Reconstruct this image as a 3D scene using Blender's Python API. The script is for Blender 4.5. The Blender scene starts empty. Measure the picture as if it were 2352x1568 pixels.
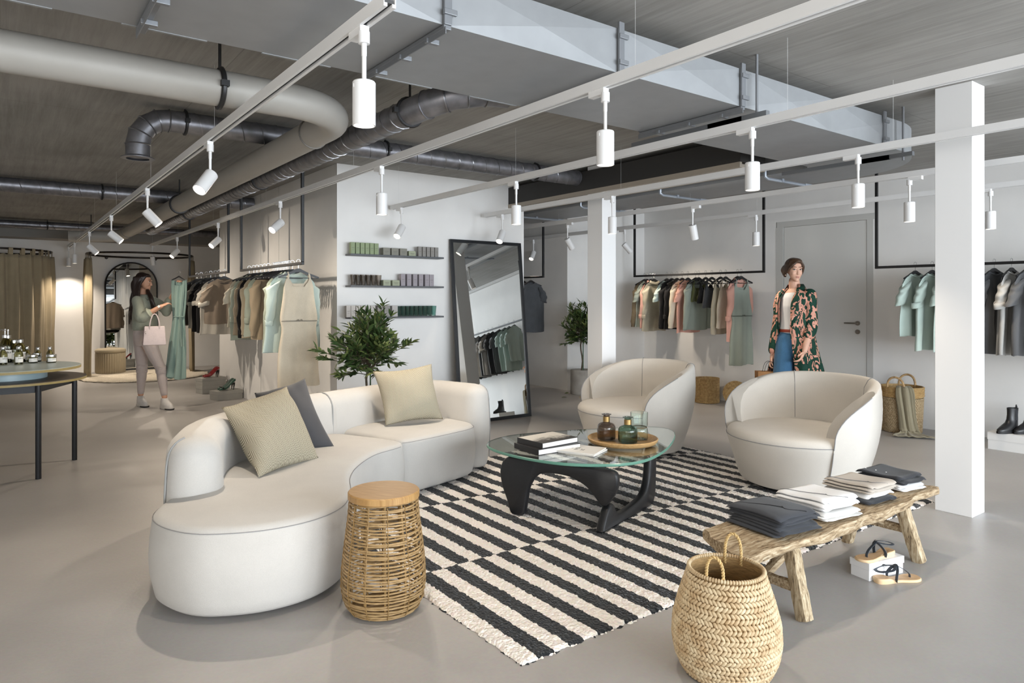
import bpy, bmesh, math, random
from mathutils import Vector, Matrix, Euler
R = math.radians
pi = math.pi
sin, cos = math.sin, math.cos
sc = bpy.context.scene
col = sc.collection
rng = random.Random(7)

# ---- camera model (24 mm shift lens, level), also used to survey points of the room
F, CX, HY, CAMH, TH = 1585.0, 1176.0, 687.0, 1.4, R(36.6)
_S, _C = sin(TH), cos(TH)
def _ray(px, py):
    a = (px - CX) / F
    return (_S + a * _C, _C - a * _S, (HY - py) / F)
def atZ(px, py, z=0.0):
    d = _ray(px, py); t = (z - CAMH) / d[2]
    return Vector((t * d[0], t * d[1], z))
def atX(px, py, x):
    d = _ray(px, py); t = x / d[0]
    return Vector((x, t * d[1], CAMH + t * d[2]))
def atY(px, py, y):
    d = _ray(px, py); t = y / d[1]
    return Vector((t * d[0], y, CAMH + t * d[2]))

# ---- mesh builder
def V(*a): return Vector(a)
class MB:
    def __init__(s): s.v = []; s.f = []; s.mi = []; s.cur = 0
    def add(s, vs, fs):
        b = len(s.v); s.v += [tuple(v) for v in vs]
        s.f += [tuple(b + i for i in f) for f in fs]; s.mi += [s.cur] * len(fs)
    def box(s, c, d, rot=None, taper=1.0):
        hx, hy, hz = d[0] / 2, d[1] / 2, d[2] / 2
        vs = []
        for z in (-1, 1):
            k = taper if z > 0 else 1
            for x, y in ((-1, -1), (1, -1), (1, 1), (-1, 1)):
                vs.append(Vector((x * hx * k, y * hy * k, z * hz)))
        if rot is not None:
            m = rot if isinstance(rot, Matrix) else Euler(rot).to_matrix()
            vs = [m @ v for v in vs]
        c = Vector(c)
        s.add([v + c for v in vs], [(3, 2, 1, 0), (4, 5, 6, 7), (0, 1, 5, 4), (1, 2, 6, 5), (2, 3, 7, 6), (3, 0, 4, 7)])
    def loft(s, rings, cap0=True, cap1=True, closed=False, wrap=True):
        n = len(rings[0]); vs = [v for r in rings for v in r]; fs = []
        m = len(rings)
        for i in range(m if closed else m - 1):
            a, b = i * n, ((i + 1) % m) * n
            for j in range(n if wrap else n - 1):
                k = (j + 1) % n
                fs.append((a + j, a + k, b + k, b + j))
        if wrap and not closed:
            if cap0: fs.append(tuple(range(n - 1, -1, -1)))
            if cap1: fs.append(tuple((m - 1) * n + j for j in range(n)))
        s.add(vs, fs)
    def tube(s, pts, r, n=8, closed=False, cap=True, flat=None, up=None):
        pts = [Vector(p) for p in pts]; m = len(pts); rings = []
        rr = r if isinstance(r, (list, tuple)) else [r] * m
        prev = None
        for i, p in enumerate(pts):
            if closed: t = pts[(i + 1) % m] - pts[i - 1]
            else: t = pts[min(i + 1, m - 1)] - pts[max(i - 1, 0)]
            if t.length < 1e-9: t = Vector((0, 0, 1))
            t.normalize()
            if prev is None:
                u = Vector(up) if up else (Vector((0, 0, 1)) if abs(t.z) < .9 else Vector((1, 0, 0)))
            else: u = prev
            u = u - t * u.dot(t)
            if u.length < 1e-6: u = Vector((1, 0, 0)) - t * t.x
            u.normalize(); prev = u; w = t.cross(u)
            fl = flat if flat else 1.0
            rings.append([p + (u * cos(2 * pi * k / n) * fl + w * sin(2 * pi * k / n)) * rr[i] for k in range(n)])
        s.loft(rings, cap, cap, closed)
    def lathe(s, prof, n=24, c=(0, 0, 0), cap0=True, cap1=True, m=None, a0=0):
        c = Vector(c); rings = []
        for r, z in prof:
            ring = [Vector((r * cos(a0 + 2 * pi * k / n), r * sin(a0 + 2 * pi * k / n), z)) for k in range(n)]
            if m is not None: ring = [m @ v for v in ring]
            rings.append([v + c for v in ring])
        s.loft(rings, cap0, cap1)
    def cyl(s, p0, p1, r, n=16, r1=None):
        s.tube([p0, p1], [r, r if r1 is None else r1], n)
    def grid(s, fn, nu, nv, flip=False):
        vs = [fn(i / nu, j / nv) for j in range(nv + 1) for i in range(nu + 1)]
        fs = []
        for j in range(nv):
            for i in range(nu):
                a = j * (nu + 1) + i
                f = (a, a + 1, a + nu + 2, a + nu + 1)
                fs.append(f[::-1] if flip else f)
        s.add(vs, fs)
    def prism(s, outline, z0, z1, m=None):
        n = len(outline)
        a = [Vector((x, y, z0)) for x, y in outline]; b = [Vector((x, y, z1)) for x, y in outline]
        vs = a + b
        if m is not None: vs = [m @ v for v in vs]
        fs = [tuple(range(n - 1, -1, -1)), tuple(range(n, 2 * n))]
        fs += [(i, (i + 1) % n, n + (i + 1) % n, n + i) for i in range(n)]
        s.add(vs, fs)
    def ball(s, c, r, nu=16, nv=10, m=None):
        if not isinstance(r, (tuple, list)): r = (r, r, r)
        c = Vector(c); vs = []; fs = []
        for j in range(1, nv):
            t = pi * j / nv
            for i in range(nu):
                p = 2 * pi * i / nu
                v = Vector((r[0] * sin(t) * cos(p), r[1] * sin(t) * sin(p), r[2] * cos(t)))
                vs.append((m @ v if m is not None else v) + c)
        top = Vector((0, 0, r[2])); bot = Vector((0, 0, -r[2]))
        if m is not None: top, bot = m @ top, m @ bot
        vs += [top + c, bot + c]; T = len(vs) - 2
        for j in range(nv - 2):
            for i in range(nu):
                k = (i + 1) % nu
                fs.append((j * nu + i, (j + 1) * nu + i, (j + 1) * nu + k, j * nu + k))
        for i in range(nu):
            k = (i + 1) % nu
            fs.append((T, i, k)); fs.append((T + 1, (nv - 2) * nu + k, (nv - 2) * nu + i))
        s.add(vs, fs)
    def xf(s, m):
        s.v = [tuple(m @ Vector(v)) for v in s.v]; return s
    def mesh(s, name, mats, smooth=True, ang=35):
        me = bpy.data.meshes.new(name)
        me.from_pydata(s.v, [], s.f)
        for m in (mats if isinstance(mats, (list, tuple)) else [mats]): me.materials.append(m)
        if any(s.mi): me.polygons.foreach_set('material_index', s.mi)
        bm = bmesh.new(); bm.from_mesh(me)
        bmesh.ops.recalc_face_normals(bm, faces=bm.faces)
        bm.to_mesh(me); bm.free()
        if smooth:
            me.polygons.foreach_set('use_smooth', [True] * len(me.polygons))
            me.set_sharp_from_angle(angle=R(ang))
        me.update()
        return me
    def build(s, name, mats, parent=None, loc=None, smooth=True, ang=35, w=False, sub=0, bev=0, rot=None, bseg=2):
        if w and parent is not None:
            o = parent.location; s.v = [(a - o.x, b - o.y, c - o.z) for a, b, c in s.v]
        elif w and loc is not None:
            o = Vector(loc); s.v = [(a - o.x, b - o.y, c - o.z) for a, b, c in s.v]
        ob = bpy.data.objects.new(name, s.mesh(name, mats, smooth, ang))
        col.objects.link(ob)
        if parent is not None: ob.parent = parent
        if loc is not None: ob.location = loc
        if rot is not None: ob.rotation_euler = rot
        if bev:
            b = ob.modifiers.new('bevel', 'BEVEL'); b.width = bev; b.segments = bseg; b.limit_method = 'ANGLE'; b.angle_limit = R(40)
        if sub:
            b = ob.modifiers.new('sub', 'SUBSURF'); b.levels = sub; b.render_levels = sub
        return ob

def tag(o, label=None, cat=None, group=None, kind=None):
    if label: o['label'] = label
    if cat: o['category'] = cat
    if group: o['group'] = group
    if kind: o['kind'] = kind
    return o
def thing(name, label, cat, loc=(0, 0, 0), rz=0, group=None):
    o = bpy.data.objects.new(name, None); col.objects.link(o)
    o.location = loc; o.rotation_euler = (0, 0, rz); o.empty_display_size = .05
    return tag(o, label, cat, group)
def dup(root, loc=None, rz=None, label=None, group=None):
    r = root.copy(); col.objects.link(r)
    if loc is not None: r.location = loc
    if rz is not None: r.rotation_euler = (0, 0, rz)
    if label: r['label'] = label
    if group: r['group'] = group
    for ch in list(root.children):
        c = ch.copy(); col.objects.link(c); c.parent = r
        for g in list(ch.children):
            d = g.copy(); col.objects.link(d); d.parent = c
    return r
def put(name, me, parent=None, loc=(0, 0, 0), rot=(0, 0, 0), scale=None):
    o = bpy.data.objects.new(name, me); col.objects.link(o)
    o.parent = parent; o.location = loc; o.rotation_euler = rot
    if scale: o.scale = scale
    return o
def struct(o): o['kind'] = 'structure'; return o

def catmull(pts, n=8, closed=False):
    pts = [Vector(p) for p in pts]; m = len(pts); out = []
    for i in range(m if closed else m - 1):
        if closed: p0, p1, p2, p3 = pts[i - 1], pts[i], pts[(i + 1) % m], pts[(i + 2) % m]
        else: p0, p1, p2, p3 = pts[max(i - 1, 0)], pts[i], pts[i + 1], pts[min(i + 2, m - 1)]
        for k in range(n):
            t = k / n
            out.append(.5 * ((2 * p1) + (p2 - p0) * t + (2 * p0 - 5 * p1 + 4 * p2 - p3) * t * t + (3 * p1 - p0 - 3 * p2 + p3) * t ** 3))
    if not closed: out.append(pts[-1].copy())
    return out
def resample(pts, n, closed=False):
    pts = [Vector(p) for p in pts]
    if closed: pts = pts + [pts[0]]
    L = [0]
    for a, b in zip(pts, pts[1:]): L.append(L[-1] + (b - a).length)
    out = []; j = 0
    for i in range(n):
        t = L[-1] * i / (n if closed else n - 1)
        while j < len(L) - 2 and L[j + 1] < t: j += 1
        d = L[j + 1] - L[j]
        out.append(pts[j].lerp(pts[j + 1], (t - L[j]) / d if d > 1e-12 else 0))
    return out
def lerp(a, b, t): return a + (b - a) * t
def sstep(a, b, x):
    t = min(1, max(0, (x - a) / (b - a))); return t * t * (3 - 2 * t)
def interp(tab, x):
    if x <= tab[0][0]: return tab[0][1]
    for (a, fa), (b, fb) in zip(tab, tab[1:]):
        if x <= b: return fa + (fb - fa) * (x - a) / (b - a)
    return tab[-1][1]

# ---- materials
def srgb(h):
    h = h.lstrip('#'); c = [int(h[i:i + 2], 16) / 255 for i in (0, 2, 4)]
    return tuple(((x / 12.92) if x <= .04045 else ((x + .055) / 1.055) ** 2.4) for x in c) + (1,)
_M = {}
def nodes(name):
    m = bpy.data.materials.new(name); m.use_nodes = True
    nt = m.node_tree; b = nt.nodes['Principled BSDF']
    return m, nt, b
def mat(name, c, rough=.6, metal=0, var=.0, vscale=20, bump=0, bscale=80, stretch=(1, 1, 1), spec=.4, sheen=0, c2=None, trans=0, ior=1.45, alpha=None, coat=0, detail=4):
    """plain procedural surface: colour with soft noise variation and a noise bump"""
    if name in _M: return _M[name]
    m, nt, b = nodes(name); L = nt.links.new
    cc = srgb(c) if isinstance(c, str) else tuple(c) + (1,)
    b.inputs['Base Color'].default_value = cc
    b.inputs['Roughness'].default_value = rough
    b.inputs['Metallic'].default_value = metal
    b.inputs['Specular IOR Level'].default_value = spec
    if sheen: b.inputs['Sheen Weight'].default_value = sheen; b.inputs['Sheen Roughness'].default_value = .5
    if trans: b.inputs['Transmission Weight'].default_value = trans; b.inputs['IOR'].default_value = ior
    if coat: b.inputs['Coat Weight'].default_value = coat
    tc = nt.nodes.new('ShaderNodeTexCoord')
    mp = nt.nodes.new('ShaderNodeMapping'); mp.inputs['Scale'].default_value = stretch
    L(tc.outputs['Object'], mp.inputs['Vector'])
    if var or c2:
        n = nt.nodes.new('ShaderNodeTexNoise'); n.inputs['Scale'].default_value = vscale; n.inputs['Detail'].default_value = detail
        L(mp.outputs[0], n.inputs['Vector'])
        mx = nt.nodes.new('ShaderNodeMix'); mx.data_type = 'RGBA'
        if c2: a2 = srgb(c2) if isinstance(c2, str) else tuple(c2) + (1,)
        else: a2 = tuple(min(1, x * (1 - var)) for x in cc[:3]) + (1,)
        a1 = cc if c2 else tuple(min(1, x * (1 + var * .6)) for x in cc[:3]) + (1,)
        rp = nt.nodes.new('ShaderNodeMapRange'); rp.inputs[1].default_value = .32; rp.inputs[2].default_value = .68
        L(n.outputs['Fac'], rp.inputs[0]); L(rp.outputs[0], mx.inputs['Factor'])
        mx.inputs['A'].default_value = a1; mx.inputs['B'].default_value = a2
        L(mx.outputs['Result'], b.inputs['Base Color'])
    if bump:
        n2 = nt.nodes.new('ShaderNodeTexNoise'); n2.inputs['Scale'].default_value = bscale; n2.inputs['Detail'].default_value = 3
        L(mp.outputs[0], n2.inputs['Vector'])
        bp = nt.nodes.new('ShaderNodeBump'); bp.inputs['Strength'].default_value = bump; bp.inputs['Distance'].default_value = .01
        L(n2.outputs['Fac'], bp.inputs['Height']); L(bp.outputs[0], b.inputs['Normal'])
    _M[name] = m
    return m
def fabric(name, c, weave=900, var=.12, bump=.25, c2=None, sheen=.15, rough=.9):
    """woven cloth: crossed fine waves in bump and colour, plus soft noise"""
    if name in _M: return _M[name]
    m, nt, b = nodes(name); L = nt.links.new
    cc = srgb(c) if isinstance(c, str) else tuple(c) + (1,)
    b.inputs['Roughness'].default_value = rough; b.inputs['Specular IOR Level'].default_value = .2
    b.inputs['Sheen Weight'].default_value = sheen
    tc = nt.nodes.new('ShaderNodeTexCoord')
    n = nt.nodes.new('ShaderNodeTexNoise'); n.inputs['Scale'].default_value = weave; n.inputs['Detail'].default_value = 2
    L(tc.outputs['Object'], n.inputs['Vector'])
    n3 = nt.nodes.new('ShaderNodeTexNoise'); n3.inputs['Scale'].default_value = 9; n3.inputs['Detail'].default_value = 3
    L(tc.outputs['Object'], n3.inputs['Vector'])
    mx = nt.nodes.new('ShaderNodeMix'); mx.data_type = 'RGBA'
    mx.inputs['A'].default_value = tuple(min(1, x * (1 + var * .5)) for x in cc[:3]) + (1,)
    mx.inputs['B'].default_value = (srgb(c2) if c2 else tuple(x * (1 - var) for x in cc[:3]) + (1,))
    ad = nt.nodes.new('ShaderNodeMath'); ad.operation = 'ADD'
    ml = nt.nodes.new('ShaderNodeMath'); ml.operation = 'MULTIPLY'; ml.inputs[1].default_value = .35
    L(n3.outputs['Fac'], ml.inputs[0]); L(n.outputs['Fac'], ad.inputs[0]); L(ml.outputs[0], ad.inputs[1])
    rp = nt.nodes.new('ShaderNodeMapRange'); rp.inputs[1].default_value = .4; rp.inputs[2].default_value = .95
    L(ad.outputs[0], rp.inputs[0]); L(rp.outputs[0], mx.inputs['Factor'])
    L(mx.outputs['Result'], b.inputs['Base Color'])
    bp = nt.nodes.new('ShaderNodeBump'); bp.inputs['Strength'].default_value = bump; bp.inputs['Distance'].default_value = .004
    L(n.outputs['Fac'], bp.inputs['Height']); L(bp.outputs[0], b.inputs['Normal'])
    _M[name] = m
    return m
def glass(name, c, rough=0.0, ior=1.45, tint=1.0):
    """clear glass whose shadow rays pass (thin architectural mix)"""
    if name in _M: return _M[name]
    m, nt, b = nodes(name)
    b.inputs['Base Color'].default_value = srgb(c); b.inputs['Roughness'].default_value = rough
    b.inputs['Transmission Weight'].default_value = 1; b.inputs['IOR'].default_value = ior
    _M[name] = m
    return m
def thin(name, c, gloss=.08):
    """thin tinted sheet: mostly see-through, a little mirror-like at grazing angles"""
    if name in _M: return _M[name]
    m = bpy.data.materials.new(name); m.use_nodes = True; nt = m.node_tree; nt.nodes.clear(); L = nt.links.new
    out = nt.nodes.new('ShaderNodeOutputMaterial'); mx = nt.nodes.new('ShaderNodeMixShader')
    tr = nt.nodes.new('ShaderNodeBsdfTransparent'); tr.inputs[0].default_value = srgb(c)
    gl = nt.nodes.new('ShaderNodeBsdfGlossy'); gl.inputs['Roughness'].default_value = .01
    fr = nt.nodes.new('ShaderNodeFresnel'); fr.inputs['IOR'].default_value = 1.5
    mm = nt.nodes.new('ShaderNodeMath'); mm.operation = 'ADD'; mm.inputs[1].default_value = gloss * .5; mm.use_clamp = True
    L(fr.outputs[0], mm.inputs[0]); L(mm.outputs[0], mx.inputs['Fac']); L(tr.outputs[0], mx.inputs[1]); L(gl.outputs[0], mx.inputs[2])
    L(mx.outputs[0], out.inputs['Surface'])
    _M[name] = m
    return m
def emit(name, c, s):
    if name in _M: return _M[name]
    m, nt, b = nodes(name)
    b.inputs['Base Color'].default_value = srgb(c); b.inputs['Emission Color'].default_value = srgb(c); b.inputs['Emission Strength'].default_value = s
    _M[name] = m
    return m
ORD = ['first', 'second', 'third', 'fourth', 'fifth', 'sixth', 'seventh', 'eighth', 'ninth', 'tenth', 'eleventh', 'twelfth', 'thirteenth', 'fourteenth', 'fifteenth', 'sixteenth', 'seventeenth', 'eighteenth', 'nineteenth', 'twentieth']
DAY = (130, 420, 560)
SIDE_FILL = 150  # strength of the added fill lamp at the side window
SPOTW = 42
EXPO = -.17
# =============== ROOM SHELL ===============
WX, BX, BY0, BY1, FY, CH = 8.04, 2.79, 6.78, 11.5, 15.5, 2.8
def concrete_floor():
    m, nt, b = nodes('floor_concrete'); L = nt.links.new
    tc = nt.nodes.new('ShaderNodeTexCoord')
    n1 = nt.nodes.new('ShaderNodeTexNoise'); n1.inputs['Scale'].default_value = .8; n1.inputs['Detail'].default_value = 8; n1.inputs['Roughness'].default_value = .6
    n2 = nt.nodes.new('ShaderNodeTexNoise'); n2.inputs['Scale'].default_value = 60; n2.inputs['Detail'].default_value = 4
    L(tc.outputs['Object'], n1.inputs['Vector']); L(tc.outputs['Object'], n2.inputs['Vector'])
    r = nt.nodes.new('ShaderNodeValToRGB'); e = r.color_ramp.elements
    e[0].position = .3; e[0].color = srgb('9f9b98'); e[1].position = .72; e[1].color = srgb('b4b1ae')
    L(n1.outputs['Fac'], r.inputs[0])
    mx = nt.nodes.new('ShaderNodeMix'); mx.data_type = 'RGBA'; mx.blend_type = 'MULTIPLY'; mx.inputs['Factor'].default_value = .18
    L(r.outputs[0], mx.inputs['A']); L(n2.outputs['Color'], mx.inputs['B']); L(mx.outputs['Result'], b.inputs['Base Color'])
    mr = nt.nodes.new('ShaderNodeMapRange'); mr.inputs[3].default_value = .3; mr.inputs[4].default_value = .48
    L(n1.outputs['Fac'], mr.inputs[0]); L(mr.outputs[0], b.inputs['Roughness'])
    b.inputs['Specular IOR Level'].default_value = .45
    bp = nt.nodes.new('ShaderNodeBump'); bp.inputs['Strength'].default_value = .06; bp.inputs['Distance'].default_value = .01
    L(n2.outputs['Fac'], bp.inputs['Height']); L(bp.outputs[0], b.inputs['Normal'])
    return m
def concrete_ceiling():
    m, nt, b = nodes('ceiling_concrete'); L = nt.links.new
    tc = nt.nodes.new('ShaderNodeTexCoord')
    mp = nt.nodes.new('ShaderNodeMapping'); mp.inputs['Scale'].default_value = (18, .9, 1)
    L(tc.outputs['Object'], mp.inputs['Vector'])
    n1 = nt.nodes.new('ShaderNodeTexNoise'); n1.inputs['Scale'].default_value = 1.6; n1.inputs['Detail'].default_value = 8; n1.inputs['Roughness'].default_value = .65
    L(mp.outputs[0], n1.inputs['Vector'])
    n2 = nt.nodes.new('ShaderNodeTexNoise'); n2.inputs['Scale'].default_value = 1.2; n2.inputs['Detail'].default_value = 6
    L(tc.outputs['Object'], n2.inputs['Vector'])
    ad = nt.nodes.new('ShaderNodeMath'); ad.operation = 'ADD'; L(n1.outputs['Fac'], ad.inputs[0]); L(n2.outputs['Fac'], ad.inputs[1])
    hf = nt.nodes.new('ShaderNodeMath'); hf.operation = 'MULTIPLY'; hf.inputs[1].default_value = .5; L(ad.outputs[0], hf.inputs[0])
    r = nt.nodes.new('ShaderNodeValToRGB'); e = r.color_ramp.elements
    e[0].position = .36; e[0].color = srgb('84827e'); e[1].position = .6; e[1].color = srgb('9e9c98')
    L(hf.outputs[0], r.inputs[0])
    # board joints across and along
    br = nt.nodes.new('ShaderNodeTexBrick'); br.inputs['Scale'].default_value = 1; br.inputs['Brick Width'].default_value = 2.4; br.inputs['Row Height'].default_value = 1.1
    br.inputs['Mortar Size'].default_value = .003; br.inputs['Color1'].default_value = br.inputs['Color2'].default_value = (1, 1, 1, 1); br.inputs['Mortar'].default_value = (.72, .72, .72, 1)
    m2 = nt.nodes.new('ShaderNodeMapping'); m2.inputs['Rotation'].default_value = (0, 0, pi / 2)
    L(tc.outputs['Object'], m2.inputs['Vector']); L(m2.outputs[0], br.inputs['Vector'])
    mx = nt.nodes.new('ShaderNodeMix'); mx.data_type = 'RGBA'; mx.blend_type = 'MULTIPLY'; mx.inputs['Factor'].default_value = 1
    L(r.outputs[0], mx.inputs['A']); L(br.outputs['Color'], mx.inputs['B']); L(mx.outputs['Result'], b.inputs['Base Color'])
    b.inputs['Roughness'].default_value = .85; b.inputs['Specular IOR Level'].default_value = .25
    bp = nt.nodes.new('ShaderNodeBump'); bp.inputs['Strength'].default_value = .25; bp.inputs['Distance'].default_value = .01
    L(n1.outputs['Fac'], bp.inputs['Height']); L(bp.outputs[0], b.inputs['Normal'])
    return m
M_floor, M_ceil = concrete_floor(), concrete_ceiling()
M_wall = mat('wall_plaster', 'ebeae8', .8, var=.03, vscale=3, bump=.05, bscale=300, spec=.25)
M_white = mat('white_lacquer', 'e4e4e4', .35, var=.02, vscale=5, spec=.45)
M_black = mat('black_steel', '141416', .42, var=.1, vscale=30, spec=.4)
M_greyt = mat('grey_trim', 'b9b9b6', .6)

X0, Y0 = -3.0, -4.6
m = MB(); m.box(((X0 + 10) / 2, (Y0 + 17) / 2, -.05), (10 - X0 + .2, 17 - Y0, .1)); struct(m.build('floor', M_floor, smooth=False))
m = MB(); m.box(((X0 + 10) / 2, (Y0 + 17) / 2, CH + .05), (10 - X0 + .2, 17 - Y0, .1)); struct(m.build('ceiling', M_ceil, smooth=False))
def wall(name, x0, y0, x1, y1, z0=0, z1=CH, mt=None):
    m = MB(); m.box(((x0 + x1) / 2, (y0 + y1) / 2, (z0 + z1) / 2), (x1 - x0, y1 - y0, z1 - z0))
    return struct(m.build(name, mt or M_wall, smooth=False))
wall('wall_far', X0, FY, 7.2, FY + .2)
wall('wall_left', X0 - .2, 1.6, X0, FY)
wall('wall_left_pier', X0 - .2, Y0, X0, -3.4)
wall('wall_left_sill', X0 - .2, -3.4, X0, 1.6, 0, .12)
wall('wall_left_head', X0 - .2, -3.4, X0, 1.6, 2.62, CH)
wall('wall_center', BX, BY0, 5.217, BY1)
# seams in the plaster of the centre block's left face
for i, y in enumerate((9.35, 8.62)):
    m = MB(); m.box((BX - .0005, y, CH / 2), (.004, .008, CH)); struct(m.build('trim_%d' % (i + 1), M_greyt, smooth=False))
wall('wall_niche', 7.0, 8.0, 7.2, FY)
wall('wall_recess', 7.2, 8.0, WX, 8.2)
wall('wall_pier', 7.42, 7.38, WX, 8.0)
# right-hand wall with the door opening
DY0, DY1, DZ = 3.954, 5.013, 2.318
FY0, FY1, FZ = 3.88, 5.117, 2.39
M_door = mat('door_lacquer', 'd3d3d0', .5, spec=.35)
wall('wall_right', WX, Y0, WX + .2, FY0)
wall('wall_right_far', WX, FY1, WX + .2, 8.2)
wall('wall_right_over_door', WX, FY0, WX + .2, FY1, FZ, CH)
m = MB()
m.box((WX + .098, (FY0 + DY0) / 2, DZ / 2), (.2, DY0 - FY0, DZ))
m.box((WX + .098, (FY1 + DY1) / 2, DZ / 2), (.2, FY1 - DY1, DZ))
m.box((WX + .098, (DY0 + DY1) / 2, (FZ + DZ) / 2), (.2, FY1 - FY0, FZ - DZ))
struct(m.build('trim_3', mat('door_frame', 'c4c4c1', .5), smooth=False))
wall('door_light_block', WX + .2, FY0 - .1, WX + .26, FY1 + .1, 0, FZ + .1)  # added unseen backing, stops sky light leaking round the door leaf
d = thing('door_1', 'flush pale grey door with a steel lever handle in the right-hand wall', 'door', (WX, DY0, 0)); struct(d)
m = MB(); m.box((WX + .03, (DY0 + DY1) / 2, DZ / 2 + .003), (.05, DY1 - DY0 - .012, DZ - .01)); m.build('door_leaf', M_door, d, w=True, smooth=False, bev=.002)
M_steel = mat('brushed_steel', '9a968f', .28, metal=1)
m = MB(); hy, hz = 4.06, 1.12
m.cyl((WX + .01, hy, hz), (WX - .008, hy, hz), .027, 24); m.cyl((WX, hy, hz), (WX - .05, hy, hz), .009)
m.tube([(WX - .05, hy, hz), (WX - .056, hy + .02, hz), (WX - .056, hy + .13, hz)], .009, 10)
m.build('lever_handle', M_steel, d, w=True)
m = MB(); m.cyl((WX + .01, hy, hz - .1), (WX - .008, hy, hz - .1), .027, 24); m.box((WX - .009, hy, hz - .105), (.004, .006, .02)); m.cyl((WX - .004, hy, hz - .095), (WX - .012, hy, hz - .095), .008)
m.build('lock_rosette', M_steel, d, w=True)
# columns
for i, (x, y) in enumerate(((5.0, 1.79), (5.0, 5.17), (5.0, -1.6))):
    m = MB(); m.box((x + .1, y + .11, CH / 2), (.2, .22, CH))
    o = struct(m.build('column', M_white if 0 else mat('column_paint', 'e9e9e9', .55, spec=.3), smooth=False, bev=.003))
    o['label'] = ('white square column on the right beside the log bench', 'white square column behind the armchairs', 'white square column nearest the shop windows')[i]
# beam along the far wall
wall('trim_4', X0, 14.95, 7.0, FY, 2.5, CH, mat('beam_paint', '8d8a85', .8))
# baseboards
M_base = mat('baseboard_paint', 'cfcecb', .6)
# window wall behind the camera: piers, sill, head, frames and panes
wins = [(-2.6, .4), (.7, 3.7), (4.0, 7.7)]
ZS, ZH = .12, 2.62
wall('wall_front_sill', X0, Y0, WX, Y0 + .2, 0, ZS)
wall('wall_front_head', X0, Y0, WX, Y0 + .2, ZH, CH)
px = X0
for i, (a, b_) in enumerate(wins):
    wall('wall_front_pier_%d' % (i + 1), px, Y0, a, Y0 + .2, ZS, ZH); px = b_
wall('wall_front_pier_4', px, Y0, WX, Y0 + .2, ZS, ZH)
M_wf = mat('window_frame', '2b2c2e', .5)
M_pane = thin('window_pane', 'f4f8fa')
for i, (a, b_) in enumerate(wins):
    w = thing('window_%d' % (i + 1), 'tall shop window in the street front', 'window', ((a + b_) / 2, Y0 + .1, ZS)); struct(w)
    m = MB()
    for z in (ZS + .03, ZH - .03): m.box(((a + b_) / 2, Y0 + .1, z), (b_ - a, .07, .06))
    for x in (a + .03, (a + b_) / 2, b_ - .03): m.box((x, Y0 + .1, (ZS + ZH) / 2), (.06, .07, ZH - ZS))
    m.build('window_frame', M_wf, w, w=True, smooth=False)
    m = MB(); m.box(((a + b_) / 2, Y0 + .1, (ZS + ZH) / 2), (b_ - a - .05, .008, ZH - ZS - .05)); m.build('pane', M_pane, w, w=True, smooth=False)

w = thing('window_4', 'side window added in the unseen left wall to bring in fill light', 'window', (X0 - .1, -.9, ZS)); struct(w)  # added out of view, an opening for the warm fill lamp
m = MB()
for z in (ZS + .03, ZH - .03): m.box((X0 - .1, -.9, z), (.07, 5.0, .06))
for y in (-3.37, -1.7, 0, 1.57): m.box((X0 - .1, y, (ZS + ZH) / 2), (.07, .06, ZH - ZS))
m.build('window_frame', M_wf, w, w=True, smooth=False)
m = MB(); m.box((X0 - .1, -.9, (ZS + ZH) / 2), (.008, 4.95, ZH - ZS - .05)); m.build('pane', M_pane, w, w=True, smooth=False)
# =============== CEILING SERVICES ===============
M_duct = mat('duct_steel_plain', '9a9da0', .45, metal=.3, var=.05, vscale=8, spec=.4)
M_spiral = mat('spiral_steel', '85858a', .4, metal=.75, var=.25, vscale=14, bump=.03)
M_pipe = mat('pipe_painted', 'a29f99', .55, metal=.1, var=.03, vscale=6)
M_dark = mat('dark_bracket', '3a3a3b', .45, metal=.7)
M_strap = mat('galvanised_strap', '84878b', .45, metal=.5)
DZ0, DZ1, DYa, DYb = 2.5, 2.715, 2.385, 3.135
TZ = 2.36      # underside of the light tracks

# --- rectangular duct: straight run along X, then a bend towards the back and a run along Y
d = thing('air_duct', 'wide flat rectangular steel air duct crossing the ceiling to a rounded bend', 'air duct', (2.5, 2.76, DZ0))
m = MB()
xs = [-2.9] + [-.52 + .98 * i for i in range(6)]
def duct_ring(x, k=1.0):
    return [V(x, DYa, DZ0), V(x, DYb, DZ0), V(x, DYb, DZ1), V(x, DYa, DZ1)]
xe = 5.35
for i in range(len(xs)):
    a = xs[i]; b = xs[i + 1] if i + 1 < len(xs) else xe
    # cross-broken side sheets: each panel's middle stands proud by a few millimetres
    am = (a + b) / 2
    for (p, q, r_, s_, off) in (((a, DYa, DZ0), (b, DYa, DZ0), (b, DYa, DZ1), (a, DYa, DZ1), (0, -.012, 0)), ((b, DYb, DZ0), (a, DYb, DZ0), (a, DYb, DZ1), (b, DYb, DZ1), (0, .012, 0))):
        c = (V(*p) + V(*q) + V(*r_) + V(*s_)) / 4 + V(*off)
        m.add([V(*p), V(*q), V(*r_), V(*s_), c], [(0, 1, 4), (1, 2, 4), (2, 3, 4), (3, 0, 4)])
    m.add([V(a, DYa, DZ0), V(b, DYa, DZ0), V(b, DYb, DZ0), V(a, DYb, DZ0)], [(0, 1, 2, 3)])
    m.add([V(a, DYa, DZ1), V(b, DYa, DZ1), V(b, DYb, DZ1), V(a, DYb, DZ1)], [(0, 1, 2, 3)])
m.build('straight_run', M_duct, d, w=True, ang=2)
m = MB(); ri, ro, n = .12, .12 + DYb - DYa, 14
outl = [(xe + ro * sin(t * pi / 2 / n), DYb + .12 - ro * cos(t * pi / 2 / n)) for t in range(n + 1)]
inn = [(xe + ri * sin(t * pi / 2 / n), DYb + .12 - ri * cos(t * pi / 2 / n)) for t in range(n, -1, -1)]
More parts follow.
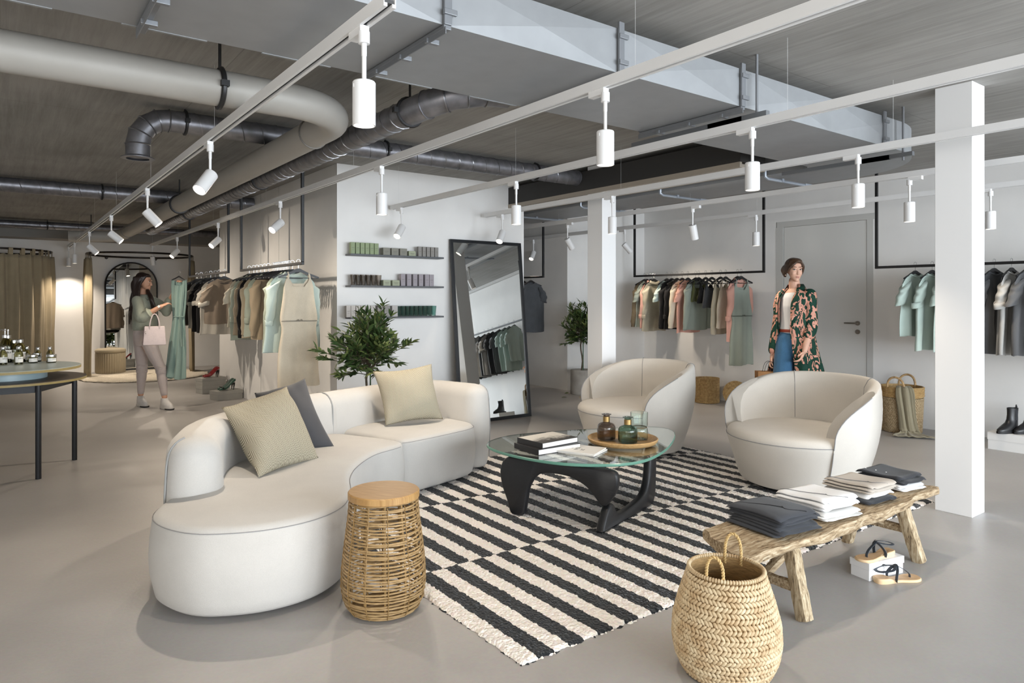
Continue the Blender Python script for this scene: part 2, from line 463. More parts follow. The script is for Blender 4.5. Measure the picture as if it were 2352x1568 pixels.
m.prism(outl + inn, DZ0, DZ1); m.build('bend', M_duct, d, w=True)
X2a, X2b = xe + ri, xe + ro
m = MB(); m.box(((X2a + X2b) / 2, (DYb + .12 + 7.9) / 2, (DZ0 + DZ1) / 2), (X2b - X2a, 7.9 - DYb - .12, DZ1 - DZ0)); m.build('rear_run', M_duct, d, w=True, smooth=False)
# folded seam lips along the far lower edge
for i in range(9):
    x = -2.2 + i * .55; m = MB(); m.box((x, DYb + .006, DZ0 + .004), (.32, .014, .012)); m.build('seam_lip', M_duct, d, w=True, smooth=False)
# strap hangers (each wraps under the duct on bolted angle iron)
def strap(x, rod=True, far=True):
    m = MB(); w_ = .035
    m.box((x, DYa - .014, (DZ0 + DZ1) / 2 + .012), (w_, .014, DZ1 - DZ0 + .03))
    m.box((x, (DYa + DYb) / 2, DZ0 - .012), (w_, DYb - DYa + .03, .018))
    m.box((x - .014, (DYa + DYb) / 2 , DZ0 - .028), (.005, DYb - DYa + .05, .03))
    m.box((x, DYb + .014, (DZ0 + DZ1) / 2), (w_, .014, DZ1 - DZ0))
    for y in (DYa + .12, DYa + .36, DYa + .6): m.box((x + .005, y, DZ0 - .03), (.06, .022, .02))
    for z in (DZ0 + .045, DZ1 - .045): m.box((x + .005, DYa - .026, z), (.06, .016, .022))
    m.build('strap', M_strap, d, w=True, smooth=False, bev=.002)
for i in range(1, 6): strap(xs[i] + (0 if i < 5 else .0))
strap(5.08)
for x in (2.96 + .52, 5.28):
    m = MB(); m.box((x, (DYa + DYb) / 2 + .1, DZ0 - .05), (.035, DYb - DYa + .12, .03)); m.cyl((x, DYa - .05, DZ0 - .09), (x, DYa - .05, CH), .008)
    m.box((x, DYa + .08, DZ0 - .05), (.035, .4, .03))
    m.build('threaded_hanger', M_strap, d, w=True)
# bent support arms under the rear run
for y in (3.55, 4.75, 5.95, 7.1):
    m = MB(); m.tube([(X2a - .06, y, DZ0 + .05), (X2a - .06, y, DZ0 - .02), (X2a - .02, y, DZ0 - .035), (X2b - .12, y, DZ0 - .035)], .014, 8)
    m.box((X2b - .12, y, DZ0 - .03), (.12, .03, .02)); m.box((X2a + .2, y, DZ0 - .03), (.03, .035, .03)); m.box((X2a - .06, y, DZ0 + .06), (.09, .03, .012))
    m.build('support_arm', mat('arm_steel', 'a7aeb8', .4, metal=.5), d, w=True)

# --- linear grille beside the rear run
g = thing('air_grille', 'long dark slotted air grille box beside the rear duct', 'air grille', (5.15, 5.4, 2.5))
m = MB(); m.box((5.16, 5.55, 2.655), (.36, 4.1, .2)); m.build('plenum_box', mat('plenum_dark', '3f3e3d', .6, metal=.3), g, w=True, smooth=False)
m = MB()
for x in (4.99, 5.33): m.box((x, 5.55, 2.53), (.03, 4.1, .045))
for i in range(82): m.box((5.16, 3.53 + i * .05, 2.528), (.32, .02, .03))
m.build('slats', mat('slat_metal', 'aba295', .5, metal=.2), g, w=True, smooth=False)

# --- smooth painted pipe: along X, an elbow, then away along Y, ending in an elbow to the left
PZ, PR = 2.509, .094
def pipe_tube(m, pts, r, n=24): m.tube(pts, r, n)
p = thing('ventilation_pipe', 'thick smooth beige ventilation pipe bending away under the ceiling', 'pipe', (1.3, 4.06, PZ))
def arc(cx, cy, r, a0, a1, z, n=12): return [V(cx + r * cos(lerp(a0, a1, i / n)), cy + r * sin(lerp(a0, a1, i / n)), z) for i in range(n + 1)]
PX, PY = 1.69, 3.83
m = MB(); pts = [V(-2.9, PY, PZ), V(1.0, PY, PZ), V(PX - .42, PY, PZ)] + arc(PX - .42, PY + .42, .42, -pi / 2, 0, PZ)[1:] + [V(PX, PY + .68, PZ)]
pipe_tube(m, pts, PR); m.build('front_run', M_pipe, p, w=True)
m = MB(); pts = [V(PX, PY + .68, PZ), V(PX, 9.5, PZ), V(PX, 13.0, PZ)] + [V(PX - .25 + .25 * cos(t), 13.05 + .25 * sin(t), PZ - .04 * t) for t in (.2, .5, .8, 1.1, 1.4)] + [V(.9, 13.35, PZ - .08)]
pipe_tube(m, pts, PR); m.build('rear_run', M_pipe, p, w=True)
for y in (PY + .68, 8.8, 12.8):
    m = MB(); m.tube([V(PX + (PR + .004) * cos(t * pi / 12), y, PZ + (PR + .004) * sin(t * pi / 12)) for t in range(24)], .006, 6, closed=True)
    m.build('joint_ring', mat('joint_grey', '77746f', .5, metal=.4), p, w=True)
for (x, y, ax) in ((.93, PY, 'x'), (PX, 8.8, 'y'), (1.22, 13.35, 'x')):
    m = MB(); r = PR + .006
    if ax == 'x': m.tube([V(x, y + r * cos(t * pi / 12), PZ + r * sin(t * pi / 12)) for t in range(24)], .014, 6, closed=True)
    else: m.tube([V(x + r * cos(t * pi / 12), y, PZ + r * sin(t * pi / 12)) for t in range(24)], .014, 6, closed=True)
    if ax == 'x': m.box((x, y - r - .008, PZ), (.04, .03, .03))
    m.cyl((x, y, PZ + r), (x, y, CH), .008)
    m.build('pipe_clamp', M_dark, p, w=True)

# --- spiral-seam ducts
def spiral(m, pts, r, pitch=.11, n=20, rib=.004):
    pts = resample(pts, max(6, int(sum((b - a).length for a, b in zip(pts, pts[1:])) / .25)))
    m.tube(pts, r, n)
def helix(m, a, b, r, pitch=.11, w=.004):
    a, b = V(*a), V(*b); L = (b - a).length; t = (b - a).normalized()
    u = V(0, 0, 1); u = (u - t * u.dot(t)).normalized(); v = t.cross(u)
    n = int(L / pitch * 14)
    m.tube([a + t * (L * i / n) + (u * cos(2 * pi * i / 14) + v * sin(2 * pi * i / 14)) * (r + .001) for i in range(n + 1)], w, 4)
def clamp(name, par, c, r, ax):
    m = MB(); q = [(cos(t * pi / 10), sin(t * pi / 10)) for t in range(20)]
    m.tube([V(c[0], c[1] + a * r, c[2] + b * r) if ax == 'x' else V(c[0] + a * r, c[1], c[2] + b * r) for a, b in q], .011, 6, closed=True)
    m.box((c[0], c[1] - r - .012, c[2]) if ax == 'x' else (c[0] - r - .012, c[1], c[2]), (.03, .03, .03))
    m.cyl((c[0], c[1], c[2] + r), (c[0], c[1], CH), .007)
    m.build(name, M_dark, par, w=True)
M_seam = mat('spiral_seam', '8b8b8e', .3, metal=.9)
s = thing('spiral_duct', 'dark spiral duct with a downturned open end, running behind the beige pipe', 'spiral duct', (3, 5.53, 2.7))
AY, AZ, rA, ax0, ae = 5.53, 2.7, .079, .79, .2
m = MB()
pts = [V(ax0, AY, AZ - .29), V(ax0, AY, AZ - .2)] + [V(ax0 + ae - ae * cos(t), AY, AZ - ae + ae * sin(t)) for t in (.4, .8, 1.2)] + [V(ax0 + ae, AY, AZ), V(1.1, AY, AZ), V(4.978, AY, AZ)]
m.tube(pts, rA, 24); m.build('duct_tube', M_spiral, s, w=True)
m = MB(); helix(m, (1.15, AY, AZ), (4.97, AY, AZ), rA, .15); m.build('seam', M_seam, s, w=True)
for t in (0, .4, .8, 1.2, pi / 2):
    c = V(ax0 + ae - ae * cos(t), AY, AZ - ae + ae * sin(t)); nv = V(-cos(t), 0, sin(t)); m = MB()
    m.tube([c + nv * (rA + .002) * cos(q * pi / 10) + V(0, 1, 0) * (rA + .002) * sin(q * pi / 10) for q in range(20)], .005, 4, closed=True)
    m.build('elbow_rib', M_seam, s, w=True)
m = MB(); m.lathe([(rA, AZ - .28), (rA + .03, AZ - .295), (rA + .03, AZ - .30), (rA - .004, AZ - .302)], 28, (ax0, AY, 0), cap0=False, cap1=False); m.build('end_flange', M_spiral, s, w=True)
for x in (1.1, 2.72, 4.4): clamp('hanger_clamp', s, (x, AY, AZ), rA + .004, 'x')
s = thing('spiral_duct', 'spiral duct running from the rectangular duct away past the clothes rack wall', 'spiral duct', (1.94, 6, 2.5))
m = MB(); rB, BXd, BZ = .078, 1.94, 2.5
m.tube([V(2.36, 3.22, 2.585), V(2.22, 3.25, 2.58), V(2.06, 3.32, 2.55), V(1.97, 3.44, 2.515), V(BXd, 3.6, BZ), V(BXd, 4.0, BZ), V(BXd, 12.3, BZ)], rB, 24); m.build('duct_tube', M_spiral, s, w=True)
m = MB(); helix(m, (BXd, 3.65, BZ), (BXd, 12.2, BZ), rB, .12); m.build('seam', M_seam, s, w=True)
for c, t in ((V(2.22, 3.25, 2.58), V(-1, .3, -.1)), (V(2.12, 3.285, 2.565), V(-1, .5, -.15)), (V(2.03, 3.35, 2.538), V(-1, 1, -.2)), (V(1.965, 3.46, 2.513), V(-.4, 1, -.1))):
    m = MB(); t.normalize(); nv = t.cross(V(0, 0, 1)).normalized(); bn = t.cross(nv)
    m.tube([c + nv * (rB + .003) * cos(k * pi / 10) + bn * (rB + .003) * sin(k * pi / 10) for k in range(20)], .005, 4, closed=True)
    m.build('elbow_rib', M_seam, s, w=True)
for y in (3.62, 6.5, 9.5): clamp('hanger_clamp', s, (BXd, y, BZ), rB + .004, 'y')
def cross_duct(x0, x1, y, r, label, z=2.7, cl=()):
    s = thing('spiral_duct', label, 'spiral duct', ((x0 + x1) / 2, y, z))
    m = MB(); m.tube([V(x0, y, z), V(x1, y, z)], r, 22); m.build('duct_tube', M_spiral, s, w=True)
    m = MB(); helix(m, (x0, y, z), (x1, y, z), r, .19); m.build('seam', M_seam, s, w=True)
    for x in cl: clamp('hanger_clamp', s, (x, y, z), r + .004, 'x')
cross_duct(-2.9, BX - .003, 9.7, .084, 'dark spiral duct crossing the left side and entering the clothes rack wall', cl=(1.0, 2.2))
cross_duct(-2.9, 6.9, 14.7, .065, 'thin spiral duct crossing in front of the far beam', cl=(.68,))

# --- light tracks and cylinder spotlights
M_glow = emit('lamp_glow', 'fff1dc', 6)
M_gut = mat('track_gut', '4a4a4a', .6)
track_names = ['leftmost ceiling track', 'second ceiling track', 'third ceiling track', 'fourth ceiling track', 'fifth ceiling track', 'ceiling track nearest the right-hand wall']
TX = [1.03, 2.215, 3.385, 4.58, 5.76, 6.93]
TY = [(2.06, 15.3), (-3.9, 14.0), (-3.9, 6.72), (-3.9, 6.7), (-3.9, 13.2), (-3.9, 13.2)]
TL = ['leftmost white light track, running from the duct to the far wall', 'white light track second from the left', 'white light track ending before the shelf wall, third from the left', 'white light track passing just before the right column, fourth from the left', 'white light track hanging under the rear duct', 'white light track closest to the right-hand wall']
for i, x in enumerate(TX):
    a, b = TY[i]; t = thing('light_track', TL[i], 'light track', (x, (a + b) / 2, TZ), group=None)
    m = MB(); prof = [(-.022, 0), (-.009, 0), (-.009, .012), (-.019, .012), (-.019, .04), (.019, .04), (.019, .012), (.009, .012), (.009, 0), (.022, 0), (.022, .046), (-.022, .046)]
    m.loft([[V(x + q, y, TZ + z) for q, z in prof] for y in (a, b)]); m.build('rail', M_white, t, w=True, smooth=False)
    m = MB(); m.box((x, (a + b) / 2, TZ + .02), (.03, b - a - .01, .012)); m.build('conductor', M_gut, t, w=True, smooth=False)
    k = int((b - a) / 2.4) + 1
    for q in range(k + 1):
        y = a + .15 + (b - a - .3) * q / k
        if DYa - .1 < y < DYb + .1: y = DYb + .3 if a > 1 else DYa - .3
        top = CH if not (X2a - .1 < x < X2b + .1 and DYb < y < 7.9) else DZ0
        m = MB(); m.cyl((x, y, TZ + .04), (x, y, top - .001), .0006, 4); m.build('suspension_wire', M_white, t, w=True)
# spotlight parts (one mesh each, shared)
m = MB(); m.box((0, .045, -.012), (.034, .1, .03)); m.cyl((0, 0, -.02), (0, 0, -.062), .02, 20); ME_adapter = m.mesh('adapter', M_white)
m = MB(); m.cyl((0, 0, -.06), (0, 0, -.105), .0095, 12); m.cyl((0, 0, -.1), (0, 0, -.2), .008, 12); ME_stem = m.mesh('stem', M_white)
m = MB(); m.lathe([(.037, 0), (.04, -.004), (.04, -.155), (.036, -.155), (.034, -.135)], 32, cap0=True, cap1=False); m.box((-.0405, 0, -.02), (.002, .008, .012)); ME_head = m.mesh('lamp_head', M_white)
m = MB(); m.lathe([(.0345, -.14), (.001, -.138)], 24, cap0=False, cap1=False); ME_lens = m.mesh('lens', M_glow)
def spot(i, y, tilt=None, az=0, e=1.0, flip=False, label='', cone=100):
    """tilt in degrees from straight down, az = compass direction the beam leans to (0 = +X, 90 = +Y)"""
    t = thing('spotlight', label, 'spotlight', (TX[i], y, TZ), group='track spotlights')
    ad = put('adapter', ME_adapter, t, (0, 0, 0), (0, 0, pi if flip else 0)); put('stem', ME_stem, t)
    h = put('lamp_head', ME_head, t, (0, 0, -.195))
    q = R(tilt or 0); v = V(sin(q) * cos(R(az)), sin(q) * sin(R(az)), -cos(q))
    h.rotation_euler = v.to_track_quat('-Z', 'Y').to_euler()
    if tilt: h.location = V(0, 0, -.21) + v * -.02 - V(0, 0, .0)
    put('lens', ME_lens, h)
    l = bpy.data.lights.new('bulb', 'SPOT'); l.energy = SPOTW * e; l.color = (1, .86, .70); l.spot_size = R(cone); l.spot_blend = .9; l.shadow_soft_size = .02
    o = bpy.data.objects.new('bulb', l); col.objects.link(o); o.parent = h; o.location = (0, 0, -.16)
SP = [
 (0, 2.26, None, 0), (0, 4.47, 42, 215), (0, 6.69, 42, -20), (0, 9.1, 50, -20), (0, 11.5, 45, -20), (0, 13.9, None, 0), (0, 15.15, None, 0),
 (1, 2.27, None, 0), (1, 4.56, None, 0), (1, 6.8, 52, 205), (1, 9.2, 50, 205), (1, 11.7, 45, 205), (1, 13.85, 15, 60),
 (2, 2.3, None, 0), (2, 4.5, None, 0), (2, 6.5, 42, 210),
 (3, 2.31, None, 0), (3, 4.6, None, 0), (3, 6.35, 40, 210),
 (4, 2.5, None, 0), (4, 4.62, 20, 10), (4, 6.58, 38, 0),
 (5, 2.34, None, 0), (5, 4.66, None, 0), (5, 6.72, 42, -30), (5, 8.75, 38, 205)]
cnt = {}
for (i, y, ti, az) in SP:
    k = cnt.get(i, 0); cnt[i] = k + 1
    dr = 'hanging straight down' if ti is None else 'tilted'
    spot(i, y, ti, az, label='white cylinder spotlight %s, %s along the %s' % (dr, ORD[k], track_names[i]), flip=(i == 4), e=(2.3 if i < 2 and y > 4 else 1.0), cone=(125 if i < 2 and y > 4 else 100))
# =============== LOUNGE: RUG, SOFA, CHAIRS, TABLE ===============
# ---- striped rug
RX0, RX1, RY0, RY1 = 1.60, 5.2, 2.09, 5.03
def rug_mat():
    m, nt, b = nodes('rug_wool'); L = nt.links.new
    tc = nt.nodes.new('ShaderNodeTexCoord'); sp = nt.nodes.new('ShaderNodeSeparateXYZ')
    # slight wobble of the stripe edges
    nz = nt.nodes.new('ShaderNodeTexNoise'); nz.inputs['Scale'].default_value = 45; nz.inputs['Detail'].default_value = 2
    L(tc.outputs['Object'], nz.inputs['Vector'])
    sb = nt.nodes.new('ShaderNodeVectorMath'); sb.operation = 'SUBTRACT'; sb.inputs[1].default_value = (.5, .5, .5); L(nz.outputs['Color'], sb.inputs[0])
    scl = nt.nodes.new('ShaderNodeVectorMath'); scl.operation = 'SCALE'; scl.inputs['Scale'].default_value = .02; L(sb.outputs[0], scl.inputs[0])
    av = nt.nodes.new('ShaderNodeVectorMath'); L(tc.outputs['Object'], av.inputs[0]); L(scl.outputs[0], av.inputs[1]); L(av.outputs[0], sp.inputs[0])
    def mth(op, a, v=None):
        n = nt.nodes.new('ShaderNodeMath'); n.operation = op
        if hasattr(a, 'links'): L(a, n.inputs[0])
        else: n.inputs[0].default_value = a
        if v is not None:
            if hasattr(v, 'links'): L(v, n.inputs[1])
            else: n.inputs[1].default_value = v
        return n.outputs[0]
    sx = mth('FLOOR', mth('DIVIDE', sp.outputs['X'], .0809))
    sy = mth('FLOOR', mth('DIVIDE', sp.outputs['Y'], .98))
    par = mth('PINGPONG', mth('ADD', sx, sy), 1.0)
    vo = nt.nodes.new('ShaderNodeTexVoronoi'); vo.inputs['Scale'].default_value = 75; L(tc.outputs['Object'], vo.inputs['Vector'])
    mx = nt.nodes.new('ShaderNodeMix'); mx.data_type = 'RGBA'; mx.inputs['A'].default_value = srgb('f2ece5'); mx.inputs['B'].default_value = srgb('24272a'); L(par, mx.inputs['Factor'])
    m2 = nt.nodes.new('ShaderNodeMix'); m2.data_type = 'RGBA'; m2.blend_type = 'MULTIPLY'; m2.inputs['Factor'].default_value = .35
    L(mx.outputs['Result'], m2.inputs['A']); L(vo.outputs['Color'], m2.inputs['B'])
    m3 = nt.nodes.new('ShaderNodeMix'); m3.data_type = 'RGBA'; m3.inputs['Factor'].default_value = .18
    L(mx.outputs['Result'], m3.inputs['A']); L(m2.outputs['Result'], m3.inputs['B']); L(m3.outputs['Result'], b.inputs['Base Color'])
    b.inputs['Roughness'].default_value = .95; b.inputs['Specular IOR Level'].default_value = .1; b.inputs['Sheen Weight'].default_value = .2
    bp = nt.nodes.new('ShaderNodeBump'); bp.inputs['Strength'].default_value = .7; bp.inputs['Distance'].default_value = .012; bp.invert = True
    L(vo.outputs['Distance'], bp.inputs['Height']); L(bp.outputs[0], b.inputs['Normal'])
    return m
m = MB(); nu, nv = 260, 220; rr = random.Random(3)
def rugf(u, v):
    x = lerp(0, RX1 - RX0, u); y = lerp(0, RY1 - RY0, v)
    e = min(u, 1 - u) * nu; e2 = min(v, 1 - v) * nv
    k = 1 if min(e, e2) >= 1 else 0
    j = .010
    return V(x + rr.uniform(-j, j) * (.5 if k else 1), y + rr.uniform(-j, j) * (.5 if k else 1), (.012 + rr.uniform(-.0035, .004)) if k else .001)
m.grid(rugf, nu, nv)
r_ = m.build('rug', rug_mat(), loc=(RX0, RY0, 0), ang=80)
tag(r_, 'black and white striped wool rug with offset blocks of stripes', 'rug')

# ---- curved sofa
M_sofa = fabric('sofa_boucle', 'c3c0bb', 500, .10, .35)
M_pip = mat('sofa_piping', '9a9a98', .8)
M_seamd = mat('seam_shadow_thread', '8b8b8c', .9)
def offs(P, d):
    n = len(P); out = []
    for i in range(n):
        t = (P[(i + 1) % n] - P[i - 1]); t.normalize()
        out.append(P[i] + Vector((t.y, -t.x)) * d)   # +d = outwards for counter-clockwise outlines
    return out
def puffy(m, P, z0, z1, r, bulge=.012, tuck=.03, crown=.012, nin=3, inset=.1, smoothin=True, lean=None):
    """upholstered block over a closed counter-clockwise outline"""
    P = [Vector((p[0], p[1])) for p in P]; rings = []
    def ring(d, z):
        rings.append([Vector((q.x, q.y, z)) for q in offs(P, d)])
    ring(-tuck, z0); ring(-tuck * .35, z0 + .02); ring(-tuck * .1, z0 + .06)
    for t in (.25, .5, .75): ring(bulge * sin(pi * t) , lerp(z0 + .05, z1 - r, t))
    for t in range(0, 6): a = pi / 2 * t / 5; ring(-r + r * cos(a), z1 - r + r * sin(a))
    Q = offs(P, -r); N = len(Q); steps = max(1, int(inset / .008))
    for k in range(1, nin + 1):
        for _ in range(max(1, steps // nin)):
            Q = offs(Q, -inset / nin / max(1, steps // nin))
            for _ in range(3): Q = [(Q[i - 1] + Q[i] * 2 + Q[(i + 1) % N]) / 4 for i in range(N)]
            if inset > .05: Q = [q.to_2d() for q in resample([V(q.x, q.y, 0) for q in Q], N, True)]
        rings.append([Vector((q.x, q.y, z1 + crown * sin(pi / 2 * k / nin))) for q in Q])
    m.loft(rings, True, True)
    return rings
U, Vv, O = Vector((.962, .274)), Vector((-.274, .962)), Vector((2.235, 4.275))
def uv(u, v): return O + U * u + Vv * v
sofa = thing('curved_sofa', 'large off-white curved two-module sofa with rounded backs', 'sofa', (1.7, 4.1, 0))
# left (chaise) seat outline, counter-clockwise
SL = [(2.235, 4.275), uv(-.03, .42), uv(-.10, .62), (1.72, 4.86), (1.40, 4.62), (1.12, 4.36), (.86, 4.04), (.64, 3.72), (.56, 3.53), (.575, 3.35), (.655, 3.19), (.785, 3.095), (.955, 3.04), (1.15, 3.055), (1.325, 3.16), (1.46, 3.36), (1.585, 3.655), (1.735, 3.885), (1.95, 4.10)]
SLs = [p.to_2d() for p in resample(catmull([(p[0], p[1], 0) for p in SL], 8, True), 150, True)]
m = MB(); puffy(m, SLs, .03, .42, .045, bulge=.014, tuck=.035, crown=.015, inset=.16); m.build('chaise_seat', M_sofa, sofa, w=True, ang=60)
SR = [uv(.012, .02), uv(.3, .0), uv(.68, .0), uv(.80, .03), uv(.868, .12), uv(.89, .25), uv(.93, .45), uv(.93, .74), uv(.5, .78), uv(.012, .76)]
def roundpoly(P, r, n=6):
    out = []; N = len(P)
    for i in range(N):
        a, b, c = Vector(P[i - 1]), Vector(P[i]), Vector(P[(i + 1) % N])
        d0 = (a - b); d1 = (c - b); k = min(r, d0.length * .45, d1.length * .45)
        p0 = b + d0.normalized() * k; p1 = b + d1.normalized() * k
        for t in range(n + 1):
            t /= n; out.append(p0 * (1 - t) ** 2 + b * 2 * t * (1 - t) + p1 * t * t)
    return out
SRs = [p.to_2d() for p in resample([V(p.x, p.y, 0) for p in roundpoly([Vector(p) for p in SR], .085)], 130, True)]
m = MB(); puffy(m, SRs, .03, .42, .045, bulge=.012, tuck=.04, crown=.015, inset=.12); m.build('straight_seat', M_sofa, sofa, w=True, ang=60)
# top sewn edges
def seamline(P, z, d, sel, r=.0035, mt=None, name='seam'):
    Q = offs([Vector((p[0], p[1])) for p in P], d)
    pts = [V(q.x, q.y, z) for q in Q if sel(q)]
    m = MB(); m.tube(pts, r, 6); m.build(name, mt or M_seamd, sofa, w=True)
k0 = min(range(len(SLs)), key=lambda i: (SLs[i] - Vector((.60, 3.68))).length)
rot = SLs[k0:] + SLs[:k0]
stop = min(range(len(rot)), key=lambda i: (rot[i] - O).length)
pts = [V(q.x, q.y, .396) for q in offs(rot, -.003)[:stop - 1]]
m = MB(); m.tube(pts, .0018, 6); m.build('seam', M_seamd, sofa, w=True)
Q = [q for q in offs(SRs, -.001) if (q - O).dot(Vv) < .26 and (q - O).dot(U) > .03]
Q.sort(key=lambda q: min((q - O).dot(U), .75) + (max(0, (q - O).dot(U) - .75) * .5 + max(0, (q - O).dot(Vv)) if (q - O).dot(U) > .7 else 0))
pts = [V(q.x, q.y, .397) for q in Q]
m = MB(); m.tube(pts, .0018, 6); m.build('seam', M_seamd, sofa, w=True)
# backs: rounded slabs swept along a centre line
def slab(path, w, caps=True):
    path = [Vector((p[0], p[1])) for p in path]; n = len(path); L_, R_ = [], []
    for i, p in enumerate(path):
        t = path[min(i + 1, n - 1)] - path[max(i - 1, 0)]; t.normalize(); nn = Vector((-t.y, t.x)); L_.append(p + nn * w / 2); R_.append(p - nn * w / 2)
    def cap(c, t, a0):
        nn = Vector((-t.y, t.x)); return [c + (t * cos(a) + nn * sin(a)) * w / 2 for a in (a0 - pi / 2 + pi * k / 8 for k in range(1, 8))]
    t1 = (path[-1] - path[-2]).normalized(); t0 = (path[0] - path[1]).normalized()
    out = R_ + cap(path[-1], t1, 0) + L_[::-1] + cap(path[0], t0, 0)
    return out
B1 = [(.80, 3.80), (.84, 3.98), (.97, 4.28), (1.2, 4.52), (1.5, 4.75), (1.78, 4.915), uv(-.125, .755)]
B1s = [p.to_2d() for p in resample(catmull([(p[0], p[1], 0) for p in B1], 8), 40)]
o1 = [p.to_2d() for p in resample([V(p.x, p.y, 0) for p in slab(B1s, .26)], 120, True)]
m = MB(); puffy(m, o1, .035, .70, .105, bulge=.012, tuck=.03, crown=.004, nin=1, inset=.008); m.build('left_back', M_sofa, sofa, w=True, ang=60)
B2 = [uv(-.09, .76), uv(.2, .785), uv(.6, .79), uv(.84, .77), uv(.95, .70), uv(1.0, .58), uv(1.0, .4), uv(1.0, .21)]
B2s = [p.to_2d() for p in resample(catmull([(p[0], p[1], 0) for p in B2], 8), 50)]
o2 = [p.to_2d() for p in resample([V(p.x, p.y, 0) for p in slab(B2s, .235)], 140, True)]
m = MB(); puffy(m, o2, .035, .70, .094, bulge=.012, tuck=.03, crown=.004, nin=1, inset=.008); m.build('right_back', M_sofa, sofa, w=True, ang=60)
def bandpip(c, t, w, z1, r):
    """piping that goes up one side of a back, over its top and down the other"""
    nn = Vector((-t.y, t.x)); pts = []; h = w / 2 + .002
    for z in (.36, .45, z1 - r): pts.append((-h, z))
    for a in range(1, 7): a = pi / 2 * a / 6; pts.append((-h + r - r * cos(a), z1 - r + r * sin(a)))
    pts += [(-x, z) for x, z in pts[::-1]]
    m = MB(); m.tube([V(c.x + nn.x * x, c.y + nn.y * x, z + .003) for x, z in pts], .007, 6); m.build('piping', M_pip, sofa, w=True)
bandpip(uv(-.105, .758), U, .26, .70, .115)
def endpip(c, d, h, r, z1):
    d = Vector(d).normalized(); q = [(h + .010, .10), (h + .014, .25), (h + .014, .42), (h + .006, z1 - r - .03)] + [(h - r + r * cos(t), z1 - r + r * sin(t)) for t in (.1, .35, .6, .85, 1.1, 1.35)]
    m = MB(); m.tube([V(c.x + d.x * x, c.y + d.y * x, z + .001) for x, z in q], .0055, 6); m.build('piping', M_pip, sofa, w=True)
endpip(Vector((.80, 3.80)), (-.95, -.15), .13, .105, .70)
endpip(uv(1.0, .21), U * cos(R(-38)) + Vv * sin(R(-38)), .1175, .094, .70)
# plinth in shadow
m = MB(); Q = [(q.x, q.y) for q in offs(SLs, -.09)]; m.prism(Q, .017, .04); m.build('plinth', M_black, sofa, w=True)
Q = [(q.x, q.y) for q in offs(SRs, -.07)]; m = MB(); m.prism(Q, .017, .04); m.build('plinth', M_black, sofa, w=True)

# ---- cushions
def herring():
    m, nt, b = nodes('herringbone_cloth'); L = nt.links.new
    tc = nt.nodes.new('ShaderNodeTexCoord'); sp = nt.nodes.new('ShaderNodeSeparateXYZ'); L(tc.outputs['Object'], sp.inputs[0])
    def mth(op, a, v=None):
        n = nt.nodes.new('ShaderNodeMath'); n.operation = op
        L(a, n.inputs[0])
        if v is not None:
            if hasattr(v, 'links'): L(v, n.inputs[1])
            else: n.inputs[1].default_value = v
        return n.outputs[0]
    zig = mth('PINGPONG', sp.outputs['X'], .021)
    st = mth('FRACT', mth('DIVIDE', mth('ADD', sp.outputs['Y'], mth('MULTIPLY', zig, 1.1)), .0105))
    mr = nt.nodes.new('ShaderNodeMapRange'); mr.inputs[1].default_value = .34; mr.inputs[2].default_value = .46; L(st, mr.inputs[0])
    mx = nt.nodes.new('ShaderNodeMix'); mx.data_type = 'RGBA'; mx.inputs['A'].default_value = srgb('6f6958'); mx.inputs['B'].default_value = srgb('bdb5a1'); L(mr.outputs[0], mx.inputs['Factor'])
    L(mx.outputs['Result'], b.inputs['Base Color']); b.inputs['Roughness'].default_value = .9; b.inputs['Specular IOR Level'].default_value = .15
    n = nt.nodes.new('ShaderNodeTexNoise'); n.inputs['Scale'].default_value = 900; L(tc.outputs['Object'], n.inputs['Vector'])
    bp = nt.nodes.new('ShaderNodeBump'); bp.inputs['Strength'].default_value = .3; bp.inputs['Distance'].default_value = .004; L(n.outputs['Fac'], bp.inputs['Height']); L(bp.outputs[0], b.inputs['Normal'])
    return m
M_herr = herring(); M_dcush = fabric('charcoal_cushion_cloth', '4b4b4e', 700, .2, .25, rough=.7)
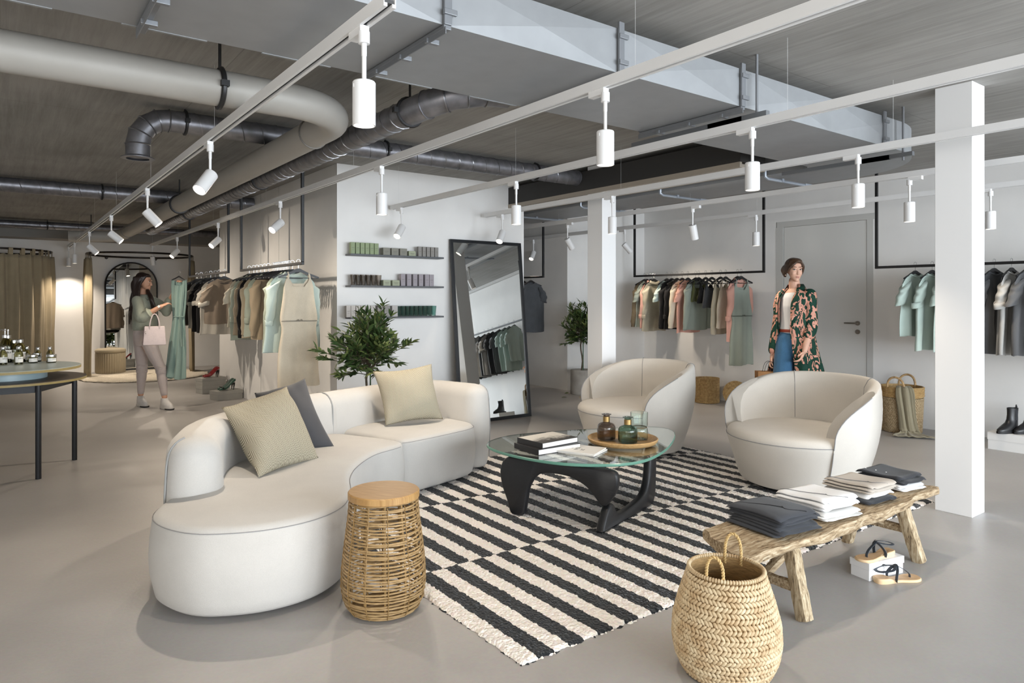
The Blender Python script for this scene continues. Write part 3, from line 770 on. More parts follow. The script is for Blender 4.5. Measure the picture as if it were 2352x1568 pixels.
def cushion(label, corners, mt, thick=.15, seed=1):
    """corners: bl, br, tr, tl of the front face (world); origin at the centre"""
    bl, br, tr, tl = [Vector(c) for c in corners]; c = (bl + br + tr + tl) / 4
    x = ((br - bl) + (tr - tl)).normalized(); y0 = ((tl - bl) + (tr - br)); z = x.cross(y0).normalized(); y = z.cross(x)
    M = Matrix((x, y, z)).transposed().to_4x4(); Mi = M.inverted()
    loc = [Mi @ (p - c) for p in (bl, br, tr, tl)]; rr = random.Random(seed); ph = [rr.uniform(0, 6) for _ in range(6)]
    m = MB(); n = 36; F_, B_ = [], []
    def pt(u, v, s):
        p = (loc[0] * (1 - u) * (1 - v) + loc[1] * u * (1 - v) + loc[2] * u * v + loc[3] * (1 - u) * v)
        a, b = 2 * u - 1, 2 * v - 1
        k = (max(0, 1 - a * a) ** .62) * (max(0, 1 - b * b) ** .62)
        h = thick / 2 * k
        pin = .035 * (1 - (1 - a * a) * 1) * 0
        p = p * (1 - .095 * (1 - abs(a) ** 2) * abs(b) ** 6) if abs(b) > abs(a) else p * (1 - .095 * (1 - abs(b) ** 2) * abs(a) ** 6)
        wv = .016 * k * (sin(6 * u + 3 * v + ph[0]) + .7 * sin(8 * v - 4 * u + ph[1])) + .022 * sin(15 * (u + .3 * v) + ph[2]) * abs(a * b) ** .7 * k ** .6 + .014 * sin(22 * (v - .4 * u) + ph[3]) * max(0, abs(b) - .35) * k ** .5
        p.z += s * (h + wv * .6) + .012 * (a * b)
        return p
    for s in (1, -1):
        m.grid(lambda u, v: pt(u, v, s), n, n, flip=(s < 0))
    ob = m.build('cushion', mt, loc=c, ang=180); ob.rotation_euler = M.to_euler()
    bm = bmesh.new(); bm.from_mesh(ob.data); bmesh.ops.remove_doubles(bm, verts=bm.verts, dist=.0008); bmesh.ops.recalc_face_normals(bm, faces=bm.faces); bm.to_mesh(ob.data); bm.free()
    return tag(ob, label, 'cushion', 'cushions on the curved sofa')
def facing(px, py, Y=None, z=None): return atZ(px, py, z)
# survey each visible corner at a plausible depth
def dep(px, py, d):
    r = _ray(px, py); return Vector((r[0] * d, r[1] * d, CAMH + r[2] * d))
cushion('square herringbone cushion leaning at the left end of the curved sofa', (dep(592, 1100, 3.72), dep(735, 1050, 4.20), dep(657, 890, 4.45), dep(510, 932, 4.08)), M_herr, .25, 1)
cushion('charcoal grey cushion tucked behind the herringbone one on the sofa', (dep(610, 1065, 4.38), dep(768, 1024, 4.52), dep(700, 871, 4.80), dep(584, 900, 4.66)), M_dcush, .20, 4)
cushion('square herringbone cushion in the right corner of the curved sofa', (dep(884, 978, 5.22), dep(1019, 962, 5.48), dep(990, 836, 5.50), dep(857, 852, 5.33)), M_herr, .24, 9)

# ---- tub armchairs
M_chair = fabric('armchair_wool', 'c9c4bc', 420, .08, .25)
def armchair(label, cx, cy, face):
    ch = thing('tub_armchair', label, 'armchair', (cx, cy, .017), R(face), group='off-white tub armchairs')
    prof = [(.0, .025), (.36, .025), (.40, .03), (.425, .05), (.445, .1), (.475, .2), (.50, .28), (.517, .34), (.522, .362), (.518, .385), (.505, .405), (.485, .416), (.44, .422), (.3, .428), (.0, .432)]
    m = MB(); N = 64
    rings = []
    for r, z in prof[1:-1]:
        rings.append([V(r * cos(2 * pi * k / N), r * sin(2 * pi * k / N), z) for k in range(N)])
    m.loft(rings); m.build('seat', M_chair, ch, ang=60)
    def Ro(z): return interp([(.02, .425), (.1, .455), (.25, .505), (.4, .540), (.55, .556), (.7, .553), (.83, .54)], z)
    def th(z): return interp([(.0, .06), (.4, .125), (.55, .12), (.8, .085)], z)
    ztop = .80
    def aend(z):   # half angle of the opening at each height (measured from the back)
        t = max(0, min(1, (z - .40) / (ztop - .40)))
        return R(119 - 44 * t ** 2.6)
    m = MB(); nA = 72; secs = []
    zo = [.03, .08, .18, .28, .36, .44, .52, .60, .67, .73]
    for i in range(nA + 1):
        s = -1 + 2 * i / nA; sec = []
        def P(r, z):
            a = s * aend(min(z, ztop)); return V(r * cos(a), r * sin(a), z - max(0, z - .4) * .16 * abs(s) ** 4)
        for z in zo: sec.append(P(Ro(z), z))
        rt = .035
        for t in range(1, 8):
            a = pi * t / 8; rc = Ro(.765) - rt; sec.append(P(rc + rt * cos(a), .765 + rt * sin(a)))
        for z in [.73, .67, .60, .52, .46, .40]: sec.append(P(Ro(z) - th(z), z))
        sec.append(P(Ro(.3) - .15, .36)); sec.append(P(.36, .1)); sec.append(P(.36, .03))
        secs.append(sec)
    m.loft(secs, True, True); m.build('backrest', M_chair, ch, ang=50)
    # sewn lines: edge of the seat, two panel seams, piping on the cut ends
    m = MB(); m.tube([V(.5235 * cos(a), .5235 * sin(a), .366) for a in [R(119) + (2 * pi - 2 * R(119)) * k / 40 for k in range(41)]], .003, 5); m.build('seam', M_seamd, ch)
    for a in (R(41), R(-41)):
        m = MB(); m.tube([V((Ro(z) - th(z) - .0005) * cos(a), (Ro(z) - th(z) - .0005) * sin(a), z) for z in [.43 + .03 * k for k in range(11)]] + [V((Ro(.765) - .035 + .0355 * cos(t)) * cos(a), (Ro(.765) - .035 + .0355 * cos(t)) * sin(a), .765 + .0355 * sin(t)) for t in (2.6, 2.1, 1.6, 1.0, .5, 0)], .0025, 5); m.build('seam', M_seamd, ch)
    for s in (-1, 1):
        m = MB(); m.tube([V((Ro(z) + .001) * cos(s * aend(z)), (Ro(z) + .001) * sin(s * aend(z)), z - max(0, z - .4) * .16) for z in [.36 + .04 * k for k in range(11)]], .0035, 5); m.build('piping', M_seamd, ch)
        m = MB(); m.tube([V(Ro(z) * cos(s * R(119)) * 1.002, Ro(z) * sin(s * R(119)) * 1.002, z) for z in (.05, .15, .25, .34)], .0025, 5); m.build('seam', M_seamd, ch)
    m = MB(); m.cyl((0, 0, 0), (0, 0, .03), .34, 48); m.build('swivel_base', M_black, ch)
    return ch
armchair('off-white tub armchair behind the coffee table, before the far column', 4.73, 4.47, -8)
armchair('off-white tub armchair on the right behind the log bench', 4.83, 2.88, -6)

# ---- coffee table with sculptural black base and glass top
M_blkwood = mat('ebonised_wood', '1b1c1f', .42, var=.25, vscale=30, spec=.45, stretch=(1, 1, 8))
M_glass = glass('green_float_glass', 'eef7f3', 0, 1.5)
tab = thing('coffee_table', 'glass-topped coffee table on two curved black wooden base pieces', 'coffee table', (3.35, 3.45, 0))
GZ = .385
gl = [(2.655, 3.84), (2.64, 3.55), (2.75, 3.20), (2.98, 2.99), (3.22, 2.95), (3.55, 3.07), (3.9, 3.29), (4.1, 3.47), (4.14, 3.62), (4.02, 3.75), (3.7, 3.88), (3.35, 4.0), (3.02, 4.07), (2.78, 4.0)]
gls = [p.to_2d() for p in resample(catmull([(x, y, 0) for x, y in gl], 8, True), 120, True)]
m = MB(); rings = []
for d_, z in ((-.004, 0), (0, .004), (0, .015), (-.004, .019)):
    rings.append([V(q.x, q.y, GZ + z) for q in offs(gls, d_)])
m.loft(rings[:2] + rings[2:], True, True)
N_ = len(gls); m.mi = [1 if len(f) == 4 else 0 for f in m.f]
m.build('glass_top', [M_glass, mat('glass_edge_green', '5d8c7c', .25, spec=.6)], tab, w=True, ang=30)
# each base piece: flat outline in a vertical plane, extruded
def slabpiece(outline, p0, p1, t, name):
    """outline in (s,z): s metres from p0 towards p1"""
    p0, p1 = Vector(p0), Vector(p1); dx = (p1 - p0).normalized(); n = Vector((-dx.y, dx.x))
    pts = [(v.x, v.y) for v in resample(catmull([(s, z, 0) for s, z in outline], 7, True), 130, True)]
    m = MB(); f = []
    N = len(pts)
    P2 = [Vector(p) for p in pts]
    rings = []
    for d_, o in ((-.012, -t / 2), (-.004, -t / 2 + .005), (0, -t / 2 + .014), (0, t / 2 - .014), (-.004, t / 2 - .005), (-.012, t / 2)):
        Q = offs(P2, d_)
        rings.append([V(p0.x + dx.x * q.x + n.x * o, p0.y + dx.y * q.x + n.y * o, max(q.y, .017)) for q in Q])
    m.loft(rings); m.build(name, M_blkwood, tab, w=True, ang=50)
# upper piece: from the left foot to the pivot; lower piece: from the pivot leg to the rear upright
upper = [(.0, .375), (-.05, .30), (-.04, .2), (.0, .1), (.035, .014), (.115, .014), (.14, .1), (.16, .2), (.22, .285), (.30, .31), (.42, .31), (.5, .29), (.575, .25), (.635, .185), (.672, .158), (.705, .18), (.75, .25), (.765, .32), (.74, .375), (.62, .382), (.4, .383), (.15, .383)]
slabpiece(upper, (2.66, 3.62), (2.93, 2.98), .055, 'upper_base')
lower = [(.0, .014), (.3, .014), (.62, .014), (.70, .03), (.735, .1), (.745, .2), (.75, .30), (.745, .375), (.715, .383), (.665, .378), (.645, .3), (.625, .2), (.57, .125), (.48, .095), (.36, .08), (.26, .075), (.19, .085), (.155, .115), (.125, .155), (.09, .165), (.05, .14), (.015, .09), (-.01, .04)]
slabpiece(lower, (2.87, 2.98), (3.62, 3.22), .055, 'lower_base')
m = MB(); m.cyl((2.955, 3.035, .15), (2.955, 3.035, .2), .012); m.build('pivot_pin', M_steel, tab, w=True)

# ---- things on the coffee table
TT = GZ + .019
M_paper = mat('book_pages', 'e8e5df', .8, var=.12, vscale=6, stretch=(1, 1, 160))
def bookphoto(name, c0, c1):
    m, nt, b = nodes(name); L = nt.links.new
    tc = nt.nodes.new('ShaderNodeTexCoord'); n = nt.nodes.new('ShaderNodeTexNoise'); n.inputs['Scale'].default_value = 16; n.inputs['Detail'].default_value = 9; n.inputs['Roughness'].default_value = .7
    L(tc.outputs['Object'], n.inputs['Vector'])
    sp = nt.nodes.new('ShaderNodeSeparateXYZ'); L(tc.outputs['Object'], sp.inputs[0])
    a = nt.nodes.new('ShaderNodeMapRange'); a.inputs[1].default_value = -.12; a.inputs[2].default_value = .09; a.inputs[3].default_value = -.28; a.inputs[4].default_value = .32; L(sp.outputs['Y'], a.inputs[0])
    ad = nt.nodes.new('ShaderNodeMath'); L(n.outputs['Fac'], ad.inputs[0]); L(a.outputs[0], ad.inputs[1])
    r = nt.nodes.new('ShaderNodeValToRGB'); e = r.color_ramp.elements; e[0].position = .38; e[0].color = srgb(c0); e[1].position = .62; e[1].color = srgb(c1)
    L(ad.outputs[0], r.inputs[0]); L(r.outputs[0], b.inputs['Base Color']); b.inputs['Roughness'].default_value = .45
    return m
def book(name, label, c, d, h, rz, cover, grp, cat='book', back=None):
    o = thing(name, label, cat, c, rz, grp); t = .0028
    m = MB(); m.box((0, 0, h / 2), (d[0] - .008, d[1] - .008, h - 2 * t)); m.build('page_block', M_paper, o, smooth=False)
    m = MB(); m.box((0, 0, h - t / 2), (d[0], d[1], t)); m.build('front_cover', cover, o, smooth=False, bev=.0008)
    m = MB(); m.box((0, 0, t / 2), (d[0], d[1], t)); m.box((-d[0] / 2 - .001, 0, h / 2), (.004, d[1], h)); m.build('back_cover', back or mat('book_spine', '2c2c2e', .5), o, smooth=False)
    return o
b0 = atZ(1243, 1030, TT)
ang = math.atan2(.274, .962)
book('photo_book', 'thick photo book with a dark cover, under the other book on the glass table', (2.94, 3.56, TT), (.35, .27, .036), .036, R(-2), mat('dark_cover', '232325', .4), 'photo books on the coffee table')
book('photo_book', 'photo book with a misty grey tree on its cover, topmost on the glass table', (2.955, 3.575, TT + .0365), (.32, .25, .034), .034, R(3), bookphoto('misty_cover', '26231f', 'd8d3c9'), 'photo books on the coffee table')
M_mag = mat('magazine_cover', 'f0ece4', .35)
def glyphs(par, rows, z, mt, w=.008):
    """rows: list of (x, y, text) in local coordinates, drawn as real flat letters"""
    for x, y, t, s in rows:
        cu = bpy.data.curves.new('txt', 'FONT'); cu.body = t; cu.size = s; cu.align_x = 'CENTER'; cu.extrude = .0002
        ob = bpy.data.objects.new('txt', cu); col.objects.link(ob)
        dg = bpy.context.evaluated_depsgraph_get(); me = bpy.data.meshes.new_from_object(ob.evaluated_get(dg)); me.name = 'lettering'
        bpy.data.objects.remove(ob); me.materials.clear(); me.materials.append(mt)
        o = bpy.data.objects.new('lettering', me); col.objects.link(o); o.parent = par; o.location = (x, y, z)
M_ink = mat('print_ink', '1e1e1e', .5)
def magazine(label, c, rz, z):
    o = thing('magazine', label, 'magazine', (c[0], c[1], z), rz, 'magazines on the coffee table')
    m = MB(); m.box((0, 0, .003), (.222, .288, .0055)); m.build('page_block', M_paper, o, smooth=False)
    m = MB(); m.box((0, 0, .0065), (.225, .29, .0015)); m.build('front_cover', M_mag, o, smooth=False)
    return o
mz = .0075
a1 = math.atan2(3.33 - 3.546, 3.268 - 3.144) + pi / 2
magazine('thin magazine lying under the lettered magazine on the glass table', (3.062, 3.37), a1 - .12, TT)
mg = magazine('pale magazine with scattered black letters on its cover, on the glass table', (3.06, 3.375), a1 - .06, TT + .0076)
glyphs(mg, [(-.02, .085, 'MA', .04), (.0, .045, 'Z', .034), (.0, .002, 'NOI', .04), (-.02, -.04, 'LC', .036)], .0074, M_ink)
M_oak = mat('turned_oak', 'c6a272', .45, c2='b08a57', vscale=7, stretch=(1.2, 14, 14), bump=.03, bscale=60)
tr = thing('wooden_tray', 'round wooden tray carrying bottles on the glass table', 'tray', (3.47, 3.385, TT))
m = MB(); m.lathe([(.02, .0), (.20, .0), (.225, .006), (.238, .02), (.243, .036), (.238, .04), (.231, .036), (.215, .02), (.19, .0145), (.05, .013), (.0, .013)][:-1], 64); m.build('tray_body', M_oak, tr)
TB = TT + .0145
M_gbrown, M_ggreen, M_gclear = glass('smoke_glass', 'b5aaa2'), glass('bottle_green_glass', 'b2cabd'), glass('pale_aqua_glass', 'f1faf6')
M_brass = mat('brass_collar', 'a58a5c', .38, metal=1)
def bottle(label, x, y, gm, H_=.19, r=.064):
    b = thing('bottle_vase', label, 'bottle', (x, y, TB), 0, 'bottles on the wooden tray'); k = H_ / .19; s = r / .064
    m = MB(); out = [(.055, .001), (.062, .006), (.064, .02), (.064, .085), (.062, .1), (.055, .113), (.042, .121), (.028, .125), (.0225, .13), (.0215, .172), (.0245, .178), (.034, .182), (.034, .186), (.026, .188)]
    inn = [(.020, .186), (.0185, .178), (.0185, .13), (.04, .117), (.052, .109), (.0585, .097), (.0605, .083), (.0605, .02), (.055, .008)]
    m.lathe([(a * s, z * k) for a, z in out + inn], 40); m.build('glass_body', gm, b)
    m = MB(); m.lathe([(.0226 * s, .132 * k), (.0242 * s, .132 * k), (.0242 * s, .168 * k), (.0226 * s, .168 * k)], 32, cap0=False, cap1=False); m.build('brass_collar', M_brass, b)
bottle('smoky brown glass bottle with brass neck on the wooden tray', 3.405, 3.478, M_gbrown, .185)
bottle('dark green glass bottle with brass neck at the front of the tray', 3.455, 3.322, M_ggreen, .18, .066)
b = thing('glass_vase', 'clear ribbed glass vase at the back of the wooden tray', 'vase', (3.60, 3.352, TB))
out = [(.05, .001), (.058, .004), (.06, .012), (.06, .07), (.058, .078), (.052, .084), (.052, .09), (.058, .096), (.06, .103), (.061, .19)]
m = MB(); m.lathe(out + [(.058, .19)] + [(r - .003, max(z, .006)) for r, z in out[::-1]][1:], 40)
m.build('glass_body', M_gclear, b)
m = MB(); m.tube([V(.0535 * cos(t * pi / 20), .0535 * sin(t * pi / 20), .087) for t in range(40)], .0022, 5, closed=True); m.build('cord', mat('brass_wire', '8a6b3f', .4, metal=.8), b)

# ---- rattan stool
M_cane = mat('rattan_cane', 'ad9168', .5, c2='8f744c', vscale=30, stretch=(1, 1, 4), bump=.1, bscale=200)
M_cane2 = mat('rattan_rib', '8f7246', .55, var=.2, vscale=40)
M_bamb = mat('bamboo_board', 'b08c5a', .4, c2='977345', vscale=9, stretch=(22, 1.2, 1), bump=.02)
st = thing('rattan_stool', 'tapered rattan side stool with a round bamboo top beside the sofa', 'stool', (1.40, 2.86, 0))
m = MB(); m.lathe([(.01, .503), (.155, .503), (.16, .507), (.16, .532), (.155, .537), (.01, .537)], 64); m.build('top', M_bamb, st, rot=(0, 0, .55))
def rs(z): return interp([(0, .135), (.02, .158), (.06, .176), (.12, .186), (.2, .183), (.3, .172), (.42, .156), (.5, .15)], z)
m = MB(); rr = random.Random(5); nr = 36
for i in range(nr):
    z = .012 + .487 * i / (nr - 1); ph = rr.uniform(0, 6); tl = rr.uniform(-.004, .004); rd = rs(z) + rr.uniform(-.0015, .002)
    dz = rr.choice((0, 0, .004, -.004))
    m.tube([V((rd + .0016 * sin(16 * t * pi / 24 + (i % 2) * pi)) * cos(t * pi / 24), (rd + .0016 * sin(16 * t * pi / 24 + (i % 2) * pi)) * sin(t * pi / 24), z + tl * sin(t * pi / 24 + ph) + dz * sin(2 * t * pi / 24 + ph)) for t in range(48)], .0042, 6, closed=True)
m.build('woven_cane', M_cane, st)
for k in range(12):
    a = 2 * pi * k / 12 + .1; m = MB()
    m.tube([V((rs(z) - .008) * cos(a), (rs(z) - .008) * sin(a), z) for z in [.008 + .0495 * q for q in range(11)]], .005, 6)
    a2 = a + .07
    m.tube([V((rs(z) + .0045 + .0012 * (-1) ** q) * cos(a2 + .012 * (-1) ** q), (rs(z) + .0045) * sin(a2 + .012 * (-1) ** q), z) for q, z in enumerate([.01 + .0139 * q for q in range(36)])], .002, 4)
    m.build('rib', M_cane2, st)
m = MB(); m.lathe([(.01, .004), (.14, .004), (.15, .014), (.01, .014)], 40); m.build('base_disc', M_cane2, st)
# =============== LOG BENCH, FOLDED CLOTHES, BASKET, SANDALS ===============
def oldwood(name, c0, c1, c2, st):
    m, nt, b = nodes(name); L = nt.links.new
    tc = nt.nodes.new('ShaderNodeTexCoord'); mp = nt.nodes.new('ShaderNodeMapping'); mp.inputs['Scale'].default_value = st; L(tc.outputs['Object'], mp.inputs[0])
    n = nt.nodes.new('ShaderNodeTexNoise'); n.inputs['Scale'].default_value = 6; n.inputs['Detail'].default_value = 9; n.inputs['Roughness'].default_value = .62; n.inputs['Distortion'].default_value = .6; L(mp.outputs[0], n.inputs[0])
    r = nt.nodes.new('ShaderNodeValToRGB'); e = r.color_ramp.elements; e[0].position = .32; e[0].color = srgb(c0); e[1].position = .66; e[1].color = srgb(c2); k = e.new(.48); k.color = srgb(c1)
    L(n.outputs[0], r.inputs[0]); L(r.outputs[0], b.inputs['Base Color']); b.inputs['Roughness'].default_value = .8; b.inputs['Specular IOR Level'].default_value = .2
    bp = nt.nodes.new('ShaderNodeBump'); bp.inputs['Strength'].default_value = .4; bp.inputs['Distance'].default_value = .01; L(n.outputs[0], bp.inputs['Height']); L(bp.outputs[0], b.inputs['Normal'])
    return m
M_old = oldwood('weathered_elm', '5c4b3a', '9f8a6d', 'c3b49a', (2, 14, 14))
M_oldv = oldwood('weathered_elm_upright', '5a4b3c', 'a39073', 'c5b79d', (14, 14, 2))
BT = .345
be = thing('log_bench', 'rustic weathered wooden bench with splayed legs, carrying folded clothes', 'bench', (3.4, 1.85, 0))
nx, rr = 60, random.Random(11)
def edge(u, s):
    x = lerp(2.50 + .09 * s, 4.23, u)
    w_ = .175 * (.88 + .12 * min(1, u / .06))
    if u < .12 and s > 0: w_ *= 1
    y = 1.848 + s * (w_ if s < 0 else w_ * 1.02) + .012 * sin(u * 17 + s) + .007 * sin(u * 41 + 2 * s) - .015 * (s < 0) * sin(pi * u)
    return x, y
m = MB(); rings = []
for i in range(nx + 1):
    u = i / nx; xa, ya = edge(u, -1); xb, yb = edge(u, 1); x = (xa + xb) / 2
    ring = []
    j = lambda k: rr.uniform(-k, k)
    t0 = BT - .052 + .01 * sin(u * 9)
    for k in range(9): ring.append(V(lerp(xa, xb, k / 8) + j(.001) + (.012 * sin(k * 1.9) if i in (0, nx) else 0), lerp(ya + .006, yb - .006, k / 8), BT + .003 * sin(k * 2 + u * 20) + j(.0008)))
    ring.append(V(xb, yb, BT - .014)); ring.append(V(xb, yb - .004 + j(.003), t0 + .012))
    for k in range(5): ring.append(V(lerp(xb, xa, k / 4), lerp(yb - .02, ya + .02, k / 4), t0 + j(.002)))
    ring.append(V(xa, ya + .004 + j(.003), t0 + .012)); ring.append(V(xa, ya, BT - .014))
    rings.append(ring)
m.loft(rings); m.build('plank', M_old, be, w=True, ang=50)
def post(name, p0, p1, a, b, mt, n=8, seed=1, seg=9):
    rr = random.Random(seed); m = MB(); p0, p1 = Vector(p0), Vector(p1); t = (p1 - p0).normalized(); u = Vector((0, 0, 1)) if abs(t.z) < .8 else Vector((1, 0, 0)); u = (u - t * u.dot(t)).normalized(); v = t.cross(u); rings = []
    for i in range(seg + 1):
        c = p0.lerp(p1, i / seg); ka = a * rr.uniform(.92, 1.06); kb = b * rr.uniform(.92, 1.06)
        rings.append([c + u * ka * (abs(cos(2 * pi * k / n)) ** .6) * (1 if cos(2 * pi * k / n) > 0 else -1) + v * kb * (abs(sin(2 * pi * k / n)) ** .6) * (1 if sin(2 * pi * k / n) > 0 else -1) for k in range(n)])
    m.loft(rings); return m.build(name, mt, be, w=True, ang=40)
FX = ((2.83, 1), (3.93, -1))
LT = BT - .05
post('leg', (2.82, 1.655, 0), (2.845, 1.735, LT), .037, .03, M_oldv, seed=1)
post('leg', (2.80, 2.045, 0), (2.83, 1.96, LT), .035, .03, M_oldv, seed=2)
post('leg', (3.94, 1.66, 0), (3.90, 1.735, LT), .034, .034, M_oldv, seed=3)
post('leg', (3.935, 2.045, 0), (3.90, 1.96, LT), .034, .03, M_oldv, seed=4)
post('stretcher', (2.825, 1.69, .13), (2.82, 2.01, .13), .024, .018, M_old, seed=5)
post('stretcher', (3.925, 1.69, .16), (3.925, 2.01, .16), .024, .018, M_old, seed=6)
post('brace', (2.825, 1.85, .14), (3.22, 1.85, LT + .005), .02, .022, M_old, seed=7)
post('brace', (3.925, 1.85, .17), (3.55, 1.85, LT + .005), .02, .022, M_old, seed=8)
post('end_batten', (2.62, 1.74, LT + .002), (2.95, 1.74, LT + .004), .02, .022, M_old, seed=9)

# ---- folded knitwear: each garment is a stack of soft folded layers with a rolled front end
M_kd = fabric('knit_charcoal', '3b3d42', 700, .2, .25); M_kw = fabric('knit_white', 'e9e9e9', 700, .05, .25); M_kb = fabric('linen_beige', 'b9b0a5', 500, .18, .3)
M_kg = fabric('knit_pale_grey', 'd3d2d0', 700, .08, .2); M_kn = fabric('melange_navy', '2f3136', 350, .45, .3); M_kw2 = fabric('cotton_offwhite', 'dedcd8', 700, .06, .2)
M_stitch_d = mat('stitch_dark', '1c1d20', .8); M_stitch_g = mat('stitch_grey', '6a6a6c', .8)
def folded(label, cx, cy, rz, z0, w_, l_, h, mt, seed, layers=2, slope=.0, stitch=None, btn=None):
    """local: +x width, -y is the front (layer ends), +y the folded back"""
    g = thing('folded_garment', label, 'folded clothes', (cx, cy, z0), rz, 'folded clothes on the log bench'); h *= 1.22; rr = random.Random(seed); ph = [rr.uniform(0, 6) for _ in range(8)]
    lay = []
    def top(u, v):   # u across 0..1, v from front 0 to back 1: height of the top surface
        e = min(u, 1 - u); s = min(1, e / .10) ** .5
        return h * (.82 + .18 * s) + .004 * sin(5 * u + ph[0]) + .004 * sin(6 * v + ph[1]) - slope * v - .35 * h * max(0, (v - .82) / .18) ** 2 - .18 * h * max(0, (.12 - v) / .12) ** 2
    n = 26
    for k in range(layers):
        m = MB(); f0, f1 = k / layers, (k + 1) / layers
        sh = .010 * sin(ph[2] + 2.1 * k); rings = []
        for i in range(n + 1):
            v = i / n; ring = []
            y = lerp(-l_ / 2 + .012 * sin(ph[3] + 3 * k), l_ / 2, v); N = 30
            wk = w_ / 2 * (1 - .05 * k / max(1, layers)) * (1 + .02 * sin(7 * v + ph[4] + k))
            # rolled front: layer drops towards its own middle at the very ends
            ed = max(.0, 1 - v / .05) if v < .05 else (max(0, 1 - (1 - v) / .06) if v > .94 else 0)
            for q in range(N):
                a = 2 * pi * q / N; u = .5 + .5 * cos(a) * 1.0
                hh = top(min(.98, max(.02, u)), v); lo = hh * (f0 + (.035 * sin(4.2 * u + 3 * v + ph[6] + k) if k else 0)) + (.001 if k else 0); hi = hh * (f1 + (.035 * sin(4.2 * u + 3 * v + ph[6] + k + 1) if k < layers - 1 else 0)) - .0008; mid = (lo + hi) / 2
                zz = mid + (hi - lo) / 2 * (1 - .75 * ed ** 2) * (abs(sin(a)) ** .6) * (1 if sin(a) >= 0 else -1)
                x = wk * (abs(cos(a)) ** .45) * (1 if cos(a) >= 0 else -1) * (1 - .07 * ed)
                wob = (.35 * (hi - lo)) * sin(4.5 * u * pi + ph[5] + 2 * k) * max(0, 1 - v / .35)
                ring.append(V(x + sh, y, zz + wob * .6))
            rings.append(ring)
        m.loft(rings); m.build('folded_layer', mt, g, ang=70)
    if stitch:
        m = MB(); m.tube([V(lerp(-.10, -.02, t) * w_ / .26, lerp(l_ / 2 * .9, -l_ * .25, t), top(.5 + lerp(-.38, -.08, t), .95 - .7 * t) + .0008) for t in [q / 12 for q in range(13)]], .0018, 5)
        m.tube([V((-.01 + .06 * t - .04 * sin(pi * t)) * w_ / .26, lerp(-l_ * .2, -l_ * .46, t), top(.5 + .1 * t, .28 - .26 * t) + .0005) for t in [q / 12 for q in range(13)]], .002, 5)
        m.build('stitching', stitch, g)
    if btn:
        for t in (.1, .4, .7):
            m = MB(); c = V(lerp(-.09, -.02, t) * w_ / .26, lerp(l_ * .40, -l_ * .2, t), 0); c.z = top(.5 + c.x / w_, .5 + c.y / l_) + .001
            m.lathe([(.004, .0), (.0045, .001), (.0035, .002)], 12, c); m.build('button', btn, g)
    return g
Zb = BT + .004
aw = R(-20)
folded('charcoal folded jumper at the bottom of the pile nearest the bench end', 2.895, 1.86, R(-8), Zb, .285, .31, .034, M_kd, 1, 3)
folded('charcoal folded cardigan on top of the pile nearest the bench end', 2.90, 1.865, R(-5), Zb + .0425, .28, .31, .042, M_kd, 2, 3, stitch=M_stitch_d)
folded('pale grey folded jumper at the bottom of the white pile', 3.265, 1.855, R(-8), Zb, .285, .30, .032, M_kw2, 3, 3)
folded('white folded cardigan on top of its pile, second from the bench end', 3.275, 1.86, R(-5), Zb + .040, .28, .29, .044, M_kw, 4, 3, stitch=M_stitch_g)
folded('dark folded knit at the bottom of the pile under the beige shirt', 3.70, 1.858, R(-8), Zb, .25, .27, .018, M_kn, 5, 1)
folded('pale folded tee between the beige shirt and the dark knit', 3.70, 1.862, R(-6), Zb + .0230, .25, .27, .02, M_kw2, 6, 1)
folded('beige linen folded shirt on top of the third pile', 3.70, 1.862, R(-4), Zb + .0485, .255, .275, .034, M_kb, 7, 3, stitch=M_stitch_g)
folded('white folded tee under the dark speckled cardigan at the far bench end', 4.06, 1.865, R(-8), Zb, .22, .26, .03, M_kw, 8, 3)
folded('dark speckled folded cardigan with white buttons at the far bench end', 4.055, 1.87, R(-5), Zb + .0375, .235, .27, .036, M_kn, 9, 2, btn=M_kw)

# ---- big woven basket in front
M_hya = mat('water_hyacinth', 'cdbb9a', .6, c2='b09570', vscale=22, bump=.15, bscale=120, detail=2)
M_rope = mat('twisted_rope', 'c7a974', .65, var=.25, vscale=60)
def lumps(m, rows, nper, rf, z0, z1, lx, ly, lz, chev=True, tiltc=.75, seed=2):
    rr = random.Random(seed)
    for i in range(rows):
        z = lerp(z0, z1, (i + .5) / rows); r = rf(z); n = max(12, int(2 * pi * r / nper)); off = (i % 2) * .5
        dr = (rf(z + .004) - rf(z - .004)) / .008
        for k in range(n):
            a = 2 * pi * (k + off) / n + rr.uniform(-.01, .01); er = V(cos(a), sin(a), 0); et = V(-sin(a), cos(a), 0); ez = (V(0, 0, 1) + er * dr).normalized(); nr_ = et.cross(ez)
            tl = tiltc * (1 if (i % 2 == 0 or not chev) else -1) + rr.uniform(-.08, .08)
            ax = et * cos(tl) + ez * sin(tl); ay = nr_; az = ax.cross(ay)
            M = Matrix((ax * lx * rr.uniform(.92, 1.08), az * lz * rr.uniform(.9, 1.1), ay * ly)).transposed()
            m.ball(er * r + V(0, 0, z), 1, 8, 5, M)
bk = thing('woven_basket', 'big bulbous woven basket with two rope loop handles in the foreground', 'basket', (2.205, 1.612, 0))
def rb(z): return interp([(0, .148), (.02, .165), (.07, .187), (.13, .197), (.2, .193), (.28, .172), (.34, .152), (.385, .137)], z)
m = MB(); lumps(m, 21, .0155, rb, .004, .374, .0145, .0058, .0072); m.build('woven_wall', M_hya, bk, ang=80)
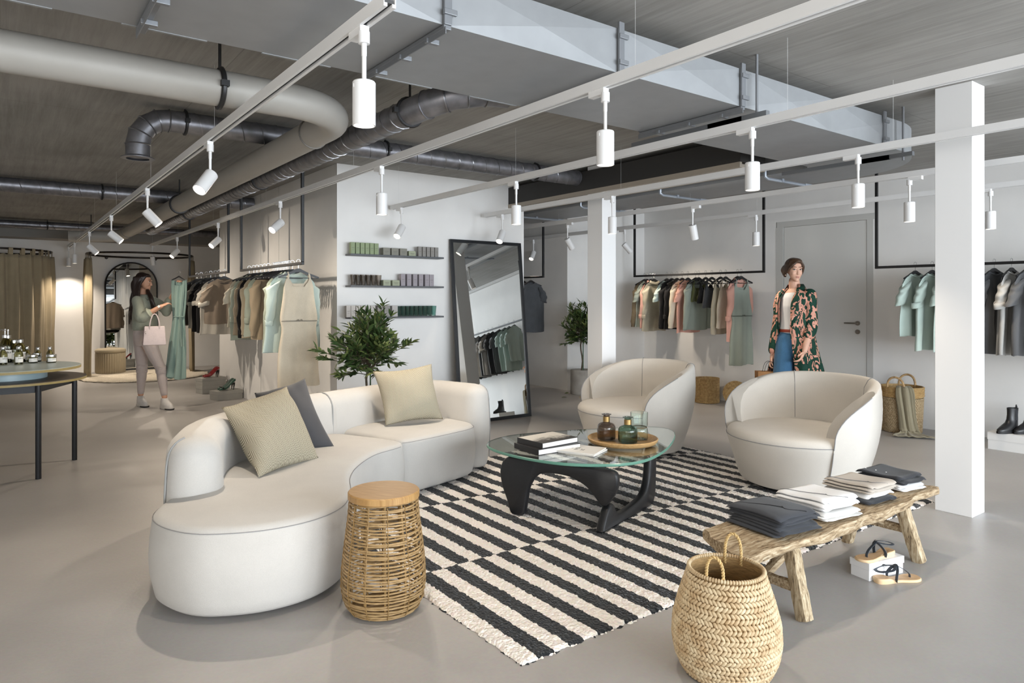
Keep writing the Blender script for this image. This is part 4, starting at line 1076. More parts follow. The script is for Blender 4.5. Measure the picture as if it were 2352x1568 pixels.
m = MB(); m.lathe([(.01, .004), (.14, .004)] + [(rb(z) - .004, z) for z in [.02 * q for q in range(1, 19)]] + [(rb(.38) - .008, .38)] + [(rb(z) - .012, z) for z in [.36 - .02 * q for q in range(17)]] + [(.13, .016), (.01, .014)], 56); m.build('inner_wall', mat('hyacinth_inner', 'a5865a', .8, var=.25, vscale=30, bump=.4, bscale=50, stretch=(1, 1, 4)), bk)
m = MB()
N = 84
for k in range(N):
    a = 2 * pi * k / N; er = V(cos(a), sin(a), 0); et = V(-sin(a), cos(a), 0); M = Matrix((er * .0085, et * .0062, V(0, 0, 1) * .0085)).transposed(); m.ball(er * .137 + V(0, 0, .384), 1, 8, 5, M)
m.build('rim', M_hya, bk, ang=80)
def twisted(m, pts, r, pitch=.011):
    pts = resample(pts, 90); L = sum((b - a).length for a, b in zip(pts, pts[1:]))
    prev = V(0, 0, 1); 
    for s in (0, pi):
        q = []
        for i, p in enumerate(pts):
            t = (pts[min(i + 1, 89)] - pts[max(i - 1, 0)]).normalized(); u = V(.3, .9, .1); u = (u - t * u.dot(t)).normalized(); w_ = t.cross(u)
            a = s + 2 * pi * (L * i / 89) / (pitch * 2); q.append(p + (u * cos(a) + w_ * sin(a)) * r * .55)
        m.tube(q, r * .62, 6)
def handle(bk, a, half, r, zb, zt, lean, rad, name='handle', mt=None):
    p = []
    for k in range(17):
        t = pi * k / 16; q = a + half * cos(t) ; rr_ = r + lean * sin(t)
        p.append(V(rr_ * cos(q), rr_ * sin(q), zb + (zt - zb) * sin(t) ** .7))
    p = [V(p[0].x, p[0].y, zb - .03)] + p + [V(p[-1].x, p[-1].y, zb - .03)]
    m = MB(); twisted(m, p, rad); m.build(name, mt or M_rope, bk)
handle(bk, math.atan2(.30, .95) + 0.12, .24, .131, .385, .475, .0, .0058)
handle(bk, pi + .32, .24, .131, .385, .465, -.0, .0058)

# ---- sandals and their box
M_cardw = mat('white_card', 'e9ebee', .6)
def lidbox(name, label, c, d, h, lid, rz, mt, mt2=None, grp='shoe boxes', gap=.004):
    o = thing(name, label, 'shoe box', c, rz, grp)
    m = MB(); m.box((0, 0, (h - lid * .3) / 2), (d[0] - 2 * gap, d[1] - 2 * gap, h - lid * .3)); m.build('box_body', mt, o, smooth=False, bev=.001)
    m = MB(); m.box((0, 0, h - lid / 2), (d[0], d[1], lid)); m.build('lid', mt2 or mt, o, smooth=False, bev=.0015)
    return o
e1 = V(3.716 - 3.465, 1.644 - 1.694); sb = math.atan2(1.644 - 1.694, 3.716 - 3.465)
lidbox('shoe_box', 'white shoe box carrying a sandal, under the log bench', (3.60, 1.719, 0), (.262, .112), .088, .036, sb, M_cardw)
M_sole = mat('tan_sole_leather', 'd2ac82', .55, var=.08, vscale=30); M_solee = mat('sole_edge', 'e0c29a', .6); M_strapb = mat('blue_grey_leather', '3e4650', .5, var=.15, vscale=40)
def sandal(label, c, rz, mir=1):
    s = thing('sandal', label, 'sandal', c, rz, 'pair of sandals')
    half = [(-.125, .0), (-.122, .018), (-.108, .029), (-.08, .033), (-.04, .030), (0, .031), (.04, .040), (.075, .045), (.105, .038), (.122, .020), (.127, 0)]
    other = [(.122, -.022), (.105, -.036), (.075, -.040), (.04, -.035), (0, -.025), (-.04, -.026), (-.08, -.031), (-.108, -.028), (-.122, -.018)]
    pts = [(x, y * mir) for x, y in half + other]; pts = [p.to_2d() for p in resample(catmull([(x, y, 0) for x, y in pts], 6, True), 70, True)]
    if mir > 0: pts = pts[::-1]
    hz = lambda x: .012 * sstep(-.02, -.07, x)
    m = MB(); m.loft([[V(p.x, p.y, 0 if p.x > -.04 or z == 0 else 0) if z == 0 else V(p.x, p.y, z + hz(p.x)) for p in offs(pts, d_)] for d_, z in ((-.003, 0), (0, .003), (0, .011), (-.002, .013))]); m.build('sole', M_solee, s, ang=50)
    m = MB(); m.loft([[V(p.x, p.y, z + hz(p.x)) for p in offs(pts, d_)] for d_, z in ((-.003, .0126), (-.004, .0145), (-.012, .0142))]); m.build('footbed', M_sole, s, ang=60)
    def st(p, w_=.006, nm='strap'):
        m = MB(); m.tube([V(x, y * mir, z) for x, y, z in catmull(p, 6)], w_, 6, flat=.22); m.build(nm, M_strapb, s)
    st([(.07, .003, .014), (.068, .003, .03), (.045, .0, .05), (.0, .0, .075), (-.005, 0, .078)], .008, 'toe_strap')
    st([(-.03, -.028, .008), (-.03, -.032, .03), (-.015, -.02, .06), (-.005, 0, .076), (-.015, .022, .06), (-.03, .034, .03), (-.03, .031, .008)], .0095, 'side_strap')
    st([(-.005, 0, .077), (-.05, .035, .068), (-.1, .024, .06), (-.115, 0, .058), (-.1, -.024, .06), (-.05, -.035, .066), (-.005, 0, .077)], .0085, 'ankle_strap')
    m = MB(); m.tube([V(-.045 + .008 * cos(t * pi / 4), -.036 * mir, .066 + .006 * sin(t * pi / 4)) for t in range(8)], .0014, 5, closed=True); m.build('buckle', M_steel, s)
    m = MB(); m.box((-.055, 0, .0147), (.016, .006, .0006)); m.build('stamp', M_ink, s)
    return s
sandal('blue-grey strapped sandal standing on the white shoe box', (3.575, 1.715, .088), sb + pi, 1)
sandal('blue-grey strapped sandal lying on the floor before the white shoe box', (3.585, 1.615, 0), math.atan2(1.575 - 1.665, 3.68 - 3.49), -1)
# =============== CLOTHES RACKS, HANGERS, GARMENTS ===============
BARZ = 1.74
def rack(label, x, y0, y1, z=BARZ, r=.0135):
    o = thing('clothes_rack', label, 'clothes rack', (x, (y0 + y1) / 2, CH), 0, 'ceiling-hung clothes racks')
    m = MB(); m.box((x, (y0 + y1) / 2, z), (2 * r, y1 - y0 + 2 * r, 2 * r)); m.build('hanging_bar', M_black, o, w=True, smooth=False, bev=.003)
    for y in (y0, y1):
        m = MB(); m.box((x, y, (z + r + CH) / 2), (2 * r, 2 * r, CH - z - r)); m.build('post', M_black, o, w=True, smooth=False, bev=.003)
    return o
# hanger (one mesh each, shared): hook on the bar, flat wooden shoulders, trouser rail
M_hang = mat('black_hanger_wood', '1c1c1e', .4, var=.1, vscale=30); M_hook = mat('hook_steel', 'b9b9b9', .25, metal=1)
m = MB(); pts = [V(.018 * cos(t), 0, .008 + .018 * sin(t)) for t in [pi * 1.15 - k * pi * 1.45 / 14 for k in range(15)]] + [V(.006, 0, -.022), V(0, 0, -.035), V(0, 0, -.075)]
m.tube(pts, .002, 6); ME_hook = m.mesh('hook', M_hook)
m = MB(); sh = []
up = [(0, -.060), (.02, -.063), (.05, -.078), (.11, -.104), (.17, -.125), (.21, -.139)]; lo = [(.213, -.152), (.16, -.142), (.10, -.124), (.05, -.104), (.015, -.094), (0, -.092)]
half = up + lo; ol = [(x, z) for x, z in half] + [(-x, z) for x, z in half[::-1]][1:-1]
def hang_y(x): return .018 * (abs(x) / .21) ** 2
vs = []; n = len(ol)
for s_ in (-.007, .007): vs += [V(x, s_ * (1 - .3 * abs(x) / .21) - hang_y(x), z) for x, z in ol]
m.add(vs, [tuple(range(n)), tuple(range(2 * n - 1, n - 1, -1))] + [(i, n + i, n + (i + 1) % n, (i + 1) % n) for i in range(n)])
ME_shoulder = m.mesh('shoulders', M_hang, ang=40)
m = MB(); m.tube([V(-.195, -.016, -.145), V(-.195, -.016, -.152), V(.195, -.016, -.152), V(.195, -.016, -.145)], .0035, 6); ME_rail = m.mesh('trouser_rail', M_hang)
def hanger(x, y, rz, label, z=BARZ, rail=True, grp='black hangers'):
    label = ' '.join(label.split()[:16])
    h = thing('clothes_hanger', label, 'hanger', (x, y, z + .0155), rz, grp)
    put('hook', ME_hook, h); put('shoulders', ME_shoulder, h, scale=(.92, 1, 1))
    if rail: put('trouser_rail', ME_rail, h)
    return h
def garment(kind, label, x, y, rz, mt, seed, z=BARZ, length=.62, sw=.215, wid=.235, sleeve=.2, fold=.012, collar=False, cuffm=None, belt=None, flare=0, neck=.075, ndrop=.05, name=None, grp=None, cat=None, thick=.034, roll=False, waist=0, placket=None):
    """kind: tee | shirt | sweater | tank | slip"""
    rr = random.Random(seed); ph = [rr.uniform(0, 6.28) for _ in range(8)]
    g = thing(name or {'tee': 'tee_shirt', 'shirt': 'shirt', 'sweater': 'sweater', 'tank': 'tank_top', 'slip': 'dress'}[kind], label, cat or {'tee': 'T-shirt', 'slip': 'dress', 'tank': 'top'}.get(kind, kind), (x, y, z + .0155), rz, grp)
    z0 = -.068
    strap = kind in ('tank', 'slip')
    tz = -.20 if strap else 0
    def shz(ax): return z0 - (.115 / .21) * max(0, ax - .03) - .02 * max(0, (ax - .15) / .05) ** 2 * (1 if not strap else 0)
    NV, NU = 26, 48; rings = []
    zh = z0 - length
    for i in range(NV + 1):
        v = i / NV; ring = []
        if strap: w_ = lerp(.145, wid, sstep(0, .25, v))
        else: w_ = lerp(sw, wid, sstep(0, .5, v)) + (.015 * sin(pi * min(1, v / .3)) if v < .3 else 0)
        if waist: w_ *= 1 - waist * math.exp(-((v - .38) / .12) ** 2)
        w_ += flare * v ** 1.5
        d_ = lerp(.012, thick, sstep(0, .3, v)) * (1 - .25 * v) + (flare * .3 * v)
        for k in range(NU):
            a = 2 * pi * k / NU; ca, sa = cos(a), sin(a)
            X = w_ * ca; ax = abs(X)
            if strap:
                zt = -.205 + (.05 * max(0, 1 - (abs(ax - .105) / .05) ** 2) if ax > .055 else 0) - (.03 if sa < 0 and ax < .1 else 0) - .06 * max(0, (ax - .12) / .025)
            else:
                zt = shz(ax)
                nk = max(0, 1 - (ax / neck) ** 2)
                if nk > 0: zt = min(zt, z0 - .012 - (ndrop if sa < 0 else .008) * nk)
            Z = lerp(zt, zh + .006 * sin(3 * a + ph[0]), v)
            fw = 1.35 * fold * v ** .6 * (sin(5 * X / .2 + ph[1] + (1 if sa > 0 else 0)) + .6 * sin(11 * X / .2 + ph[2] + 2 * v))
            Y = d_ * (abs(sa) ** .7) * (1 if sa > 0 else -1) + fw * abs(sa) ** .5 - hang_y(min(.21, ax)) * (1 - v)
            ring.append(V(X + .006 * sin(9 * v + ph[3]) * v, Y, Z))
        rings.append(ring)
    m = MB(); m.loft(rings, False, False); m.build('body', mt, g, ang=180)
    if strap:
        for s in (-1, 1):
            m = MB(); m.tube([V(s * .105, -.024, -.16), V(s * .10, -.018, -.12), V(s * .098, -.006, -.098), V(s * .098, .010, -.12), V(s * .104, .012, -.16)], .009, 6, flat=.25, up=(0, 1, 0)); m.build('strap', mt, g)
    else:
        for s in (-1, 1):
            m = MB(); rs_ = []; NS = 14; L = sleeve
            sx, sz = s * (sw - .026), shz(sw - .03) - .05
            out = rr.uniform(.22, .34) if kind == 'tee' else rr.uniform(.04, .13)
            if roll: L = sleeve
            for i in range(NS + 1):
                t = i / NS; cx = sx + s * (out * L * t * (1 - .25 * t) + .004 * sin(6 * t + ph[4])); cz = sz - L * t * (.93); cy = -.012 - hang_y(.2) * (1 - t) - .02 * sin(pi * t) * (1 if kind != 'tee' else .3)
                ry = lerp(.042, .030 if L > .35 else .04, t); rx = lerp(.066, .034 if L > .35 else .062, t ** .8) * (1 + .10 * sin(14 * t + ph[5]))
                if kind == 'sweater' and L > .35 and t > .86: rx *= .78
                if kind in ('sweater', 'shirt') and .6 < t < .86 and L > .35: rx *= 1.15
                ring = []
                for k in range(20):
                    a = 2 * pi * k / 20
                    lift = .045 * (1 - t) ** 2 * cos(a) * s   # top of the sleeve head meets the sloping shoulder
                    ring.append(V(cx + rx * cos(a), cy + ry * sin(a) + .004 * sin(3 * a + 9 * t + ph[6]), cz - (lift if t < .7 else 0) + (-s * cos(a)) * -.0 + (.03 * s * cos(a) * -1 if kind == 'tee' and t > .6 else 0) * t * .6))
                rs_.append(ring)
            m.loft(rs_, True, False); m.build('sleeve', mt, g, ang=180)
            if roll:
                c = rs_[-1]; cc = sum(c, V(0, 0, 0)) / 20; m = MB()
                m.loft([[cc + (p - cc) * k_ + V(0, 0, dz) for p in c] for k_, dz in ((1.0, .03), (1.10, .034), (1.14, .01), (1.10, -.022), (.98, -.026))], False, False); m.build('rolled_cuff', cuffm or mt, g, ang=180)
        # neckband or collar
        m = MB(); q = []
        for k in range(28):
            a = 2 * pi * k / 28; X = neck * cos(a); nk = 1 - cos(a) ** 2
            q.append(V(X, -.012 * sin(a) * -1 - .004 if sin(a) > 0 else .012 * sin(a) - .010, shz(abs(X)) - .010 - (ndrop * nk if sin(a) < 0 else .008 * nk)))
        if collar:
            m.loft([[p + V(0, 0, .016) for p in q], [p * 1 + V(0, 0, .012) + V(p.x * .1, -.012 if p.y < 0 else .006, 0) for p in q], [p + V(p.x * .35, -.014 if p.y < -.005 else .008, -.016) for p in q]], False, False); m.build('collar', mt, g, ang=180)
        else:
            m.tube(q, .0065, 6, closed=True); m.build('neckband', mt, g)
    if placket:
        m = MB(); m.tube([V(.004 + .003 * sin(8 * t), -thick * (.62 + .3 * sin(pi * t)) - .014, lerp(z0 - ndrop - .02, zh + .01, t)) for t in [k / 12 for k in range(13)]], .004, 6); m.build('placket', placket, g)
    if belt:
        zb = lerp(-.2, zh, .40); wb = rings[int(.40 * NV) - 1]
        zc = sum(p.z for p in wb) / len(wb)
        m = MB(); m.tube([V(p.x * 1.02, p.y * 1.12, zc) for p in wb], .006, 6, closed=True); m.tube([V(-.03, -thick * 1.2, zc), V(-.015, -thick * 1.35, zc + .014), V(0, -thick * 1.3, zc), V(.016, -thick * 1.35, zc + .014), V(.03, -thick * 1.2, zc)], .004, 6)
        m.build('tie_belt', belt, g)
    return g
Fb = lambda n, c, **k: fabric('cloth_' + n, c, **{**dict(weave=420, var=.14, bump=.25), **k})
C = dict(
 brown=Fb('brown', '6b5f53'), dark=Fb('dark', '2f2c2a'), black=Fb('black', '1b1a1a'), grey=Fb('grey', '9b958b'), taupe=Fb('taupe', '7b6f62'), lgrey=Fb('lgrey', 'aaa59b'),
 cream=Fb('cream', 'cbc2b0'), sage=Fb('sage', 'a6ae9f'), mint=Fb('mint', 'b3c2bb'), tan=Fb('tan', 'a1917a'), beige=Fb('beige', 'b3a58d'), oat=Fb('oat', 'd3c8b4', c2='b9ac97'),
 tweed=Fb('tweed', '7d6f58', c2='4b4234', weave=260), pink=Fb('pink', 'd8a596'), linen=Fb('linen', 'b9b09c', c2='958d7b'), cream2=Fb('cream2', 'd9ceb9'), greysage=Fb('greysage', '969f95'), olive=Fb('olive', '5a5d3b'), char=Fb('char', '45474a'), melange=Fb('melange', '55575a', c2='3b3d40', weave=300),
 sand=Fb('sand', 'b9b19d'), mint2=Fb('mint2', 'b4c4bc'), dgrey=Fb('dgrey', '5d5e60'), mgrey=Fb('mgrey', 'a5a4a1'))
# ---- left wall racks
rack('black ceiling-hung rack with brown and grey tops, beyond the one nearest the sofa', 2.3, 9.05, 11.25)
far = [('sweater', 'brown', .66, .2), ('tee', 'dark', .64, .2), ('tee', 'grey', .68, .2), ('tee', 'black', .72, .2), ('tee', 'black', .73, .2), ('tee', 'lgrey', .74, .2), ('tee', 'taupe', .60, .22)]
fl = ['brown long-sleeved top, furthest on the far rack', 'dark brown tee second from the far end of the far rack', 'grey-beige tee third on the far rack', 'black tee, the further of two neighbours on the far rack', 'black tee, the nearer of two neighbours on the far rack', 'long pale grey tee just behind the taupe one on the far rack', 'taupe short-sleeved tee nearest the camera on the far rack']
ys = [10.75, 10.5, 10.2, 9.95, 9.7, 9.5, 9.25]
for i, ((k, c, ln, sl), y) in enumerate(zip(far, ys)):
    rz = R(rng.uniform(-6, 6)); hanger(2.3, y, rz, 'black hanger of the far rack, %s from its far end, under a top' % ORD[i])
    garment(k, fl[i], 2.3, y, rz, C[c], 20 + i, length=ln, sleeve=sl if k == 'tee' else .55, grp='tops on the far rack', cuffm=C['lgrey'], roll=(k == 'tee'), fold=.014)
rack('black ceiling-hung rack nearest the sofa, packed with black hangers', 2.3, 6.42, 8.48)
near = [(8.15, 'tee', 'cream', .60, 'cream short-sleeved tee at the far end of the near rack'), (7.98, 'shirt', 'sage', .74, 'sage shirt with a rolled cuff behind the beige top on the near rack'), (7.86, 'shirt', 'tan', .68, 'brown cardigan with rolled sleeves on the near rack'),
        (7.72, 'sweater', 'black', .70, 'black jumper in the middle of the near rack'), (7.58, 'sweater', 'beige', .70, 'tan cardigan beside the black jumper'), (7.45, 'shirt', 'sage', .68, 'pale sage shirt with a collar before the tan cardigan'), (7.30, 'sweater', 'tan', .70, 'sand-coloured jumper with puffed sleeves on the near rack'),
        (6.80, 'shirt', 'sage', .8, 'pale green shirt half hidden behind the mint shirt'), (6.70, 'shirt', 'mint', .80, 'large mint shirt with rolled sleeves behind the cream dress'), (6.53, 'slip', 'oat', 1.12, 'cream sleeveless belted dress hanging at the near end of the rack')]
used = set()
for i, (y, k, c, ln, lb) in enumerate(near):
    rz = R(rng.uniform(-5, 5)) if k != 'slip' else 0
    hanger(2.3, y, rz, 'black hanger holding the %s, near left rack' % ' '.join(lb.split()[:4]))
    garment(k, lb, 2.3, y, rz, C[c], 40 + i, length=ln, sleeve={'tee': .2, 'shirt': .40, 'sweater': .56, 'slip': 0}[k], grp='garments on the near rack', collar=(k == 'shirt'), roll=(k == 'shirt'), fold=.016 if k != 'slip' else .010, wid=.25 if k == 'shirt' else (.185 if k == 'slip' else .235), flare=.02 if k == 'slip' else (.03 if c == 'mint' else 0), belt=mat('belt_cord', '8a8478', .8) if k == 'slip' else None, waist=.12 if k == 'slip' else 0)
# bare hangers between the jumpers and the mint shirt
for i in range(12):
    y = 7.24 - i * .036
    hanger(2.3, y, R(rng.uniform(-4, 4)), 'bare black hanger in the packed row before the mint shirt, %s from its far end' % ORD[i], grp='bare hangers of the near rack')
# ---- rack behind the leaning mirror
rack('black ceiling-hung rack seen beyond the leaning mirror, with grey tees', 6.62, 8.12, 10.2)
for i, (y, c, lb) in enumerate(((8.62, 'dgrey', 'dark grey tee on the further hanger beyond the mirror'), (8.42, 'melange', 'dark melange tee with its front in view beyond the leaning mirror'))):
    hanger(6.62, y, 0, 'black hanger %s beyond the leaning mirror' % ('holding the hidden further tee' if i == 0 else 'of the melange tee'), rail=False)
    garment('tee', lb, 6.62, y, R(-4), C[c], 70 + i, length=.80, sleeve=.2, grp='grey tees beyond the mirror', wid=.24)
# ---- right wall, far rack
rack('black ceiling-hung rack with pink, sage and black clothes on the right-hand wall', 7.55, 4.97, 7.12)
hk = [1481, 1486, 1495.5, 1502, 1531.6, 1542.8, 1554.9, 1567, 1580, 1598, 1605, 1621, 1635, 1655, 1667, 1694, 1702]
it = [('sweater', 'tweed', .66, 'brown tweed jumper at the far end of the pink and sage rack'), ('tee', 'greysage', .68, 'grey-green short-sleeved top next to the tweed jumper'), ('shirt', 'pink', .70, 'pink shirt with rolled cuffs at the far end of the rack'), ('shirt', 'linen', .74, 'natural linen shirt with a rolled cuff beside the far pink shirt'),
      ('tee', 'mint', .30, 'small cropped mint top beside the linen shirt'), ('sweater', 'black', .70, 'black jumper with ribbed cuffs on the pink and sage rack'), ('shirt', 'black', .70, 'black shirt behind the cream cardigan'), ('sweater', 'cream2', .68, 'cream speckled cardigan in the middle of the rack'), ('tee', 'pink', .74, 'pink short-sleeved blouse beside the cream cardigan'),
      ('sweater', 'greysage', .70, 'sage green jumper in the middle of the pink and sage rack'), ('tank', 'olive', .32, 'olive green cropped top with a bow over the sage jumper'), ('tank', 'black', .34, 'black strappy top behind the charcoal camisole'), ('tank', 'char', .40, 'charcoal camisole beside the olive top'), ('slip', 'sand', .74, 'long beige camisole on the pink and sage rack'), ('tank', 'cream', .66, 'cream vest top next to the near pink shirt'),
      ('shirt', 'pink', .82, 'long pink shirt with rolled sleeves behind the sage dress'), ('slip', 'greysage', 1.12, 'sage green sleeveless belted dress at the near end of the rack')]
for i, (px, (k, c, ln, lb)) in enumerate(zip(hk, it)):
    y = atX(px, 640, 7.55).y; y = min(y, 7.0)
    rz = R(rng.uniform(-8, 4))
    hanger(7.55, y, rz, 'black hanger, %s hook from the left on the pink and sage rack' % ORD[i])
    g = garment(k, lb, 7.55, y, rz, C[c], 90 + i, length=ln, sleeve={'tee': .18, 'shirt': .42, 'sweater': .58}.get(k, 0), grp='clothes on the pink and sage rack', collar=(k == 'shirt'), roll=(k == 'shirt'), wid=.185 if k in ('slip', 'tank') else .235, flare=.03 if ln > 1 else 0, belt=mat('belt_dark', '5d645c', .8) if ln > 1 else None, waist=.10 if ln > 1 else 0)
    if c == 'olive':
        m = MB(); 
        for s in (-1, 1): m.ball((s * .05, -.07, -.33), (.055, .03, .045), 14, 8)
        m.ball((0, -.085, -.33), (.022, .02, .028)); m.build('bow', Fb('bow', '6f7444'), g)
# ---- right wall, near rack (continues out of the picture; the leaning mirror shows the rest)
rack('black ceiling-hung rack with mint and grey tees on the right, behind the near column', 7.55, .2, 3.61)
seq = [(3.22, 'mint2', 'mint green tee at the far end of the near right rack'), (3.06, 'mint2', 'mint green tee second from the far end of the near right rack'), (2.92, 'mint2', 'mint green tee partly behind the near column'), (2.74, 'dgrey', 'dark grey tee hidden behind the near column'),
       (2.52, 'char', 'charcoal tee just right of the near column'), (2.38, 'mgrey', 'pale grey tee between two dark ones on the near right rack'), (2.24, 'dgrey', 'dark grey tee at the right edge of the picture'),
       (2.02, 'mgrey', 'grey tee seen only in the leaning mirror, first of its row'), (1.86, 'char', 'charcoal tee seen only in the leaning mirror'), (1.70, 'dgrey', 'dark grey tee seen only in the leaning mirror'), (1.50, 'mint2', 'mint tee seen only in the leaning mirror, nearer one'), (1.36, 'sage', 'sage tee seen only in the leaning mirror'), (1.2, 'mgrey', 'pale grey tee seen only in the leaning mirror, last of its row'), (1.04, 'char', 'charcoal tee at the end of the row in the leaning mirror'), (.88, 'mgrey', 'grey tee near the end of the mirrored row')]
for i, (y, c, lb) in enumerate(seq):
    rz = R(rng.uniform(-20, -8))
    hanger(7.55, y, rz, 'black hanger, %s hook from the left on the near right rack' % ORD[i], rail=False)
    garment('tee', lb, 7.55, y, rz, C[c], 130 + i, length=.80 if i else .66, sleeve=.21, grp='tees on the near right rack', roll=(i in (1, 5, 8)), wid=.235, fold=.024)
# =============== SHELF WALL, MIRROR, PLANTS, BASKETS, BOOTS ===============
M_shelf = mat('shelf_grey', '55585c', .5, var=.05)
SX0, SX1, SYF = 2.88, 3.985, 6.64
def boxes(zs, items, shelf, grp):
    pass
def bx(px): return atY(px, 600, 6.66).x
zm = lambda x: 770 + x / 7.838
def shelf(zt, label):
    o = thing('wall_shelf', label, 'shelf', ((SX0 + SX1) / 2, BY0, zt), 0, 'grey wall shelves')
    m = MB(); m.box(((SX0 + SX1) / 2, (SYF + BY0) / 2, zt - .009), (SX1 - SX0, BY0 - SYF - .001, .018)); m.build('shelf_board', M_shelf, o, w=True, smooth=False, bev=.001)
M_lab = mat('tiny_label_print', '6c6b64', .7)
def carton(label, x0, x1, z, h, mt, grp, dp=.06, y=6.665, band=True):
    o = thing('cosmetics_box', label, 'box', ((x0 + x1) / 2, y + dp / 2, z), 0, grp)
    m = MB(); m.box((0, 0, h / 2), (x1 - x0, dp, h)); m.build('carton', mt, o, smooth=False, bev=.0012)
    if band:
        m = MB()
        for k, f in ((.55, .62), (.5, .5), (.35, .42)):
            m.box((0, -dp / 2 - .0003, h * k), ((x1 - x0) * f, .0004, .002))
        m.build('printed_lines', M_lab, o, smooth=False)
    return o
Z1, Z2, Z3 = 1.868, 1.543, 1.215
shelf(Z1, 'grey shelf at the top of the shelf wall, with green and grey boxes'); shelf(Z2, 'grey shelf in the middle of the shelf wall, with smoky tumblers'); shelf(Z3, 'grey shelf at the bottom of the shelf wall, with green tumblers')
Mg = mat('box_green', '8c9a78', .6); Mgr = mat('box_greige', '86857b', .6); Mlg = mat('box_warm_grey', '8d8a86', .6); Msg = mat('box_pale_green', '9fa58d', .6); Mli = mat('box_lilac_grey', '9a949a', .6); Mpg = mat('box_pale_grey', 'b1aeab', .6)
def row(xs, w_, z, h, mt, what, grp, where):
    for i, x in enumerate(xs):
        a = bx(zm(x)); b = bx(zm(x + w_)); pos = 'leftmost' if i == 0 else ('rightmost' if i == len(xs) - 1 else ORD[i] + ' from the left')
        carton('%s, %s in its row on the %s' % (what, pos, where), a, b, z, h, mt, grp, dp=min(.07, max(.04, (b - a))))
row([288, 375, 462, 547, 630, 713], 72, Z1, .118, Mg, 'tall green cosmetics box', 'green boxes on the top shelf', 'top shelf')
row([868, 1020, 1172], 126, Z1, .078, Mgr, 'greige square box', 'greige boxes on the top shelf', 'top shelf')
a = bx(zm(1332)); carton('small low green-grey box on the top shelf, alone before the tall grey boxes', a, bx(zm(1455)), Z1, .055, Msg, None)
row([1502, 1577, 1653, 1728, 1802], 60, Z1, .108, Mlg, 'tall warm grey box', 'warm grey boxes on the top shelf', 'top shelf')
row([872, 1035], 130, Z2, .06, Msg, 'low pale green box', 'low green boxes on the middle shelf', 'middle shelf')
row([1190, 1298, 1407, 1512, 1622, 1704], 76, Z2, .13, Mli, 'tall lilac-grey box', 'lilac-grey boxes on the middle shelf', 'middle shelf')
row([205, 290, 380, 470, 558, 648], 78, Z3, .118, Mpg, 'pale grey box', 'pale grey boxes on the bottom shelf', 'bottom shelf')
row([768, 892], 100, Z3, .12, Mlg, 'warm grey box', 'warm grey boxes on the bottom shelf', 'bottom shelf')
a = bx(zm(1030)); carton('broad pale grey box beside the green tumblers on the bottom shelf', a, bx(zm(1130)), Z3, .115, Mpg, None)
# tumblers
M_smk, M_grn = glass('smoky_tumbler', 'd0c7be', .02), glass('green_tumbler', 'aed0c8', .02)
def tumbler_mesh(name, gm):
    m = MB(); n = 10; prof = [(.0, .001), (.020, .001), (.0225, .006), (.026, .05), (.0315, .118), (.029, .118), (.0235, .05), (.0195, .014), (.0, .012)]
    m.lathe(prof[1:-1], 20); return m.mesh(name, gm, ang=25)
def tumblers(xs, z, gm, what, grp, where):
    me = tumbler_mesh('glass_body', gm)
    for i, x in enumerate(xs):
        pos = 'leftmost' if i == 0 else ('rightmost' if i == len(xs) - 1 else ORD[i] + ' from the left')
        t = put('tumbler', me, None, (bx(zm(x)), 6.70, z)); tag(t, '%s, %s on the %s' % (what, pos, where), 'glass', grp)
        t.scale = (1.0, 1.0, .95)
tumblers([345, 440, 532, 625, 718, 810], Z2, M_smk, 'smoky glass tumbler', 'smoky tumblers on the middle shelf', 'middle shelf')
tumblers([1180 + 78 * k for k in range(9)], Z3, M_grn, 'dark green glass tumbler', 'green tumblers on the bottom shelf', 'bottom shelf')

# ---- leaning mirror
M_mir = mat('mirror_glass', 'e9ecec', .0, metal=1)
mi = thing('leaning_mirror', 'tall black-framed mirror leaning against the shelf wall', 'mirror', (4.61, 6.51, 0))
mb, mt_, mw = V(4.615, 6.515, 0.0), V(4.63, 6.745, 2.085), 1.01
ex = V(1, 0, 0); ez = (mt_ - mb).normalized(); ey = ez.cross(ex); MM = Matrix((ex, ey, ez)).transposed(); Hm = (mt_ - mb).length; fw = .035
m = MB()
for c, d in (((0, 0, fw / 2), (mw, .03, fw)), ((0, 0, Hm - fw / 2), (mw, .03, fw)), ((-mw / 2 + fw / 2, 0, Hm / 2), (fw, .03, Hm)), ((mw / 2 - fw / 2, 0, Hm / 2), (fw, .03, Hm))): m.box(mb + MM @ V(*c), d, MM)
m.build('frame', mat('mirror_frame_black', '15171b', .4, spec=.5), mi, w=True, smooth=False)
m = MB(); m.box(mb + MM @ V(0, .002, Hm / 2), (mw - fw * 2 + .004, .008, Hm - 2 * fw + .004), MM); m.build('mirror_glass', M_mir, mi, w=True, smooth=False)

